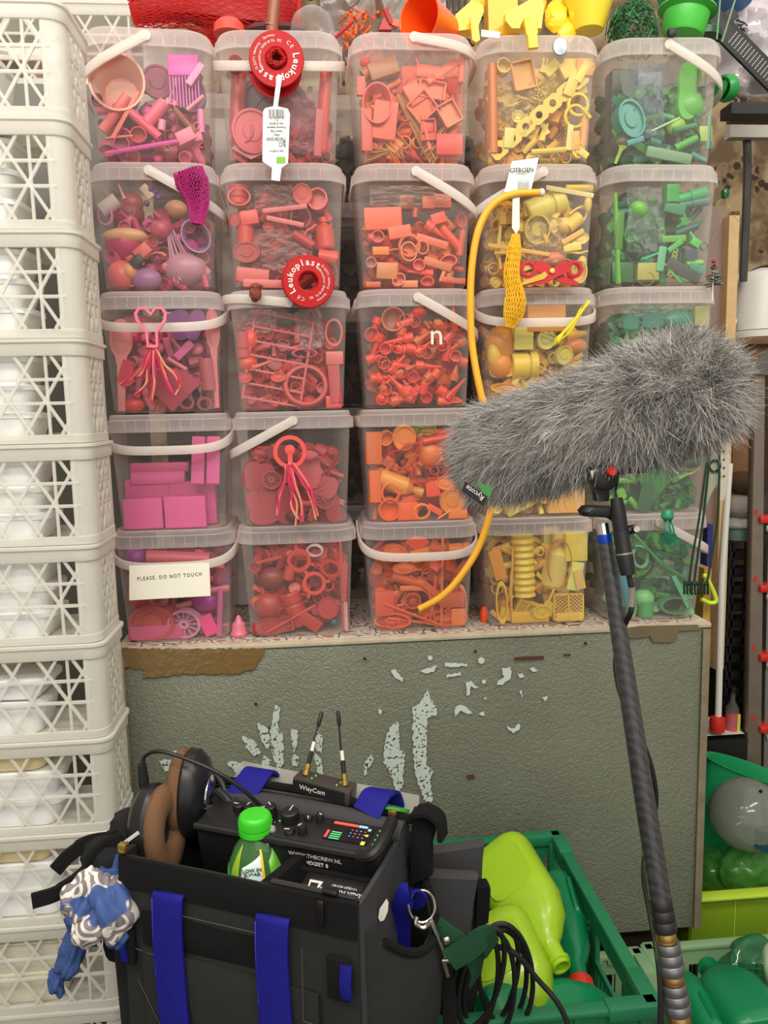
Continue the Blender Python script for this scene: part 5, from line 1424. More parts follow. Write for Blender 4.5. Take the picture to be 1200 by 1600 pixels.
# yellow strap loop, clip on the rim
sp = thing('yellow_loop', 'yellow plastic loop hooked over the handle of the third yellow bucket', 'loop', at(890, 500, YH))
pts = curve([at(920, 472, YH-.018), at(905, 490, YH-.022), at(880, 520, YH-.022), at(868, 536, YH-.016)], 6)+curve([at(868, 538, YH-.008), at(888, 520, YH-.002), at(908, 486, YH-.004), at(920, 470, YH-.016)], 6)
g = G(); g.add(ribbon(pts, (.55, -.3, .6), .0095, .0022)); g.build('band', mat('bright_yellow', (236, 220, 44), .4), sp)
yc = thing('yellow_clip', 'bright yellow clip gripping the rim of the top yellow bucket', 'clip', at(830, 50, YH))
g = G(); c0, c1 = at(828, 30, YH-.004), at(833, 76, YH-.004); g.add(ribbon(curve([c0, c0.lerp(c1, .5), c1], 6), (1, 0, 0), [.024]*4+[.022]*3+[.018]*6, .007)); g.build('lever', mat('clip_yellow', (236, 196, 36), .4), yc)
g = G(); g.add(box(.022, .03, .006, tuple(c0+Vector((0, .014, .0))), .002)); g.build('jaw', MATS['clip_yellow'], yc)
# green knob, bead, tiny tree
p = at(1136, 138, 1.56); gk = thing('green_cap_pair', 'round green bottle cap hooked at the right rim of the top green bucket', 'cap', p)
g = G(); g.add(lathe([(.024, -.008), (.025, .004), (.022, .01), (.019, .01), (.018, 0), (0, -.002)], 28), Tm(*p) @ Matrix.Rotation(math.radians(-100), 4, 'Y') @ Matrix.Rotation(.2, 4, 'X')); g.build('cap', mat('green_cap', (32, 136, 62), .35), gk)
g = G(); q = at(1126, 136, 1.57); g.add(lathe([(.022, -.004), (.022, .002), (0, .004)], 24), Tm(*q) @ Matrix.Rotation(math.radians(-80), 4, 'Y')); g.build('inner_disc', MATS['green_cap'], gk)
gb = thing('green_bead', 'dark green glass bead with a tangle of pale threads beside the second green bucket', 'bead', at(1131, 307, 1.6))
g = G(); g.add(lathe([(0, .009), (.007, .008), (.0085, 0), (.007, -.008), (0, -.009)], 16), Tm(*at(1133, 303, 1.6))); g.build('bead', mat('dark_green_glass', (16, 82, 48), .12), gb)
g = G()
for i in range(9):
    a = random.uniform(0, 6); g.add(tube(curve([at(1130+10*math.cos(a+j*1.1)*random.uniform(.6, 1.2), 320+9*math.sin(a+j*1.1), 1.6) for j in range(6)], 4), .0004, 4))
g.add(tube(curve([at(1132, 318, 1.6), at(1142, 334, 1.6), at(1155, 346, 1.6)], 5), .0007, 4)); g.add(tube(curve([at(1130, 330, 1.6), at(1122, 360, 1.6), at(1112, 378, 1.6)], 5), .0004, 4)); g.build('threads', mat('pale_thread', (150, 150, 100), .6), gb)
tr = thing('tiny_tree', 'tiny decorative fir tree with red berries on a white stick at the third green bucket', 'ornament', at(1115, 430, 1.5))
g = G(); g.add(tube([at(1113, 470, 1.5), at(1115, 418, 1.5)], .0013, 6)); g.build('stick', m_white, tr)
g = G()
for k in range(90):
    y = random.uniform(414, 446); w = 3+(y-412)*.35; a = random.uniform(0, 2*PI); q = at(1115, y, 1.5); g.add(tube([q, q+Vector((math.cos(a)*w*.0012, math.sin(a)*w*.0012, random.uniform(-.002, .003)))], .0009, 4), None, k % 3 == 0)
g.build('needles', [mat('dark_fir', (38, 58, 40), .8), mat('frosted_fir', (160, 170, 160), .8)], tr)
for x, y, r in ((1115, 408, .0042), (1118, 419, .0024), (1108, 430, .0026), (1117, 436, .0022), (1104, 432, .0022)):
    g = G(); g.add(ico(r, 2), Tm(*at(x, y, 1.494))); g.build('berry', mat('berry_red', (176, 24, 34), .3), tr)
# jellyfish tassel, white tie
jf = thing('teal_tassel', 'teal green plastic jellyfish tassel on the rim of the bottom green bucket', 'ornament', at(1044, 806, 1.48)); mt = mat('teal_plastic', (34, 134, 100), .35)
g = G(); g.add(lathe([(0, .012), (.008, .010), (.012, .003), (.0125, -.004), (.010, -.008), (0, -.009)], 22), Tm(*at(1043, 805, 1.485))); g.build('cap', mt, jf)
g = G()
for k in range(16):
    x = random.uniform(1036, 1050); g.add(tube(curve([at(x, 812, 1.485), at(x+random.uniform(-4, 6), 830, 1.48), at(x+random.uniform(-6, 16), 844, 1.485), at(x+random.uniform(-8, 22), random.uniform(846, 858), 1.49)], 5), .0008, 4))
g.build('tentacles', mt, jf)
# dark green cords with clip ends, printed tag
mc = mat('dark_green_cord', (22, 52, 36), .4)
cdd = thing('cord_bundle', 'three long dark green cords with clip ends hanging in front of the green stack', 'cord', at(1100, 700, 1.40))
for path in ([(1110, 560), (1112, 640), (1108, 690), (1094, 800), (1082, 870), (1076, 915)], [(1111, 560), (1114, 640), (1110, 700), (1100, 800), (1090, 870), (1084, 915)], [(1114, 560), (1120, 640), (1124, 690), (1122, 800), (1112, 870), (1104, 915)]):
    g = G(); g.add(tube(curve([at(x, y, 1.47) for x, y in path], 6), .0023, 7)); g.build('cord', mc, cdd)
for x, y in ((1074, 920), (1086, 921), (1101, 921)):
    g = G(); p = at(x, y, 1.47)
    for dx in (-.0065, 0, .0065): g.add(box(.0025, .006, .022, (p.x+dx, p.y, p.z), .0008))
    g.add(box(.015, .007, .008, (p.x, p.y, p.z+.012), .002)); g.build('clip_end', mat('dark_green_clip', (18, 46, 30), .35), cdd)
q = plate([(1115, 676), (1128, 746), (1112, 770), (1104, 790), (1100, 720)], 1.48, .0006, 'paper_tag', mat('grey_green_tag', (150, 158, 134), .6)); tag(q, 'folded grey green paper tag hanging behind the dark green cords', 'tag')
g = G(); g.add(lathe([(.009, .001), (.013, .001), (.013, -.001), (.009, -.001)], 20, True), Tm(*at(1117, 728, 1.477)) @ FACE); g.build('printed_ring', m_ink, q, 0)
P = curve([at(1098, 900, 1.6), at(1104, 902, 1.6), at(1119, 936, 1.6), at(1110, 942, 1.6), at(1096, 936, 1.6)], 7); g = G(); g.add(tube(P, .0045, 9)); tag(g.build('neon_loop', mat('neon_green', (196, 226, 60), .4)), 'neon yellow green plastic loop sticking out behind the bottom green bucket', 'loop')
# ---- on top of the stacks
rn_ = (mat('red_net', (206, 30, 26), .5), mat('red_net_inner', (170, 26, 26), .6))
ZT = 2.179
def up_(p, z): p = p.copy(); p.z = max(p.z, z); return p
net([at(205, 20, 1.70), at(250, 14, 1.70), at(300, 12, 1.7), at(360, 14, 1.7), at(430, 22, 1.72), at(470, 34, 1.74)], [.024, .03, .028, .045, .06, .05, .02], 'net_sleeve', rn_, 'long red fruit net lying over the tops of the pink and red stacks', 'net', 3, 56, .8)
net([at(330, 70, 1.72), at(335, 45, 1.7), at(345, 20, 1.7)], [.012, .02, .03], 'net_end', rn_, 'end of red netting drooping between the pink and red stacks', 'net', 4, 40, .6)
bh = thing('bamboo_spoon', 'brown bamboo handled spoon standing through the top red bucket', 'spoon', at(424, 60, 1.6))
g = G(); g.add(tube([at(430, -10, 1.60), at(425, 45, 1.60), at(424, 60, 1.60)], [.011, .0115, .009], 12)); g.add(tube([at(424, 40, 1.6), at(423, 43, 1.6)], .0125, 12)); g.build('handle', mat('bamboo_brown', (150, 86, 58), .4, var=.2, bscale=60), bh)
g = G(); c = at(488, 46, 1.62); g.add(lathe([(0, .045), (.02, .041), (.036, .028), (.043, .008), (.045, -.012), (.046, -.02)], 30), Tm(c.x, c.y, c.z-.006)); tag(g.build('clear_dome', mat('clear_plastic', (222, 214, 212), .08, alpha=.05, spec=1)), 'clear round dome standing on the top red bucket', 'dome')
g = G(); c = at(466, 20, 1.64); g.add(tube([c+Vector((0, 0, -.04)), c+Vector((.003, 0, .05))], .005, 8)); g.build; tag(g.build('red_stick', m_spool), 'red stick inside the clear dome at the top', 'stick')
g = G(); c = at(358, 44, 1.6); g.add(lathe([(0, .014), (.02, .012), (.028, .004), (.03, -.012)], 30), Tm(*c)); tag(g.build('red_cap', mat('coral_red', (214, 70, 50), .4)), 'coral red ribbed cap on the left of the top red bucket', 'cap')
g = G(); c = at(432, 42, 1.66); g.add(lathe([(0, 0), (.06, -.004), (.066, -.012)], 36), Tm(*c) @ Matrix.Rotation(.2, 4, 'X')); tag(g.build('dark_red_lid', mat('dark_red', (92, 22, 26), .4)), 'dark red lid lying behind the tape spool on the top red bucket', 'lid')
blob_sheet(500, -20, 690, 100, 1.78, 'clear_film', mat('crinkled_film', (206, 200, 196), .1, alpha=.42, spec=1), 'crumpled clear film behind the top orange bucket', 'film', .09, 18, 34, .06)
g = G()
for k in range(70):
    x, y = random.uniform(535, 600), random.uniform(20, 100); g.add(tube([at(x, y, 1.7+random.uniform(-.03, .03)), at(x+random.uniform(-16, 14), y+random.uniform(-18, 14), 1.7+random.uniform(-.03, .03))], random.uniform(.0012, .003), 5))
tag(g.build('orange_netting', mat('orange_netting', (238, 108, 46), .5)), 'tangle of orange netting between the top red and orange buckets', 'netting', kind='stuff')
for a_, b_, w, lb in (((540, 58), (552, 45), .0035, ''), ((608, 12), (618, 42), .006, '')):
    pass
q = plate([(592, 46), (600, 26), (612, 46)], 1.6, .03, 'red_wedge', mat('brick_red', (176, 52, 44), .5)); tag(q, 'brick red wedge standing on the top orange bucket', 'block')
g = G(); g.add(tube([at(602, 14, 1.62), at(612, 38, 1.62)], .0055, 8)); tag(g.build('red_stick', mat('brick_red', ()), None), 'brick red stick leaning on the orange cup', 'stick')
g = G(); g.add(tube([at(520, 62, 1.56), at(551, 34, 1.56)], .003, 6)); tag(g.build('thin_red_stick', m_spool), 'thin red stick poking out right of the top red bucket', 'stick')
g = G(); c = at(654, 28, 1.56); d = (at(720, 62, 1.66)-c).normalized(); M = Tm(*c) @ d.to_track_quat('Z', 'Y').to_matrix().to_4x4()
g.add(lathe([(.0, .095), (.028, .095), (.031, .09), (.037, .05), (.038, .048), (.044, .004), (.0455, 0), (.043, .001), (.035, .05), (.028, .088), (0, .09)], 40), M); tag(g.build('orange_cup', mat('orange_cup', (244, 96, 30), .3)), 'bright orange plastic cup lying on the top orange bucket', 'cup')
q = plate([(612, 38), (616, 30), (624, 32), (622, 42)], 1.57, .01, 'orange_clip', mat('orange_clip', (236, 84, 40), .4)); tag(q, 'small orange clip before the orange cup', 'clip')
my = mat('sunny_yellow', (246, 208, 36), .35); my2 = mat('deep_yellow', (236, 182, 38), .4)
def yitem(pts, Y, t, name, m, label, cat='toy'): q = plate(pts, Y, t, name, m); tag(q, label, cat); return q
yitem([(709, 45), (712, 22), (738, 0), (755, 8), (756, 18), (746, 44), (716, 48)], 1.6, .03, 'yellow_scoop', my, 'bright yellow scoop head left of the top yellow bucket', 'scoop')
yitem([(735, 26), (746, 24), (750, 62), (744, 66), (738, 62)], 1.58, .012, 'toy_tool', my, 'yellow handle hanging from the scoop above the top yellow bucket', 'toy')
yitem([(762, -5), (808, -5), (812, 40), (812, 52), (764, 56)], 1.62, .04, 'yellow_block', my2, 'tall yellow block standing at the left on the top yellow bucket', 'block')
yitem([(790, 20), (845, -10), (850, 10), (846, 44), (800, 44), (790, 32)], 1.58, .02, 'yellow_dustpan', my, 'yellow dustpan shaped piece in the middle on the top yellow bucket', 'toy')
g = G(); c = at(920, 6, 1.6); g.add(lathe([(.028, -.05), (.03, -.046), (.045, .0), (.05, .012), (.047, .012), (.038, -.01), (.026, -.045)], 36), Tm(*c)); tag(g.build('yellow_beaker', mat('lemon_yellow', (244, 218, 60), .35)), 'lemon yellow beaker on the right of the top yellow bucket', 'cup')
for k, (x, y, w) in enumerate(((858, 30, 22), (868, 16, 20), (882, 34, 20), (850, 12, 18), (892, 22, 18), (744, 14, 14))):
    g = G(); c = at(x, y, 1.6+.01*(k % 2)); g.add(ico(w*.0007, 2, (1, .6, 1.2), .3, 4, k), Tm(*c)); tag(g.build('yellow_figure', [my, my2][k % 2]), ['yellow toy piece left of centre in the cluster on the yellow stack', 'topmost yellow toy piece in the cluster on the yellow stack', 'yellow toy piece right of centre in the cluster on the yellow stack', 'leftmost high yellow toy piece in the cluster on the yellow stack', 'yellow toy piece touching the lemon beaker on the yellow stack', 'small yellow toy piece beside the bright scoop left of the yellow stack'][k], 'toy')
g = G(); g.add(loft([rr(.10, .06, .01, -.003), rr(.10, .06, .01, .003)]), Tm(*at(885, -4, 1.66))); tag(g.build('yellow_tray', my2), 'yellow tray behind the toys on the yellow stack', 'tray')
for k in range(8):
    quadbox(690+k*9, -5, 694+k*9, 26, 1.84, .01, 'slat', m_black, 'vertical black slat behind the top yellow bucket', 'slat')['group'] = 'black slats behind the yellow stack'
q = plate([(752, 46), (782, 50), (780, 60), (752, 57)], 1.5, .002, 'white_strap_end', m_white); tag(q, 'short white strap end beside the rim of the top yellow bucket', 'strap')
g = G(); rn = random.Random(9); cg = at(990, 34, 1.58)
for k in range(420):
    a, b = rn.uniform(0, 2*PI), rn.uniform(-.35, 1.4); r_ = rn.uniform(.7, 1.05)
    P = []
    for j in range(4):
        a += rn.uniform(-.4, .4); b += rn.uniform(-.35, .35); P.append(cg+Vector((math.cos(a)*math.cos(b)*.052*r_, math.sin(a)*math.cos(b)*.04*r_, -.022+math.sin(b)*.06*r_)))
    g.add(tube(P, .0009, 3), None, k % 3)
tag(g.build('green_net', [mat('green_net', (28, 96, 50), .5), mat('green_net_dark', (18, 70, 38), .5), mat('green_net_light', (60, 136, 74), .5)]), 'dark green ball of netting on top of the green stack', 'net')
g = G(); c = at(1070, 40, 1.6); g.add(lathe([(.0, -.02), (.036, -.02), (.039, -.016), (.044, .02), (.056, .026), (.055, .029), (.042, .024), (.036, -.012), (0, -.014)], 40), Tm(*c) @ Matrix.Rotation(.16, 4, 'Y')); tag(g.build('green_pot', mat('bright_green', (74, 190, 68), .35)), 'bright green wide rimmed pot on top of the green stack', 'pot')
g = G(); c = at(1095, 54, 1.63); g.add(lathe([(0, .006), (.036, .006), (.039, .002), (.039, -.011), (0, -.011)], 36), Tm(*c)); tag(g.build('dark_green_lid', mat('dark_green', (28, 84, 46), .35)), 'dark green lid under the bright green pot', 'lid')
g = G(); c = at(1062, 4, 1.66); g.add(loft([rr(.05, .04, .008, -.03), rr(.085, .07, .012, .03)]), Tm(*c)); tag(g.build('green_tub', mat('mid_green', (26, 132, 66), .35)), 'mid green tub cut by the top edge above the green stack', 'tub')
g = G(); c = at(1124, 3, 1.72); g.add(lathe([(0, .006), (.06, .006), (.066, 0), (.064, -.006), (0, -.008)], 36), Tm(*c)); tag(g.build('blue_lid', mat('sky_blue', (64, 132, 196), .4)), 'blue lid at the top edge above the green stack', 'lid')
for k, (a_, b_) in enumerate((((1126, -10), (1120, 62)), ((1150, -5), (1128, 66)))):
    g = G(); g.add(tube([at(*a_, 1.56), at(*b_, 1.56)], .0016, 6)); tag(g.build('green_stem', mat('pale_green_stem', (122, 150, 108), .5)), ['upright thin green stem at the right of the green pot', 'slanting thin green stem right of the upright one'][k], 'stem')
quadbox(1046, 43, 1058, 55, 1.5, .012, 'black_clip', m_black, 'small black clip on the rim of the top green bucket', 'clip', b=.002)
# ---------------------------------------------------------------- sound bag
O_ = Vector((-.1164, .9031, .94)); ux = Vector((.9075, -.42, 0)); uy = Vector((.42, .9075, 0))
BM = Matrix((ux, uy, Vector((0, 0, 1)))).transposed().to_4x4(); BM.translation = O_
def bl(x, y, z): return BM @ Vector((x, y, z))
def fabric(name, rgb, sc=900, st=.35, rough=.85, var=.12):
    m = mat(name, rgb, rough, var=0, spec=.25); nt = m.node_tree; N = nt.nodes; L = nt.links; p = N['Principled BSDF']
    tc = N.new('ShaderNodeTexCoord'); w = N.new('ShaderNodeTexNoise'); w.inputs['Scale'].default_value = sc; w.inputs['Detail'].default_value = 2; L.new(tc.outputs['Object'], w.inputs['Vector'])
    n2 = N.new('ShaderNodeTexNoise'); n2.inputs['Scale'].default_value = 14; L.new(tc.outputs['Object'], n2.inputs['Vector'])
    b = N.new('ShaderNodeBump'); b.inputs['Strength'].default_value = st; b.inputs['Distance'].default_value = .001; L.new(w.outputs[0], b.inputs['Height'])
    b2 = N.new('ShaderNodeBump'); b2.inputs['Strength'].default_value = .35; b2.inputs['Distance'].default_value = .01; L.new(n2.outputs[0], b2.inputs['Height']); L.new(b.outputs[0], b2.inputs['Normal']); L.new(b2.outputs[0], p.inputs['Normal'])
    c = lin(rgb); mx = N.new('ShaderNodeMix'); mx.data_type = 'RGBA'; mx.inputs[6].default_value = (*[v*(1-var*2) for v in c], 1); mx.inputs[7].default_value = (*[v*(1+var*2) for v in c], 1)
    L.new(w.outputs[0], mx.inputs[0]); L.new(mx.outputs[2], p.inputs['Base Color']); return m
m_fab = fabric('black_cordura', (40, 41, 40)); m_fab2 = fabric('grey_cordura', (62, 62, 64)); m_vel = fabric('black_velcro', (16, 16, 17), 500, .8, .95)
m_blue = fabric('blue_webbing', (22, 22, 122), 420, .7, .7, .2); m_in = mat('black_lining', (12, 12, 13), .9); m_chr = mat('chrome', (206, 202, 194), .2, 1)
bag = thing('equipment_bag', 'black fabric sound recordist bag with blue webbing straps in the foreground', 'bag', tuple(O_))
def panel(c00, c10, c11, c01, bulge, t, n=12, amp=.003, fr=14, seed=0):
    """soft cloth panel between four corners, bulging along its normal"""
    c00, c10, c11, c01 = map(Vector, (c00, c10, c11, c01)); nn = (c10-c00).cross(c01-c00).normalized(); F = []; Bk = []
    for j in range(n+1):
        for i in range(n+1):
            u, w = i/n, j/n; p = c00*(1-u)*(1-w)+c10*u*(1-w)+c11*u*w+c01*(1-u)*w
            p = p+nn*(bulge*math.sin(PI*u)*math.sin(PI*w)+amp*noise.noise(p*fr+Vector((seed, 0, 0)))*min(1, 6*min(u, 1-u, w, 1-w)+.3)); F.append(p+nn*t/2); Bk.append(p-nn*t/2)
    m = n+1; f = []
    for j in range(n):
        for i in range(n): q = j*m+i; f += [(q, q+1, q+m+1, q+m), (q+m*m, q+m*m+m, q+m*m+m+1, q+m*m+1)]
    for i in range(n):
        f += [(i, i+m*m, i+1+m*m, i+1), (n*m+i+1, n*m+i+1+m*m, n*m+i+m*m, n*m+i)]
        f += [((i+1)*m, (i+1)*m+m*m, i*m+m*m, i*m), (i*m+n, i*m+n+m*m, (i+1)*m+n+m*m, (i+1)*m+n)]
    return [tuple(p) for p in F+Bk], f
def bpart(name, vf, m, parent=None, mx=BM, sm=35):
    g = G(); g.add(vf, mx); return g.build(name, m, parent or bag, sm)
X = .164; YB = .18; ZB = -.245
bpart('front_panel', panel((-X, 0, ZB), (X, 0, ZB), (X, 0, 0), (-X, 0, 0), .006, .008, 20, .004), m_fab)
bpart('left_panel', panel((-X, YB, ZB), (-X, 0, ZB), (-X, 0, 0), (-X, YB, 0), .004, .008), m_fab)
bpart('back_panel', panel((X, YB, ZB), (-X, YB, ZB), (-X, YB, .015), (X, YB, .012), .0, .008), m_fab)
bpart('right_panel', panel((X, 0, ZB), (X, YB, ZB), (X, YB, .0), (X, 0, 0), .005, .006, 14, .006), m_fab2)
bpart('bottom_panel', box(2*X, YB, .008, (0, YB/2, ZB)), m_fab)
bpart('inner_floor', box(2*X-.012, YB-.012, .004, (0, YB/2, -.11)), m_in)
bpart('rim_band', panel((-X, -.006, -.038), (X, -.006, -.040), (X, -.003, .001), (-X, -.003, .001), .003, .006, 16, .002), m_vel)
bpart('lower_velcro_band', panel((-.13, -.009, -.108), (.058, -.009, -.105), (.058, -.009, -.066), (-.13, -.009, -.064), .003, .003, 12, .002), m_vel)
for z0_, z1_, x0_b, x1_b in ((-.15, -.113, -.13, .115),):
    bpart('lower_pocket', panel((x0_b, -.012, -.225), (x1_b, -.012, -.23), (x1_b, -.012, -.118), (x0_b, -.012, -.112), .006, .004, 14, .003), m_fab)
for k, xs_ in enumerate((-.085, .060)):
    ln = [(xs_-.001, -.009, -.032), (xs_, -.016, -.036), (xs_-.001, -.019, -.08), (xs_+.002, -.022, -.14), (xs_+.006, -.024, -.2), (xs_+.012, -.02, -.245)]
    bpart('blue_strap', ribbon(curve(ln, 6), (1, 0, 0), .043, .0035), m_blue)
    bpart('strap_hem', ribbon([(xs_-.021, -.0185, -.037), (xs_-.021, -.0205, -.08), (xs_-.018, -.0235, -.14)], (1, 0, 0), .0015, .001), mat('light_blue_thread', (60, 62, 190), .8))
bpart('clip_loop', box(.03, .008, .052, (.142, -.012, -.09), .003), m_vel); bpart('blue_tab', ribbon([(.153, -.016, -.068), (.153, -.021, -.09), (.153, -.016, -.11)], (1, 0, 0), .014, .003), m_blue)
bpart('clip_loop', box(.02, .008, .05, (-.152, -.012, -.115), .003), m_vel); bpart('blue_tab', ribbon([(-.156, -.016, -.095), (-.156, -.02, -.115), (-.156, -.016, -.135)], (1, 0, 0), .010, .003), m_blue)
for P_ in ([(-.11, -.0145, -.055), (.035, -.0145, -.055)], [(.098, -.017, -.06), (.098, -.02, -.15), (.150, -.016, -.155)], [(-.155, -.010, -.118), (-.11, -.015, -.118)], [(.118, -.018, -.165), (.118, -.016, -.225)], [(-.14, -.013, -.16), (-.115, -.016, -.2), (-.10, -.016, -.225)]):
    bpart('seam', tube([Vector(q) for q in P_], .0008, 5), mat('seam_grey', (62, 62, 60), .85))
# zip with puller
zp = bpart('zip', ribbon([(.05, .004, .003), (.16, .004, .003)], (0, 1, 0), .006, .002), mat('zip_grey', (60, 60, 62), .4, .5))
g = G(); 
for k in range(36): g.add(box(.0016, .005, .0015, (.052+k*.003, .004, .0048)), BM)
q = g.build('zip_teeth', mat('zip_metal', (120, 120, 122), .35, .8), zp, 0); q['kind'] = 'stuff'
g = G(); g.add(box(.02, .009, .006, (.128, .002, .006), .002), BM); g.add(box(.008, .004, .03, (.122, -.013, -.012), .0015), BM); g.build('zip_pull', mat('gunmetal', (70, 68, 70), .3, .9), zp)
# inner divider, rolled back flap, corner tabs
bpart('divider', panel((.03, .006, -.11), (.055, .085, -.11), (.055, .085, -.004), (.03, .006, -.012), .002, .014, 6), m_vel)
bpart('divider', box(.10, .008, .09, (.108, .068, -.06)), m_vel)
g = G(); g.add(tube(curve([(-.15, .150, .006), (-.05, .150, .012), (.06, .150, .012), (.168, .150, .004)], 8), .016, 14), BM); g.build('rolled_flap', m_fab2, bag)
g = G(); g.add(tube(curve([(-.16, .166, .026), (-.05, .168, .032), (.06, .168, .030), (.175, .166, .016)], 8), .006, 8), BM); g.build('flap_piping', m_vel, bag)
bpart('corner_tab', panel((.168, .166, -.05), (.200, .168, -.02), (.212, .170, .022), (.178, .166, .034), .004, .008, 6), m_vel)
bpart('corner_tab', ribbon(curve([(.180, .164, .030), (.198, .160, .036), (.216, .158, .028), (.220, .156, .004)], 5), (0, 1, 0), .03, .005), m_vel)
bpart('corner_tab', panel((.176, .158, -.07), (.205, .158, -.05), (.205, .158, .006), (.176, .158, .006), .004, .01, 6), m_vel)
# clear vinyl window behind the flap with a green disc under it
bpart('vinyl_cover', panel((-.12, .182, .0), (.18, .182, -.01), (.17, .215, .026), (-.10, .20, .046), .014, .001, 14, .01, 18), mat('clear_vinyl', (190, 186, 178), .08, alpha=.3, spec=1), sm=30)
g = G(); g.add(lathe([(.022, -.002), (.022, .002), (.012, .003), (0, .003)], 24), BM @ Tm(.145, .180, .020) @ Matrix.Rotation(-.5, 4, 'X')); g.build('green_disc', mat('leaf_green', (52, 150, 50), .4), bag)
for k, (a_, b_) in enumerate(((.128, .030), (.150, .026))):
    bpart('metal_snap', box(.012, .008, .008, (a_, .160, b_), .002), m_chr if k == 0 else mat('brass', (190, 160, 90), .3, .9))
for x0_b in ((-.060), (.140)):
    pts_ = [(x0_b-.012, .142, .020), (x0_b-.004, .162, .038), (x0_b, .185, .044), (x0_b+.004, .205, .012)] if x0_b < 0 else [(x0_b-.024, .150, .024), (x0_b-.016, .168, .042), (x0_b-.010, .190, .038), (x0_b-.006, .20, .012)]
    bpart('blue_strap', ribbon(curve(pts_, 6), (1, 0, .0), .046 if x0_b < 0 else .04, .004), m_blue)
# left side: corner zip end, pouch, velcro arms
bpart('corner_pull', box(.012, .01, .012, (-.158, -.002, .012), .002), mat('brass', ()))
q = bpart('zip_tail', tube([tuple(v) for v in ((-.166, .0, .010), (-.150, .02, .022))], .003, 7), m_chr)
g = G(); g.add(ico(1, 3, (.062, .05, .07), .25, 2, 3), BM @ Tm(-.185, .06, -.13)); g.build('side_pouch', m_vel, bag)
g = G(); g.add(loft([rr(.05, .1, .015, -.42), rr(.06, .11, .015, -.12)]), BM @ Tm(-.17, .06, 0)); g.build('hanging_cloth', m_in, bag)
for P_, w in (([(192, 1318, 1.02), (165, 1330, 1.01), (130, 1368, .99), (90, 1395, .97), (50, 1408, .96)], [.03]*10+[.02]*8+[.018]*7), ([(180, 1312, 1.03), (140, 1318, 1.03), (110, 1335, 1.02), (86, 1360, 1.01)], [.022]*10+[.018]*9)):
    c_ = curve([at(*q) for q in P_], 6); g = G(); g.add(ribbon(c_, (.2, .3, 1), (w+[.016]*40)[:len(c_)], .007)); g.build('velcro_arm', m_vel, bag)
g = G(); g.add(ico(1, 3, (.03, .03, .018), .2, 3, 5), Tm(*at(208, 1285, 1.06))); g.add(ico(1, 3, (.045, .04, .03), .25, 3, 8), Tm(*at(180, 1335, 1.03))); g.build('rear_pouch', m_in, bag)
# right side pocket and flaps
def pouch():
    n = 14; R = []
    for j, z in enumerate((-.25, -.2, -.14, -.11, -.095)):
        b = (.05, .062, .066, .062, .058)[j]; ring = []
        for i in range(n+1):
            u = i/n; ring.append((X+.004+b*math.sin(PI*u)**.7, .005+.175*u, z+(.0 if j < 3 else .06*abs(2*u-1)**3+.0*u)))
        for i in range(n+1):
            u = 1-i/n; ring.append((X+.001+(b-.007)*math.sin(PI*u)**.7, .005+.175*u, z+(.0 if j < 3 else .06*abs(2*u-1)**3)))
        R.append(ring)
    return loft(R, True), R[-1]
pv, rim_ = pouch(); pk = bpart('side_pocket', pv, m_fab)
bpart('pocket_lining', box(.05, .16, .004, (X+.028, .09, -.2)), m_in, pk)
bpart('pocket_hem', tube([Vector(q)+Vector((0, 0, .003)) for q in rim_[1:14]], .0055, 8), m_vel, pk)
for pts_, Y_, nm, m_ in (([(650, 1348), (662, 1330), (757, 1316), (754, 1345), (752, 1392), (738, 1400), (660, 1392)], 1.06, 'pocket_flap', m_fab2), ([(652, 1368), (662, 1364), (748, 1368), (740, 1415), (736, 1458), (722, 1456), (690, 1444), (662, 1442), (650, 1400)], 1.01, 'pocket_flap', m_fab2), ([(744, 1382), (762, 1380), (766, 1386), (762, 1440), (742, 1450)], 1.02, 'velcro_flap', m_vel), ([(640, 1400), (730, 1440), (760, 1440), (756, 1500), (735, 1610), (650, 1640), (630, 1500)], 1.045, 'pocket_body', m_fab)):
    c_ = [at(x, y, Y_) for x, y in pts_]; n_ = len(c_); ctr = sum(c_, Vector())/n_; g = G()
    v = [tuple(p) for p in c_]+[tuple(ctr+(p-ctr)*.93+Vector((0, -.006, 0))) for p in c_]+[tuple(p+Vector((0, .012, 0))) for p in c_]
    g.add((v, [tuple(range(n_, 2*n_))]+[(i, (i+1) % n_, n_+(i+1) % n_, n_+i) for i in range(n_)]+[(i, 2*n_+i, 2*n_+(i+1) % n_, (i+1) % n_) for i in range(n_)]+[tuple(range(2*n_, 3*n_))[::-1]])); g.build(nm, m_, bag)
g = G(); g.add(([tuple(at(x, y, .875)) for x, y in ((604, 1404), (607, 1410), (606, 1424), (600, 1438), (594, 1440), (591, 1434), (593, 1420), (600, 1410))], [tuple(range(8))])); g.build('white_sticker', m_white, bag, 0)
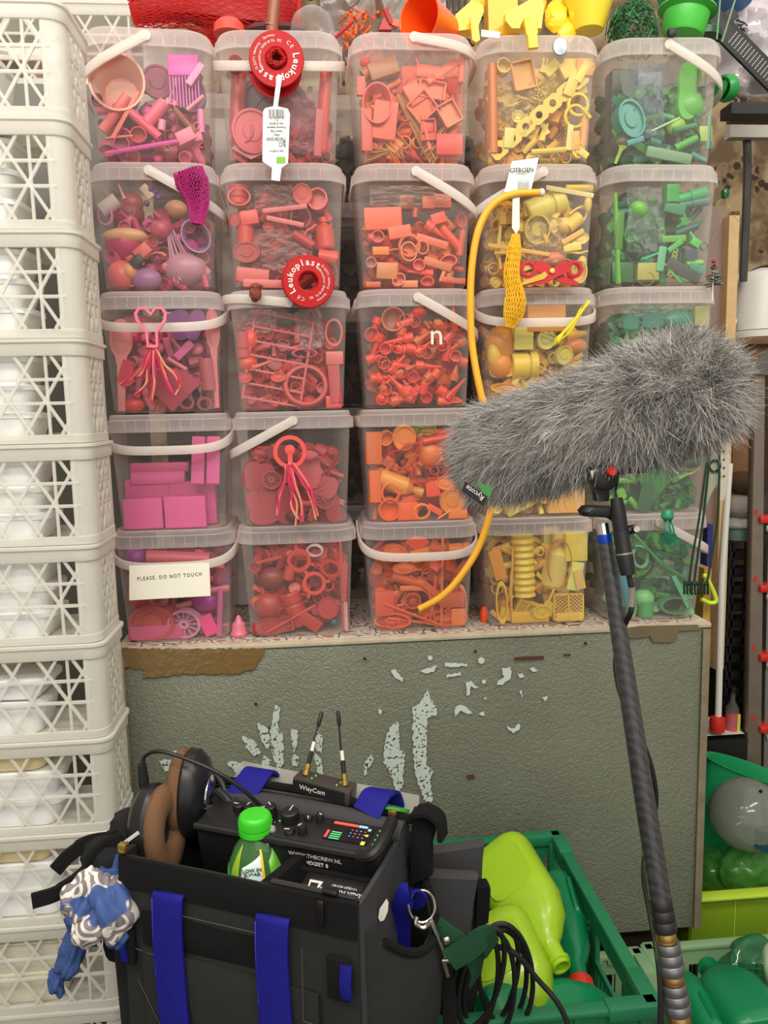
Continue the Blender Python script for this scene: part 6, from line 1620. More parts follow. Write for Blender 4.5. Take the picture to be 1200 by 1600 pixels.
# blue loop, ring, snap hook, green strap
g = G(); g.add(ribbon(curve([at(628, 1500, .93), at(626, 1440, .92), at(630, 1410, .905), at(640, 1392, .90), at(652, 1402, .905), at(640, 1412, .915)], 6), (.8, -.4, .1), .026, .003)); g.build('blue_loop', m_blue, bag)
hk = G(); c = at(659, 1416, .90); hk.add(tube([c+Vector((math.cos(a)*.0165, math.sin(a)*.006, math.sin(a)*.0175)) for a in [2*PI*i/28 for i in range(29)]], .0019, 8)); ring_o = hk.build('key_ring', m_chr, bag)
g = G(); g.add(tube([at(672, 1436, .893), at(684, 1462, .888), at(697, 1495, .884)], .0034, 8)); g.add(tube(curve([at(652, 1432, .893), at(650, 1444, .89), at(662, 1450, .889), at(674, 1440, .89)], 5), .0028, 8)); g.add(tube([at(692, 1498, .884), at(700, 1525, .883)], .0028, 8)); g.add(box(.014, .006, .006, tuple(at(698, 1500, .883)), .002)); g.add(tube(curve([at(698, 1500, .882), at(708, 1500, .88), at(706, 1488, .882)], 4), .0016, 6)); g.build('snap_hook', m_chr, bag)
m_grs = fabric('green_velvet_strap', (26, 66, 42), 500, .7, .8)
g = G(); g.add(ribbon(curve([at(682, 1448, .90), at(700, 1462, .89), at(725, 1480, .885), at(745, 1500, .89), at(742, 1530, .90)], 6), (.3, 0, 1), .028, .003)); g.add(ribbon(curve([at(702, 1500, .88), at(735, 1480, .872), at(757, 1462, .872), at(768, 1482, .885)], 6), (.2, 0, 1), .028, .003)); g.build('green_strap', m_grs, bag)
g = G(); g.add(ico(.0055, 2, (1, .5, 1)), Tm(*at(698, 1470, .880))); g.build('rivet', m_chr, bag)
g = G(); g.add(ribbon(curve([at(668, 1450, .92), at(684, 1490, .915), at(700, 1540, .91), at(704, 1620, .91)], 6), (1, 0, 0), .018, .003)); g.build('black_strap', m_vel, bag)
# ---- case that carries the bag (below the frame)
g = G(); g.add(box(.2, .09, .69-.008, (0, .09, ZB-.004-(.69-.008)/2-.003), .01), BM); o = g.build('support_case', m_black); tag(o, 'black case on which the sound bag stands', 'case')
# ---- recorder
m_rec = mat('recorder_black', (24, 24, 25), .45); RM = BM @ Tm(.028, .104, .012) @ Matrix.Rotation(math.radians(8), 4, 'X')
rec = thing('audio_recorder', 'black portable mixer recorder with knobs and a lit screen inside the bag', 'recorder', RM.translation)
def rp(name, vf, m, sm=35, par=None): g = G(); g.add(vf, RM); return g.build(name, m, par or rec, sm)
rp('housing', box(.262, .056, .075, (0, 0, -.0375+.006), .005), m_rec)
rp('handle_bar', tube(curve([(.108, -.032, .004), (.128, -.034, .012), (.134, -.01, .018), (.132, .028, .016)], 6), .008, 10), m_black)
rp('edge_guard', tube([(-.13, -.029, .002), (.12, -.029, .002)], .005, 8), m_black)
scn = rp('screen', box(.06, .034, .0015, (.082, .002, .0068)), mat('screen_black', (10, 12, 22), .15, emit=.6), 0)
def sb(x, y, w, h, m): rp('screen_bar', box(w, h, .0004, (x, y, .0078)), m, 0, scn)
mr_, mg_, mb_, my_ = mat('screen_red', (236, 74, 56), .4, emit=1.2), mat('screen_green', (80, 190, 110), .4, emit=1), mat('screen_blue', (120, 170, 200), .4, emit=.9), mat('screen_yellow', (214, 206, 50), .4, emit=1)
sb(.072, .017, .034, .004, mr_); sb(.096, .017, .012, .004, mb_); sb(.106, .013, .004, .004, mb_); sb(.054, -.006, .003, .014, mr_)
for k in range(4): sb(.066, -.001-k*.004, .014, .0014, mg_)
for k in range(12): sb(.084+(k % 4)*.006, .008-(k//4)*.006, .002, .0008, mb_ if k % 3 else mr_)
sb(.106, .002, .004, .003, my_); sb(.106, -.013, .005, .006, my_)
for k, (x, y, r_, h) in enumerate(((-.005, .008, .0125, .014), (-.034, .010, .008, .016), (.005, -.015, .0075, .004), (.022, -.012, .0065, .013), (.018, .016, .006, .004), (.034, .017, .0055, .01), (-.05, .012, .007, .008), (-.07, .010, .007, .01), (-.02, -.016, .005, .003), (-.085, .012, .008, .008))):
    kb = rp('knob', lathe([(r_, .006), (r_*.95, .006+h), (r_*.8, .0075+h), (0, .0075+h)], 18), m_black) if 0 else None
    g = G(); g.add(lathe([(r_, 0), (r_*.95, h), (r_*.8, h+.0015), (0, h+.0015)], 18), RM @ Tm(x, y, .006)); kb = g.build('knob', mat('knob_silver', (190, 186, 182), .3, .5) if k == 8 else m_black, rec)
    g = G(); g.add(box(.0012, r_*.9, .0006, (0, r_*.45, h+.0018)), RM @ Tm(x, y, .006) @ Rz(k*50)); g.build('pointer', m_white, kb, 0)
for k in range(14):
    g = G(); g.add(ico(.0013, 1), RM @ Tm(-.06+(k*37 % 90)*.001, -.02+(k*17 % 40)*.001, .0075)); g.build('indicator', [mg_, m_chr, mat('amber', (220, 150, 60), .4, emit=.6)][k % 3], rec)
for k in range(4):
    g = G(); g.add(ico(.0018, 1), RM @ Tm(.12, -.012+k*.009, .0075)); g.build('indicator', mg_, rec)
TFR = RM @ tf((.045, -.0285, -.016), (1, 0, 0), (0, 0, 1))
g = G(); g.add(text('WWW.THECREW.NL', .0078, .0002), TFR @ Tm(0, .003, .0006)); g.add(text('MIXSET 8', .0078, .0002, bold=True), TFR @ Tm(.002, -.007, .0006)); g.build('lettering', m_white, rec, 0)
rp('label_card', box(.02, .001, .016, (-.03, -.0292, -.010)), m_white, 0)
# ---- battery pack
KM_ = BM @ Tm(.113, .040, -.034) @ Matrix.Rotation(math.radians(14), 4, 'X')
bt_ = thing('battery_pack', 'black battery pack with upside-down white lettering lying in the bag', 'battery', KM_.translation)
g = G(); g.add(box(.088, .056, .024, (0, 0, 0), .003), KM_); g.build('housing', m_rec, bt_)
g = G(); g.add(box(.07, .032, .0006, (0, .004, .0123)), KM_); lb = g.build('black_label', m_black, bt_, 0)
g = G(); TB = KM_ @ Tm(0, 0, .0127) @ Rz(180)
g.add(text('MIXER ACCU 19', .0085, .0002, bold=True), TB @ Tm(-.012, -.005, 0)); g.add(text('WWW.THECREW.NL', .006, .0002), TB @ Tm(-.012, .004, 0)); g.add(text('+31(0)20 4631461', .0045, .0002), TB @ Tm(-.012, -.013, 0))
g.add(prism([(-.009, -.008), (.009, -.008), (.006, .008), (-.006, .008)], .0004), TB @ Tm(.026, -.007, 0)); g.build('lettering', m_white, lb, 0)
g = G(); g.add(prism([(-.005, -.004), (.006, -.004), (.004, .005), (-.004, .005)], .0005), TB @ Tm(.026, -.007, .0003)); g.build('emblem_centre', m_black, lb, 0)
g = G(); g.add(box(.016, .01, .0005, (.032, -.013, .0130)), KM_); g.build('white_sticker', m_white, bt_, 0)
for x in (-.034, -.006, .03):
    g = G(); g.add(box(.014, .006, .01, (x, -.03, .0), .002), KM_); g.build('latch', m_black, bt_)
# ---- wireless receiver with two aerials
WM = BM @ Tm(.046, .172, .040) @ Matrix.Rotation(math.radians(6), 4, 'Y')
rx = thing('wireless_receiver', 'small grey wireless receiver with two black aerials on the back of the bag', 'receiver', WM.translation)
g = G(); g.add(box(.086, .028, .022, (0, 0, 0), .002), WM); g.build('housing', mat('receiver_grey', (78, 76, 72), .35, .5), rx)
g = G(); g.add(box(.078, .001, .017, (-.003, -.0146, -.001)), WM); fp = g.build('front_plate', m_black, rx, 0)
g = G(); g.add(text('WisyCom', .0095, .0002), WM @ tf((-.012, -.0153, .0), (1, 0, 0), (0, 0, 1))); g.build('lettering', m_white, fp, 0)
for x, top in ((-.030, (503, 1112, 1.085)), (.030, (528, 1110, 1.06))):
    b_ = WM @ Vector((x, 0, .011)); a_ = at(*top); d = (a_-b_).normalized(); an = None
    g = G(); g.add(tube([b_+d*.03, b_.lerp(a_, .5)+Vector((-.001, 0, 0)), a_], .0014, 8)); g.add(tube([a_-d*.022, a_-d*.018, a_-d*.002, a_], [.0015, .003, .003, .0015], 8)); g.add(tube([b_+d*.014, b_+d*.032], .0034, 10)); an = g.build('aerial', m_black, rx)
    g = G(); g.add(lathe([(.005, 0), (.005, .006), (.004, .006), (.0046, .010), (.0046, .015), (.003, .016)], 14), Tm(*b_) @ d.to_track_quat('Z', 'Y').to_matrix().to_4x4()); g.build('connector', mat('brass', ()), an)
    g = G(); g.add(tube([b_+d*.033, b_+d*.046], .0026, 10)); g.build('white_sleeve', m_white, an)
for k, (x, y) in enumerate(((-.016, .004), (-.018, -.005), (.022, .003), (.02, -.006))):
    g = G(); g.add(ico(.0013, 1), WM @ Tm(x, y, .0115)); g.build('indicator', mg_, rx)
# ---- drink bottle
bp_ = at(398, 1270, .985); db = thing('drink_bottle', 'iced tea bottle with bright green cap and lemon label standing in the bag', 'bottle', (bp_.x, bp_.y, .835))
BMx = Tm(bp_.x, bp_.y, bp_.z)
g = G(); g.add(lathe([(0, -.0005), (.018, -.001), (.0205, -.003), (.0215, -.006), (.0215, -.0175), (.0195, -.018), (.0195, -.0195), (.0218, -.020), (.0218, -.0265), (.018, -.027)], 48), BMx)
for k in range(40): a = 2*PI*k/40; g.add(box(.0008, .0012, .010, (.0216*math.cos(a), .0216*math.sin(a), -.0115)), BMx @ Matrix.Identity(4))
g.build('cap', mat('bright_green_cap', (62, 200, 40), .4), db)
g = G(); g.add(lathe([(.0175, -.024), (.0195, -.032), (.028, -.045), (.0355, -.0625), (.039, -.08), (.0395, -.1), (.0395, -.15), (.03, -.155), (0, -.155)], 40), BMx); g.build('glass', mat('green_clear_bottle', (92, 150, 84), .06, alpha=.42, spec=.8), db)
def lab_arc(a0, a1, z0, z1, r0, r1, nm, m, top=None, n=16):
    g = G(); K_ = 8; rows = [[] for _ in range(K_+1)]
    for i in range(n+1):
        a = math.radians(a0+(a1-a0)*i/n); zz = z1 if top is None else z0+(z1-z0)*top(i/n); rad = lambda z: np.interp(-z, [.032, .045, .0625, .08, .1, .2], [.0195, .028, .0355, .039, .0395, .0395])
        for k in range(K_+1): z = z0+(zz-z0)*k/K_; rows[k].append((math.cos(a)*(rad(z)+r0+.0004), math.sin(a)*(rad(z)+r0+.0004), z))
    v = [p for w_ in rows for p in w_]; m_ = n+1; g.add((v, [(k*m_+i, k*m_+i+1, k*m_+m_+i+1, k*m_+m_+i) for k in range(K_) for i in range(n)]), BMx); o = g.build(nm, m, db, 30); md = o.modifiers.new('t', 'SOLIDIFY'); md.thickness = .0003; return o
lab_arc(-190, -20, -0.1500, -0.0500, .0004, 0, 'label_green', mat('label_green', (64, 142, 50), .4), lambda u: .75+.12*math.sin(u*14))
lab_arc(-148, -122, -0.0940, -0.0340, .0008, 0, 'label_leaf', mat('label_leaf', (150, 190, 52), .4), lambda u: math.sin(PI*u)**.7*.98+.02)
lab_arc(-118, -72, -0.0940, -0.0420, .0009, 0, 'label_white', mat('label_white', (214, 232, 230), .4), lambda u: .7+.3*u)
lab_arc(-76, -70, -0.0940, -0.0380, .0012, 0, 'label_stripe', mat('label_yellow', (230, 200, 50), .4), None)
lab_arc(-138, -76, -0.11, -0.0700, .0013, 0, 'label_lemon', mat('label_lemon', (240, 208, 60), .4), lambda u: math.sin(PI*u)**.5)
lab_arc(-130, -84, -0.11, -0.0760, .0016, 0, 'label_lemon_flesh', mat('label_lemon_pale', (248, 226, 110), .4), lambda u: math.sin(PI*u)**.5)
lab_arc(-96, -76, -0.11, -0.0860, .0019, 0, 'label_red', mat('label_red', (190, 50, 40), .4), lambda u: .9)
lab_arc(-58, -28, -0.1500, -0.0360, .0011, 0, 'label_side', mat('label_light_green', (112, 184, 60), .4), lambda u: .85+.15*u)
for i, ln in enumerate(('LOW IN', 'SUGAR')):
    g = G(); th = math.radians(-95); z = -.0585-i*.0062; g.add(text(ln, .0068, .0002, bold=True), BMx @ tf((.0362*math.cos(th), .0362*math.sin(th), z), (-math.sin(th), math.cos(th), .12), (0, 0, 1)) @ Tm(0, 0, .001)); g.build('lettering', mat('label_ink', (40, 80, 40), .5), db, 0)
# ---- headphones
hp = thing('headphones', 'black studio headphones with brown velour ear pads in the left of the bag', 'headphones', tuple(at(270, 1300, 1.04)))
m_vl = fabric('brown_velour', (112, 82, 58), 700, .6, .95, .2)
def earcup(c, nrm, tilt, chrome):
    n_ = Vector(nrm).normalized(); up2 = Vector((tilt, 0, 1)); up2 = (up2-n_*up2.dot(n_)).normalized(); sx = up2.cross(n_); M = Matrix((sx, up2, n_)).transposed().to_4x4(); M.translation = c; S_ = M @ Matrix.Diagonal((.95, 1.38, 1.1, 1))
    g = G(); g.add(lathe([(.030+.0165*math.cos(a)*1.0, .0125*math.sin(a)) for a in [2*PI*i/14 for i in range(14)]], 36, True), S_); pad = g.build('ear_pad', m_vl, hp)
    g = G(); g.add(lathe([(0, -.006), (.044, -.006), (.047, -.010), (.046, -.022), (.038, -.032), (.02, -.038), (0, -.039)], 36), S_); sh = g.build('ear_cup', mat('headphone_black', (26, 25, 27), .35), hp)
    g = G(); g.add(lathe([(0, -.004), (.018, -.004), (.018, -.002)], 30), S_); g.build('inner_cloth', m_in, hp)
    if chrome:
        g = G(); g.add(lathe([(.0, -.046), (.014, -.046), (.019, -.044), (.0235, -.042), (.0245, -.038), (.022, -.036)], 32), M @ Matrix.Diagonal((1, 1.15, 1, 1))); g.build('chrome_disc', m_chr, sh)
        g = G(); g.add(tube(curve([M @ Vector((-.036, .02, -.03)), M @ Vector((-.02, -.0, -.055)), M @ Vector((0, -.03, -.058)), M @ Vector((.02, -.035, -.05)), M @ Vector((.036, -.03, -.03))], 6), .005, 8)); g.build('yoke', m_black, hp)
    return M
MA = earcup(at(258, 1298, 1.03), (.93, -.34, .05), .10, False)
MB = earcup(at(284, 1238, 1.075), (-.95, .16, .05), .12, True)
g = G(); g.add(ribbon(curve([at(246, 1240, 1.06), at(228, 1280, 1.05), at(222, 1330, 1.04), at(240, 1390, 1.03)], 6), (.4, 1, 0), .03, .006)); g.build('headband', m_black, hp)
g = G(); g.add(tube(curve([at(340, 1235, 1.07), at(355, 1250, 1.06), at(372, 1276, 1.05), at(392, 1300, 1.05)], 6), .006, 8)); g.add(tube(curve([at(318, 1262, 1.05), at(345, 1262, 1.05), at(372, 1250, 1.06)], 6), .005, 8)); g.build('yoke_arm', m_black, hp)
g = G(); g.add(tube([at(222, 1194, 1.05), at(224, 1220, 1.05), at(228, 1245, 1.05)], [.006, .0075, .006], 10)); pl_ = g.build('plug', m_black, hp)
g = G(); g.add(tube(curve([at(223, 1196, 1.05), at(226, 1182, 1.05), at(244, 1174, 1.04), at(275, 1180, 1.03), at(330, 1202, 1.02), at(375, 1230, 1.02), at(415, 1268, 1.03), at(440, 1305, 1.03), at(462, 1345, 1.02)], 8), .0028, 8)); g.build('cable', m_black, hp)
# ---- patterned scarf
def paisley():
    m = mat('paisley_cotton', (216, 208, 196), .85); nt = m.node_tree; N = nt.nodes; L = nt.links; p = N['Principled BSDF']; tc = N.new('ShaderNodeTexCoord')
    v = N.new('ShaderNodeTexVoronoi'); v.inputs['Scale'].default_value = 34; L.new(tc.outputs['Object'], v.inputs['Vector'])
    wv = N.new('ShaderNodeMath'); wv.operation = 'SINE'; ml = N.new('ShaderNodeMath'); ml.operation = 'MULTIPLY'; ml.inputs[1].default_value = 20; L.new(v.outputs[0], ml.inputs[0]); L.new(ml.outputs[0], wv.inputs[0])
    r = N.new('ShaderNodeValToRGB'); L.new(wv.outputs[0], r.inputs[0]); e = r.color_ramp.elements; e[0].position = .05; e[0].color = (*lin((132, 122, 128)), 1); e[1].position = .35; e[1].color = (*lin((226, 220, 208)), 1)
    n = N.new('ShaderNodeTexNoise'); n.inputs['Scale'].default_value = 13; L.new(tc.outputs['Object'], n.inputs['Vector']); mr = N.new('ShaderNodeMapRange'); mr.inputs[1].default_value = .58; mr.inputs[2].default_value = .60; L.new(n.outputs[0], mr.inputs[0])
    mx = N.new('ShaderNodeMix'); mx.data_type = 'RGBA'; L.new(mr.outputs[0], mx.inputs[0]); L.new(r.outputs[0], mx.inputs[6]); mx.inputs[7].default_value = (*lin((64, 88, 144)), 1); L.new(mx.outputs[2], p.inputs['Base Color']); return m
m_pa = paisley(); m_bl = fabric('blue_cotton', (58, 82, 132), 300, .6, .85, .25)
sf = thing('patterned_scarf', 'white and blue paisley cotton scarf knotted to the left side of the bag', 'scarf', tuple(at(150, 1430, .97)))
def folds(c, sx, sy, sz, seed, m, nm, ang=0, fr=3):
    bm = bmesh.new(); bmesh.ops.create_icosphere(bm, subdivisions=5, radius=1)
    for v in bm.verts:
        q = v.co.copy(); d = noise.noise(Vector((q.x*1.3+seed, q.y*1.3, q.z*.6)))*4; w = math.sin(q.x*7+d*2.2+seed)*.05+noise.noise(q*1.6+Vector((seed, 0, 0)))*.35; v.co = Vector((q.x*sx, q.y*sy, q.z*sz))*(1+w)
    vf = ([tuple(v.co) for v in bm.verts], [tuple(w.index for w in f.verts) for f in bm.faces]); bm.free()
    g = G(); g.add(vf, Tm(*c) @ Matrix.Rotation(math.radians(ang), 4, 'Y')); return g.build(nm, m, sf, 60)
folds(at(172, 1416, .955), .028, .028, .042, 1, m_pa, 'knot', -20); folds(at(132, 1400, .96), .024, .025, .034, 5, m_pa, 'fold', 30); folds(at(150, 1440, .95), .034, .024, .024, 9, m_pa, 'fold', -25)
folds(at(185, 1452, .96), .018, .02, .022, 12, m_bl, 'fold', 10); folds(at(122, 1425, .965), .016, .022, .028, 15, m_bl, 'fold', 0); folds(at(172, 1378, .98), .022, .018, .014, 21, m_bl, 'fold', 30)
folds(at(112, 1490, .965), .017, .014, .04, 17, m_bl, 'loose_end', 22); folds(at(88, 1536, .965), .009, .010, .018, 19, m_bl, 'loose_end', -12)
g = G(); g.add(tube(curve([at(188, 1336, .99), at(182, 1358, .985), at(184, 1375, .98), at(170, 1385, .975)], 6), [.006]*6+[.009]*20, 10)); g.build('tie', m_bl, sf)
# ---- coiled cable
cc = thing('cable_coil', 'coil of thick black cable hanging from the right side of the bag', 'cable', tuple(at(770, 1520, .98)))
def loop(cx, cy, a, b, rot, Y, n=40, t0=0, t1=360):
    P = []
    for i in range(n+1):
        t = math.radians(t0+(t1-t0)*i/n); x, y = a*math.cos(t), b*math.sin(t); r_ = math.radians(rot); P.append(at(cx+x*math.cos(r_)-y*math.sin(r_), cy+x*math.sin(r_)+y*math.cos(r_), Y+.015*math.sin(t)))
    return P
for cx, cy, a, b, rt, Y in ((772, 1535, 50, 84, 8, .99), (768, 1530, 38, 86, 14, .975), (790, 1525, 42, 82, -6, .97), (760, 1545, 44, 92, 4, .96), (742, 1540, 34, 88, 10, .955), (752, 1528, 30, 80, 16, .95)):
    g = G(); g.add(tube(loop(cx, cy, a, b, rt, Y), .0036, 9)); g.build('cable_loop', m_black, cc)
g = G(); g.add(tube(curve([at(745, 1470, .96), at(772, 1478, .95), at(805, 1490, .95), at(840, 1530, .95), at(872, 1568, .94), at(896, 1620, .93)], 8), .0038, 9)); g.build('cable_tail', m_black, cc)
# ---------------------------------------------------------------- green crate with bottles
def crate(name, label, x0, x1, y0, y1, zr, h, m, rot=0, win=True):
    t = thing(name, label, 'crate', ((x0+x1)/2, (y0+y1)/2, zr-h)); cx, cy = (x0+x1)/2, (y0+y1)/2; W2, D2 = (x1-x0), (y1-y0); T = Tm(cx, cy, zr-h) @ Rz(rot)
    def p(nm, *bs):
        g = G(); [g.add(b, T) for b in bs]; return g.build(nm, m, t)
    p('crate_floor', box(W2-.01, D2-.01, .006, (0, 0, .003)))
    # rim: a flange all round with raised corners
    e = .022; g = G()
    for (w, d, c) in ((W2+e, e, (0, -D2/2, h-.005)), (W2+e, e, (0, D2/2, h-.005)), (e, D2+e, (-W2/2, 0, h-.005)), (e, D2+e, (W2/2, 0, h-.005))): g.add(box(w, d, .01, c, .003), T)
    for sx in (-1, 1):
        for sy in (-1, 1): g.add(box(.075, e+.004, .022, (sx*(W2/2-.03), sy*D2/2, h-.008), .003), T); g.add(box(e+.004, .075, .022, (sx*W2/2, sy*(D2/2-.03), h-.008), .003), T); g.add(box(.02, .02, h-.012, (sx*(W2/2-.008), sy*(D2/2-.008), (h-.012)/2), .003), T)
    g.build('rim', m, t)
    for side in range(4):
        L_, off, dr = (W2, D2/2, side) if side % 2 == 0 else (D2, W2/2, side); R2 = T @ Rz(90*side); g = G(); zb, zt = .012, h-.012
        g.add(box(L_-.02, .005, .035, (0, -off+.004, zt-.014)), R2); g.add(box(L_-.02, .005, .02, (0, -off+.004, zb+.006)), R2)
        if win and side % 2 == 1: g.add(box(L_-.02, .006, .012, (0, -off+.004, zb+(zt-zb)*.5)), R2); n_ = int(L_/.016); zs = (zb, zb+(zt-zb)*.5)
        else: n_ = int(L_/.02); zs = (zb, zt-.02)
        for k in range(n_): g.add(box(.0065, .004, zs[1]-zs[0], ((k+.5)/n_*L_-L_/2, -off+.004, (zs[0]+zs[1])/2)), R2)
        for k in (-.33, 0, .33) if L_ > .4 else (-.25, .25): g.add(box(.03, .008, zt-zb, (k*L_, -off+.002, (zt+zb)/2)), R2)
        g.build('slotted_side', m, t)
    return t
m_gc = mat('crate_green', (28, 112, 72), .45, var=.12, bscale=18); m_pg = mat('crate_pale_green', (128, 162, 120), .5, var=.08, bscale=18)
crate('plastic_crate', 'dark green slotted crate full of bottles in front of the cabinet', -.13, .452, .985, 1.435, .655, .20, m_gc)
g = G(); g.add(box(.52, .40, .447, (.16, 1.21, .2245), .01)); tag(g.build('support_box', mat('dark_box', (46, 44, 40), .8)), 'dark box below the dark green crate', 'box')
def jug(label, pb, pn, w, d, m, neck=True, nl=.25, cap=None, cat='bottle', name='plastic_bottle', flat=(0, -1, 0)):
    a, b = Vector(pb), Vector(pn); z = (b-a); L_ = z.length; z.normalize(); y = Vector(flat); y = (y-z*y.dot(z)).normalized(); x = y.cross(z); M = Matrix((x, y, z)).transposed().to_4x4(); M.translation = a
    t = thing(name, label, cat, a); g = G(); bl_ = L_*(1-nl); r_ = min(w, d)*.42
    R = [rr(w*.8, d*.8, r_*.75, 0), rr(w*.95, d*.95, r_*.95, .008), rr(w, d, r_, .02), rr(w, d, r_, bl_*.45), rr(w*1.0, d, r_, bl_*.66), rr(w*.8, d*.84, r_*.82, bl_*.86), rr(w*.45, d*.6, min(w*.45, d*.6)*.45, bl_)]
    nr = min(w, d)*.2
    R += [rr(nr*2.1, nr*2.1, nr*1.0, bl_+.01), rr(nr*2, nr*2, nr*.99, L_-.012), rr(nr*2.4, nr*2.4, nr*1.19, L_-.012), rr(nr*2.4, nr*2.4, nr*1.19, L_-.007), rr(nr*2, nr*2, nr*.99, L_-.006), rr(nr*2, nr*2, nr*.99, L_), rr(nr*1.6, nr*1.6, nr*.79, L_), rr(nr*1.6, nr*1.6, nr*.79, L_-.02)]
    g.add(loft(R), M); g.build('bottle_body', m, t, 50)
    g = G(); P = rr(w*.72, w*.0+bl_*.5, w*.2, 0); 
    g.add(loft([[(x_, d/2-.003, bl_*.36+y_) for x_, y_, _ in P], [(x_, d/2+.0022, bl_*.36+y_) for x_, y_, _ in rr(w*.68, bl_*.47, w*.18, 0)]]), M); g.build('raised_panel', m, t, 50)
    if cap: g = G(); g.add(lathe([(nr*1.5, L_-.03), (nr*1.5, L_+.004), (nr*1.4, L_+.006), (0, L_+.006)], 24), M); g.build('cap', cap, t)
    return t
m_lime = mat('lime_plastic', (178, 218, 44), .3, trl=.35, coat=.2); m_gb = mat('green_bottle_plastic', (22, 134, 84), .28, trl=.2); m_gb2 = mat('green_bottle_dark', (16, 120, 76), .25, alpha=.8)
jug('large lime green bottle with its open neck pointing down right in the dark green crate', at(778, 1330, 1.30), at(878, 1512, 1.08), .115, .075, m_lime, nl=.2)
jug('lower lime green bottle half covered by the black cable coil', at(758, 1440, 1.16), at(850, 1660, .99), .135, .075, m_lime)
jug('dark green bottle with a red cap beside the lime bottles', at(868, 1380, 1.34), at(912, 1560, 1.08), .07, .07, m_gb2, nl=.28, cap=mat('red_bottle_cap', (190, 46, 34), .35))
jug('flat green bottle lying at the front of the dark green crate', at(760, 1600, 1.02), at(985, 1578, 1.08), .10, .06, m_gb, nl=.15, flat=(0, -.6, .8))
jug('long green bottle standing at the back wall of the dark green crate', at(700, 1400, 1.38), at(720, 1330, 1.40), .06, .06, m_gb)
# pale crate lower right
crate('plastic_crate', 'pale green slotted crate with teal bottles at the lower right corner', .66, 1.14, 1.07, 1.47, .366, .19, m_pg)
g = G(); g.add(box(.42, .36, .174, (.9, 1.27, .088))); tag(g.build('support_box', MATS['dark_box']), 'dark box below the pale green crate', 'box')
g = G(); g.add(box(.17, .45, .010, (.565, 1.24, .36), .002)); g.add(box(.17, .02, .15, (.565, 1.46, .285), .003)); g.add(box(.02, .45, .15, (.49, 1.24, .285), .003)); o = g.build('crate_part', m_pg); bpy.data.objects.remove(o)
crate('plastic_crate', 'pale green crate hidden mostly behind the dark green crate and the pole', .49, .635, 1.07, 1.46, .366, .19, m_pg)
jug('teal green bottle with a ribbed neck pointing left in the pale green crate', at(1200, 1625, 1.12), at(1104, 1508, 1.33), .12, .085, m_gb, nl=.2)
jug('teal bottle lying at the left wall of the pale green crate', at(1130, 1640, 1.14), at(1068, 1522, 1.30), .075, .06, m_gb, nl=.1)
jug('mint white bottle end at the right edge of the pale green crate', at(1225, 1500, 1.26), at(1235, 1560, 1.18), .10, .07, mat('mint_plastic', (186, 214, 180), .35), nl=.1)
g = G(); g.add(ico(.05, 4, (1.3, .8, .7), .03, 22, 3), Tm(*at(1178, 1500, 1.34))); tag(g.build('crushed_bottle', mat('clear_dark_green', (20, 110, 64), .06, alpha=.5, spec=1)), 'crushed dark green bottle behind the ribbed teal bottle', 'bottle')
# lime crate, ball, crushed bottles, basin
a = at(1098, 1397, 1.56); b = at(1200, 1470, 1.56)
t = thing('lime_tub', 'lime green square tub holding crushed bottles right of the cabinet', 'tub', (1.0, 1.7, b.z)); m_lt = mat('lime_tub', (134, 166, 34), .4, trl=.2)
xl, xr, zt_, zb_ = .80, 1.3, a.z, b.z-.02
for (w, d, c) in ((xr-xl, .006, ((xl+xr)/2, 1.56, 0)), (xr-xl, .006, ((xl+xr)/2, 1.86, 0)), (.006, .3, (xl, 1.71, 0)), (.006, .3, (xr, 1.71, 0))):
    g = G(); g.add(box(w, d, zt_-zb_, (c[0], c[1], (zt_+zb_)/2), .002)); g.build('tub_wall', m_lt, t)
g = G(); g.add(box(xr-xl+.03, .03, .008, ((xl+xr)/2, 1.55, zt_), .003)); g.add(box(xr-xl+.03, .03, .008, ((xl+xr)/2, 1.87, zt_), .003)); g.add(box(xr-xl, .3, .006, ((xl+xr)/2, 1.71, zb_))); g.build('tub_rim', mat('lime_rim', (176, 206, 58), .4), t)
for x in (.90, .98, 1.06):
    g = G(); g.add(box(.002, .003, zt_-zb_-.02, (x, 1.556, (zt_+zb_)/2-.004))); g.build('seam', MATS['lime_rim'], t, 0)
g = G(); g.add(box(.46, .30, zb_-.006, (1.05, 1.72, (zb_-.006)/2))); tag(g.build('support_box', MATS['dark_box']), 'dark box below the lime green tub', 'box')
m_cg = mat('clear_green_bottle', (84, 160, 70), .06, alpha=.4, spec=1)
for x, y, Y, s_, sd, lb in ((1163, 1358, 1.66, (.062, .05, .052), 2, 'crushed clear green bottle in front under the clear ball'), (1115, 1358, 1.72, (.042, .06, .05), 7, 'crumpled clear green bottle left of the crushed one'), (1210, 1350, 1.74, (.06, .05, .05), 12, 'crushed clear green bottle at the right edge on the lime tub')):
    g = G(); g.add(ico(1, 4, s_, .22, 2.4, sd), Tm(*at(x, y, Y))); tag(g.build('crushed_bottle', m_cg, None, 60), lb, 'bottle')
g = G(); c = at(1166, 1272, 1.66); pr_ = []
for i in range(25):
    an = math.radians(3+177*i/24); r_ = .082*(1+.012*(i % 2)); pr_.append((r_*math.sin(an), r_*math.cos(an)))
g.add(lathe(pr_, 48), Tm(*c) @ Matrix.Rotation(.5, 4, 'X') @ Matrix.Rotation(.1, 4, 'Y')); bo_ = thing('clear_ball', 'ribbed clear plastic ball with a small hole on top of the crushed green bottles', 'ball', c); g.build('ball_shell', mat('grey_clear_plastic', (150, 152, 144), .12, alpha=.42, spec=1), bo_)
c2 = at(1188, 1236, 1.60); g = G(); g.add(lathe([(.0, 0), (.004, 0), (.004, .003)], 12), Tm(*c2) @ FACE); g.build('hole', m_black, bo_)
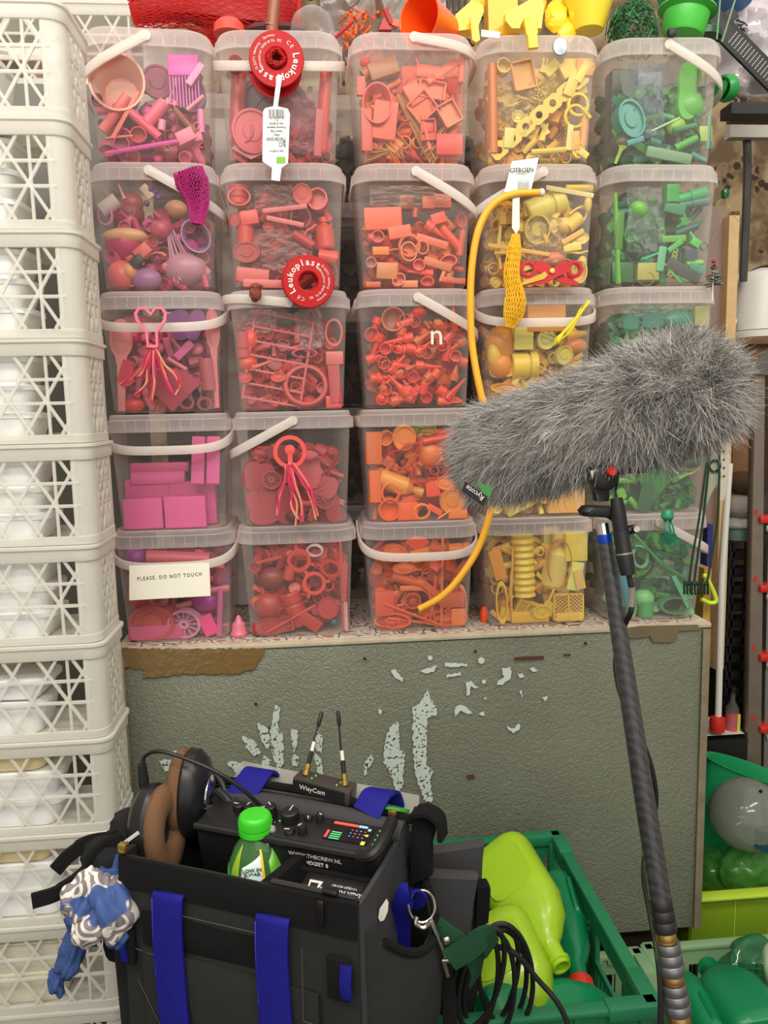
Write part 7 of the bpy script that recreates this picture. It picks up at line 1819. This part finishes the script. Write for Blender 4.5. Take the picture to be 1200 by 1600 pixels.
plate([(1180, 1296), (1215, 1308), (1215, 1340), (1180, 1326)], 1.585, .002, 'blue_green_label', mat('petrol_label', (10, 62, 84), .4), bo_)
g = G(); c = at(1172, 1205, 1.80); g.add(lathe([(.085, -.24), (.125, 0), (.135, .003), (.135, .006), (.12, .004), (.08, -.23), (0, -.235)], 48), Tm(*c) @ Matrix.Rotation(math.radians(20), 4, 'Y') @ Matrix.Diagonal((.95, .5, .95, 1))); tag(g.build('green_bucket', mat('emerald_tub', (30, 150, 92), .35)), 'big emerald green tub leaning behind the clear ball', 'tub')
# ---------------------------------------------------------------- boom pole with furry windshield
bm_ = thing('boom_microphone', 'furry grey windshield on a carbon boom pole rising in the foreground', 'microphone', tuple(at(1062, 1600, .90)))
A0, A1 = at(790, 698, 1.10), at(1062, 610, .96); ax = (A1-A0).normalized(); AL = (A1-A0).length
def capsule_pt(s, th, r):
    """s runs from -r to AL+r along the axis"""
    e1 = ax.cross(Vector((0, 0, 1))).normalized(); e2 = e1.cross(ax)
    if s < 0: rad = math.sqrt(max(0, r*r-s*s)); nl_ = ax*(s/r)
    elif s > AL: rad = math.sqrt(max(0, r*r-(s-AL)**2)); nl_ = ax*((s-AL)/r)
    else: rad = r; nl_ = Vector()
    rd = e1*math.cos(th)+e2*math.sin(th); return A0+ax*s+rd*rad, (rd*(rad/r)+nl_).normalized()
CR = .0625
g = G(); R = []
for i in range(25):
    s_ = -CR+(AL+2*CR)*(.5-.5*math.cos(PI*i/24)); R.append([tuple(capsule_pt(min(AL+CR-1e-4, max(-CR+1e-4, s_)), 2*PI*k/24, CR)[0]) for k in range(24)])
g.add(loft(R)); wsd = g.build('windshield', mat('fur_backing', (84, 82, 80), .95), bm_)
def fur():
    rn = np.random.RandomState(4); V = []; F = []; MI = []; N_ = 95000
    for i in range(N_):
        s_ = rn.uniform(-CR, AL+CR); th = rn.uniform(0, 2*PI)
        if (s_ < 0 or s_ > AL) and rn.rand() > .75: pass
        p, n_ = capsule_pt(s_, th, CR)
        q = p*16; fl = Vector((noise.noise(q), noise.noise(q+Vector((9, 2, 5))), noise.noise(q+Vector((3, 7, 1))))); q2 = p*60; fl2 = Vector((noise.noise(q2), noise.noise(q2+Vector((9, 2, 5))), noise.noise(q2+Vector((3, 7, 1)))))
        d = (n_*.42-ax*.6*max(-.25, min(1, (AL*.92-s_)/(AL*.28)))+Vector((0, 0, -.25))+fl*.85+fl2*.75+Vector(rn.normal(0, .22, 3))).normalized()
        L_ = rn.uniform(.015, .031)*(1+.35*fl.x); w = rn.uniform(.00022, .00048)
        sd = d.cross(Vector((0, 1, 0))+Vector(rn.normal(0, .3, 3))); sd.normalize(); b = len(V); k = 3; cur = Vector(rn.normal(0, .3, 3))+Vector((0, 0, -.18))-n_*.10
        for j in range(k+1):
            t = j/k; c = p+d*(L_*t)+cur*(L_*t*t); ww = w*(1-t*.75); V.append(c-sd*ww); V.append(c+sd*ww)
        for j in range(k): F.append((b+2*j, b+2*j+1, b+2*j+3, b+2*j+2))
        c_ = rn.rand()+.35*fl2.y; mi = 0 if c_ < .30 else (1 if c_ < .62 else (2 if c_ < .9 else 3)); MI += [mi]*k
    me = bpy.data.meshes.new('fur'); me.from_pydata(V, [], F)
    for nm, c in (('fur_dark', (100, 98, 94)), ('fur_mid', (154, 151, 146)), ('fur_light', (184, 181, 175)), ('fur_pale', (212, 209, 202))): me.materials.append(mat(nm, c, .7, spec=.3))
    me.polygons.foreach_set('material_index', MI); me.update(); return me
o = link('fur', fur(), wsd); o['kind'] = 'stuff'
# label tag
q = plate([(727, 752), (762, 776), (756, 792), (722, 768)], .985, .002, 'label_tag', m_black, wsd)
pA, pB = at(731, 760, .9845), at(755, 777, .9845); mid = (at(729, 760, .984)+at(755, 779, .984))/2; xd = (pA-pB).normalized()
g = G(); g.add(text('Rycote', .0100, .0002, bold=False), tf(mid, -1*(pB-pA) if 0 else xd, xd.cross(Vector((0, 1, 0)))*1) ) if 0 else g.add(text('Rycote', .0098, .0002), tf(mid, (pA-pB), Vector((0, -1, 0)).cross(pA-pB))); g.build('lettering', m_white, q, 0)
plate([(744, 752), (770, 762), (764, 780), (758, 776)], .99, .002, 'green_tag', mat('tag_green', (60, 130, 66), .6), wsd)
# suspension clamp
def bpt(nm, vf, m, mx=None, par=None): g = G(); g.add(vf, mx); return g.build(nm, m, par or bm_)
J = at(936, 738, .985); JM = tf(J, (1, 0, 0), (0, 0, 1))
hd = bpt('swivel_head', loft([rr(.032, .036, .012, -.014), rr(.034, .038, .014, -.01), rr(.034, .038, .014, .01), rr(.03, .034, .012, .014)]), m_black, JM @ Rz(14))
bpt('swivel_disc', lathe([(.016, -.016), (.016, .020), (.013, .022), (0, .022)], 28), m_black, JM @ Tm(.002, -.006, 0), hd)
bpt('red_knob', lathe([(.0062, .02), (.0062, .028), (.005, .030), (0, .030)], 20), m_red, JM @ Tm(.007, .003, 0), hd)
bpt('lever', box(.042, .008, .008, (.034, 0, .022), .002), m_black, JM @ Tm(.002, .002, 0) @ Rz(2), hd)
bpt('sticker', box(.011, .011, .0008, (-.010, .002, .0152)), m_white, JM @ Rz(14), hd)
bpt('cradle_arm', tube(curve([at(925, 728, 1.0), at(905, 738, 1.0), at(880, 742, 1.01)], 5), .003, 8), m_black)
bpt('neck', loft([rr(.018, .018, .004, 0), rr(.018, .018, .004, .03)]), m_black, Tm(*at(939, 782, .985)))
cl_ = bpt('clamp_collar', loft([rr(.05, .028, .012, 0), rr(.056, .032, .014, .006), rr(.046, .03, .013, .012)]), m_black, Tm(*at(936, 806, .98)) @ Matrix.Rotation(.06, 4, 'Y'))
bpt('clamp_arm', tube(curve([at(950, 802, .98), at(962, 812, .975), at(966, 832, .97), at(984, 828, .965), at(992, 826, .965)], 5), .006, 8), m_black, None, cl_)
bpt('clamp_screw', lathe([(.004, -.004), (.004, .004), (0, .004)], 12), m_chr, Tm(*at(993, 826, .955)) @ FACE, cl_)
# pole
T0, T1 = at(941, 818, .985), at(1068, 1640, .86); pd_ = (T1-T0).normalized(); TL = (T1-T0).length
def pole_pt(t): return T0.lerp(T1, t)+Vector((.0, .0, 0))
PMx = lambda t: Tm(*pole_pt(t)) @ pd_.to_track_quat('Z', 'Y').to_matrix().to_4x4()
bpt('tip_ferrule', lathe([(.0085, 0), (.0088, .001), (.0088, .014), (.0092, .015)], 24), m_chr, PMx(0))
bpt('blue_band', lathe([(.0095, .014), (.0098, .015), (.0098, .025), (.0095, .026)], 24), mat('anodised_blue', (24, 70, 176), .3, .5), PMx(0))
def carbon():
    m = mat('carbon_fibre', (52, 52, 54), .32, coat=.4); nt = m.node_tree; N = nt.nodes; L = nt.links; p = N['Principled BSDF']; tc = N.new('ShaderNodeTexCoord'); w = N.new('ShaderNodeTexWave'); w.inputs['Scale'].default_value = 40; w.inputs['Distortion'].default_value = 6; w.bands_direction = 'DIAGONAL'; w.inputs['Detail'].default_value = 3
    L.new(tc.outputs['Object'], w.inputs['Vector']); r = N.new('ShaderNodeValToRGB'); L.new(w.outputs[0], r.inputs[0]); r.color_ramp.elements[0].color = (*lin((46, 46, 48)), 1); r.color_ramp.elements[1].color = (*lin((62, 62, 64)), 1); L.new(r.outputs[0], p.inputs['Base Color']); return m
tc_ = (1405-818)/(1640-818)
# find parameter where the pole reaches row 1402
def row(P): v = P-CAM; return 800-FPX*v.dot(UP)/v.dot(fw)
def t_at(y):
    lo, hi = 0., 1.
    for _ in range(30):
        m_ = (lo+hi)/2
        if row(pole_pt(m_)) < y: lo = m_
        else: hi = m_
    return lo
tA = t_at(1402)*TL
bpt('carbon_tube', lathe([(.0092, .025), (.0118, tA*.4), (.0138, tA)], 28), carbon(), PMx(0))
def ringset(nm, y0, y1, r0_, r1_, m, n=3):
    z0_, z1_ = t_at(y0)*TL, t_at(y1)*TL; pr = []
    for k in range(n):
        a_, b_ = z0_+(z1_-z0_)*k/n, z0_+(z1_-z0_)*(k+1)/n; r_ = r0_+(r1_-r0_)*k/max(1, n-1); pr += [(r_*.96, a_), (r_, a_+.0012), (r_, b_-.0012), (r_*.96, b_)]
    return bpt(nm, lathe(pr, 32), m, PMx(0))
m_st = mat('brushed_steel', (150, 150, 154), .36, .9, var=.15, bscale=80); m_dk = mat('dark_steel', (74, 72, 74), .4, .8); m_go = mat('worn_gold', (190, 154, 92), .35, .9, var=.4, bscale=60)
ringset('locking_collar', 1402, 1454, .0142, .0150, m_dk); ringset('gold_sleeve', 1455, 1470, .0128, .0128, m_go, 1)
ringset('locking_collar', 1471, 1520, .0158, .0168, m_st); ringset('gold_sleeve', 1521, 1534, .0140, .0140, m_go, 1)
ringset('locking_collar', 1535, 1582, .0160, .0170, m_st); ringset('gold_sleeve', 1583, 1604, .0146, .0146, m_go, 1); ringset('locking_collar', 1606, 1638, .0165, .017, m_st)
# connector and cable
CXP = [at(963, 778, .965), at(966, 800, .962), at(970, 830, .96), at(975, 862, .955), at(981, 898, .95)]
bpt('cable_connector', tube(CXP[:2]+[CXP[2]], [.0075, .0095, .0095], 14), m_black); bpt('cable_connector', tube([CXP[2], CXP[3], CXP[3]+(CXP[4]-CXP[3])*.3, CXP[4]], [.0098, .0098, .0108, .0088], 16), m_rec)
bpt('connector_band', tube([CXP[3]+(CXP[4]-CXP[3])*.05, CXP[3]+(CXP[4]-CXP[3])*.12], .0106, 16), mat('silver_band', (170, 166, 160), .3, .8))
bpt('lead', tube(curve([at(966, 748, .985), at(962, 765, .97), at(963, 780, .965)], 5), .0014, 6), m_black)
CP = [at(983, 898, .95), at(988, 930, .948), at(986, 955, .945), at(978, 972, .955), at(968, 1000, .975), at(962, 1040, .975), at(972, 1090, .95), at(1000, 1150, .93), at(1019, 1205, .925), at(1024, 1260, .93), at(1010, 1320, .955), at(1006, 1370, .945), at(1016, 1430, .92), at(1028, 1500, .885), at(1032, 1560, .87), at(1030, 1640, .86)]
bpt('cable', tube(curve(CP, 8), .0036, 9), m_black)
bpt('cable_sleeve', tube([at(987, 918, .9475), at(987, 934, .9475), at(986, 948, .946)], .0048, 10), mat('clear_sleeve', (120, 118, 112), .3))
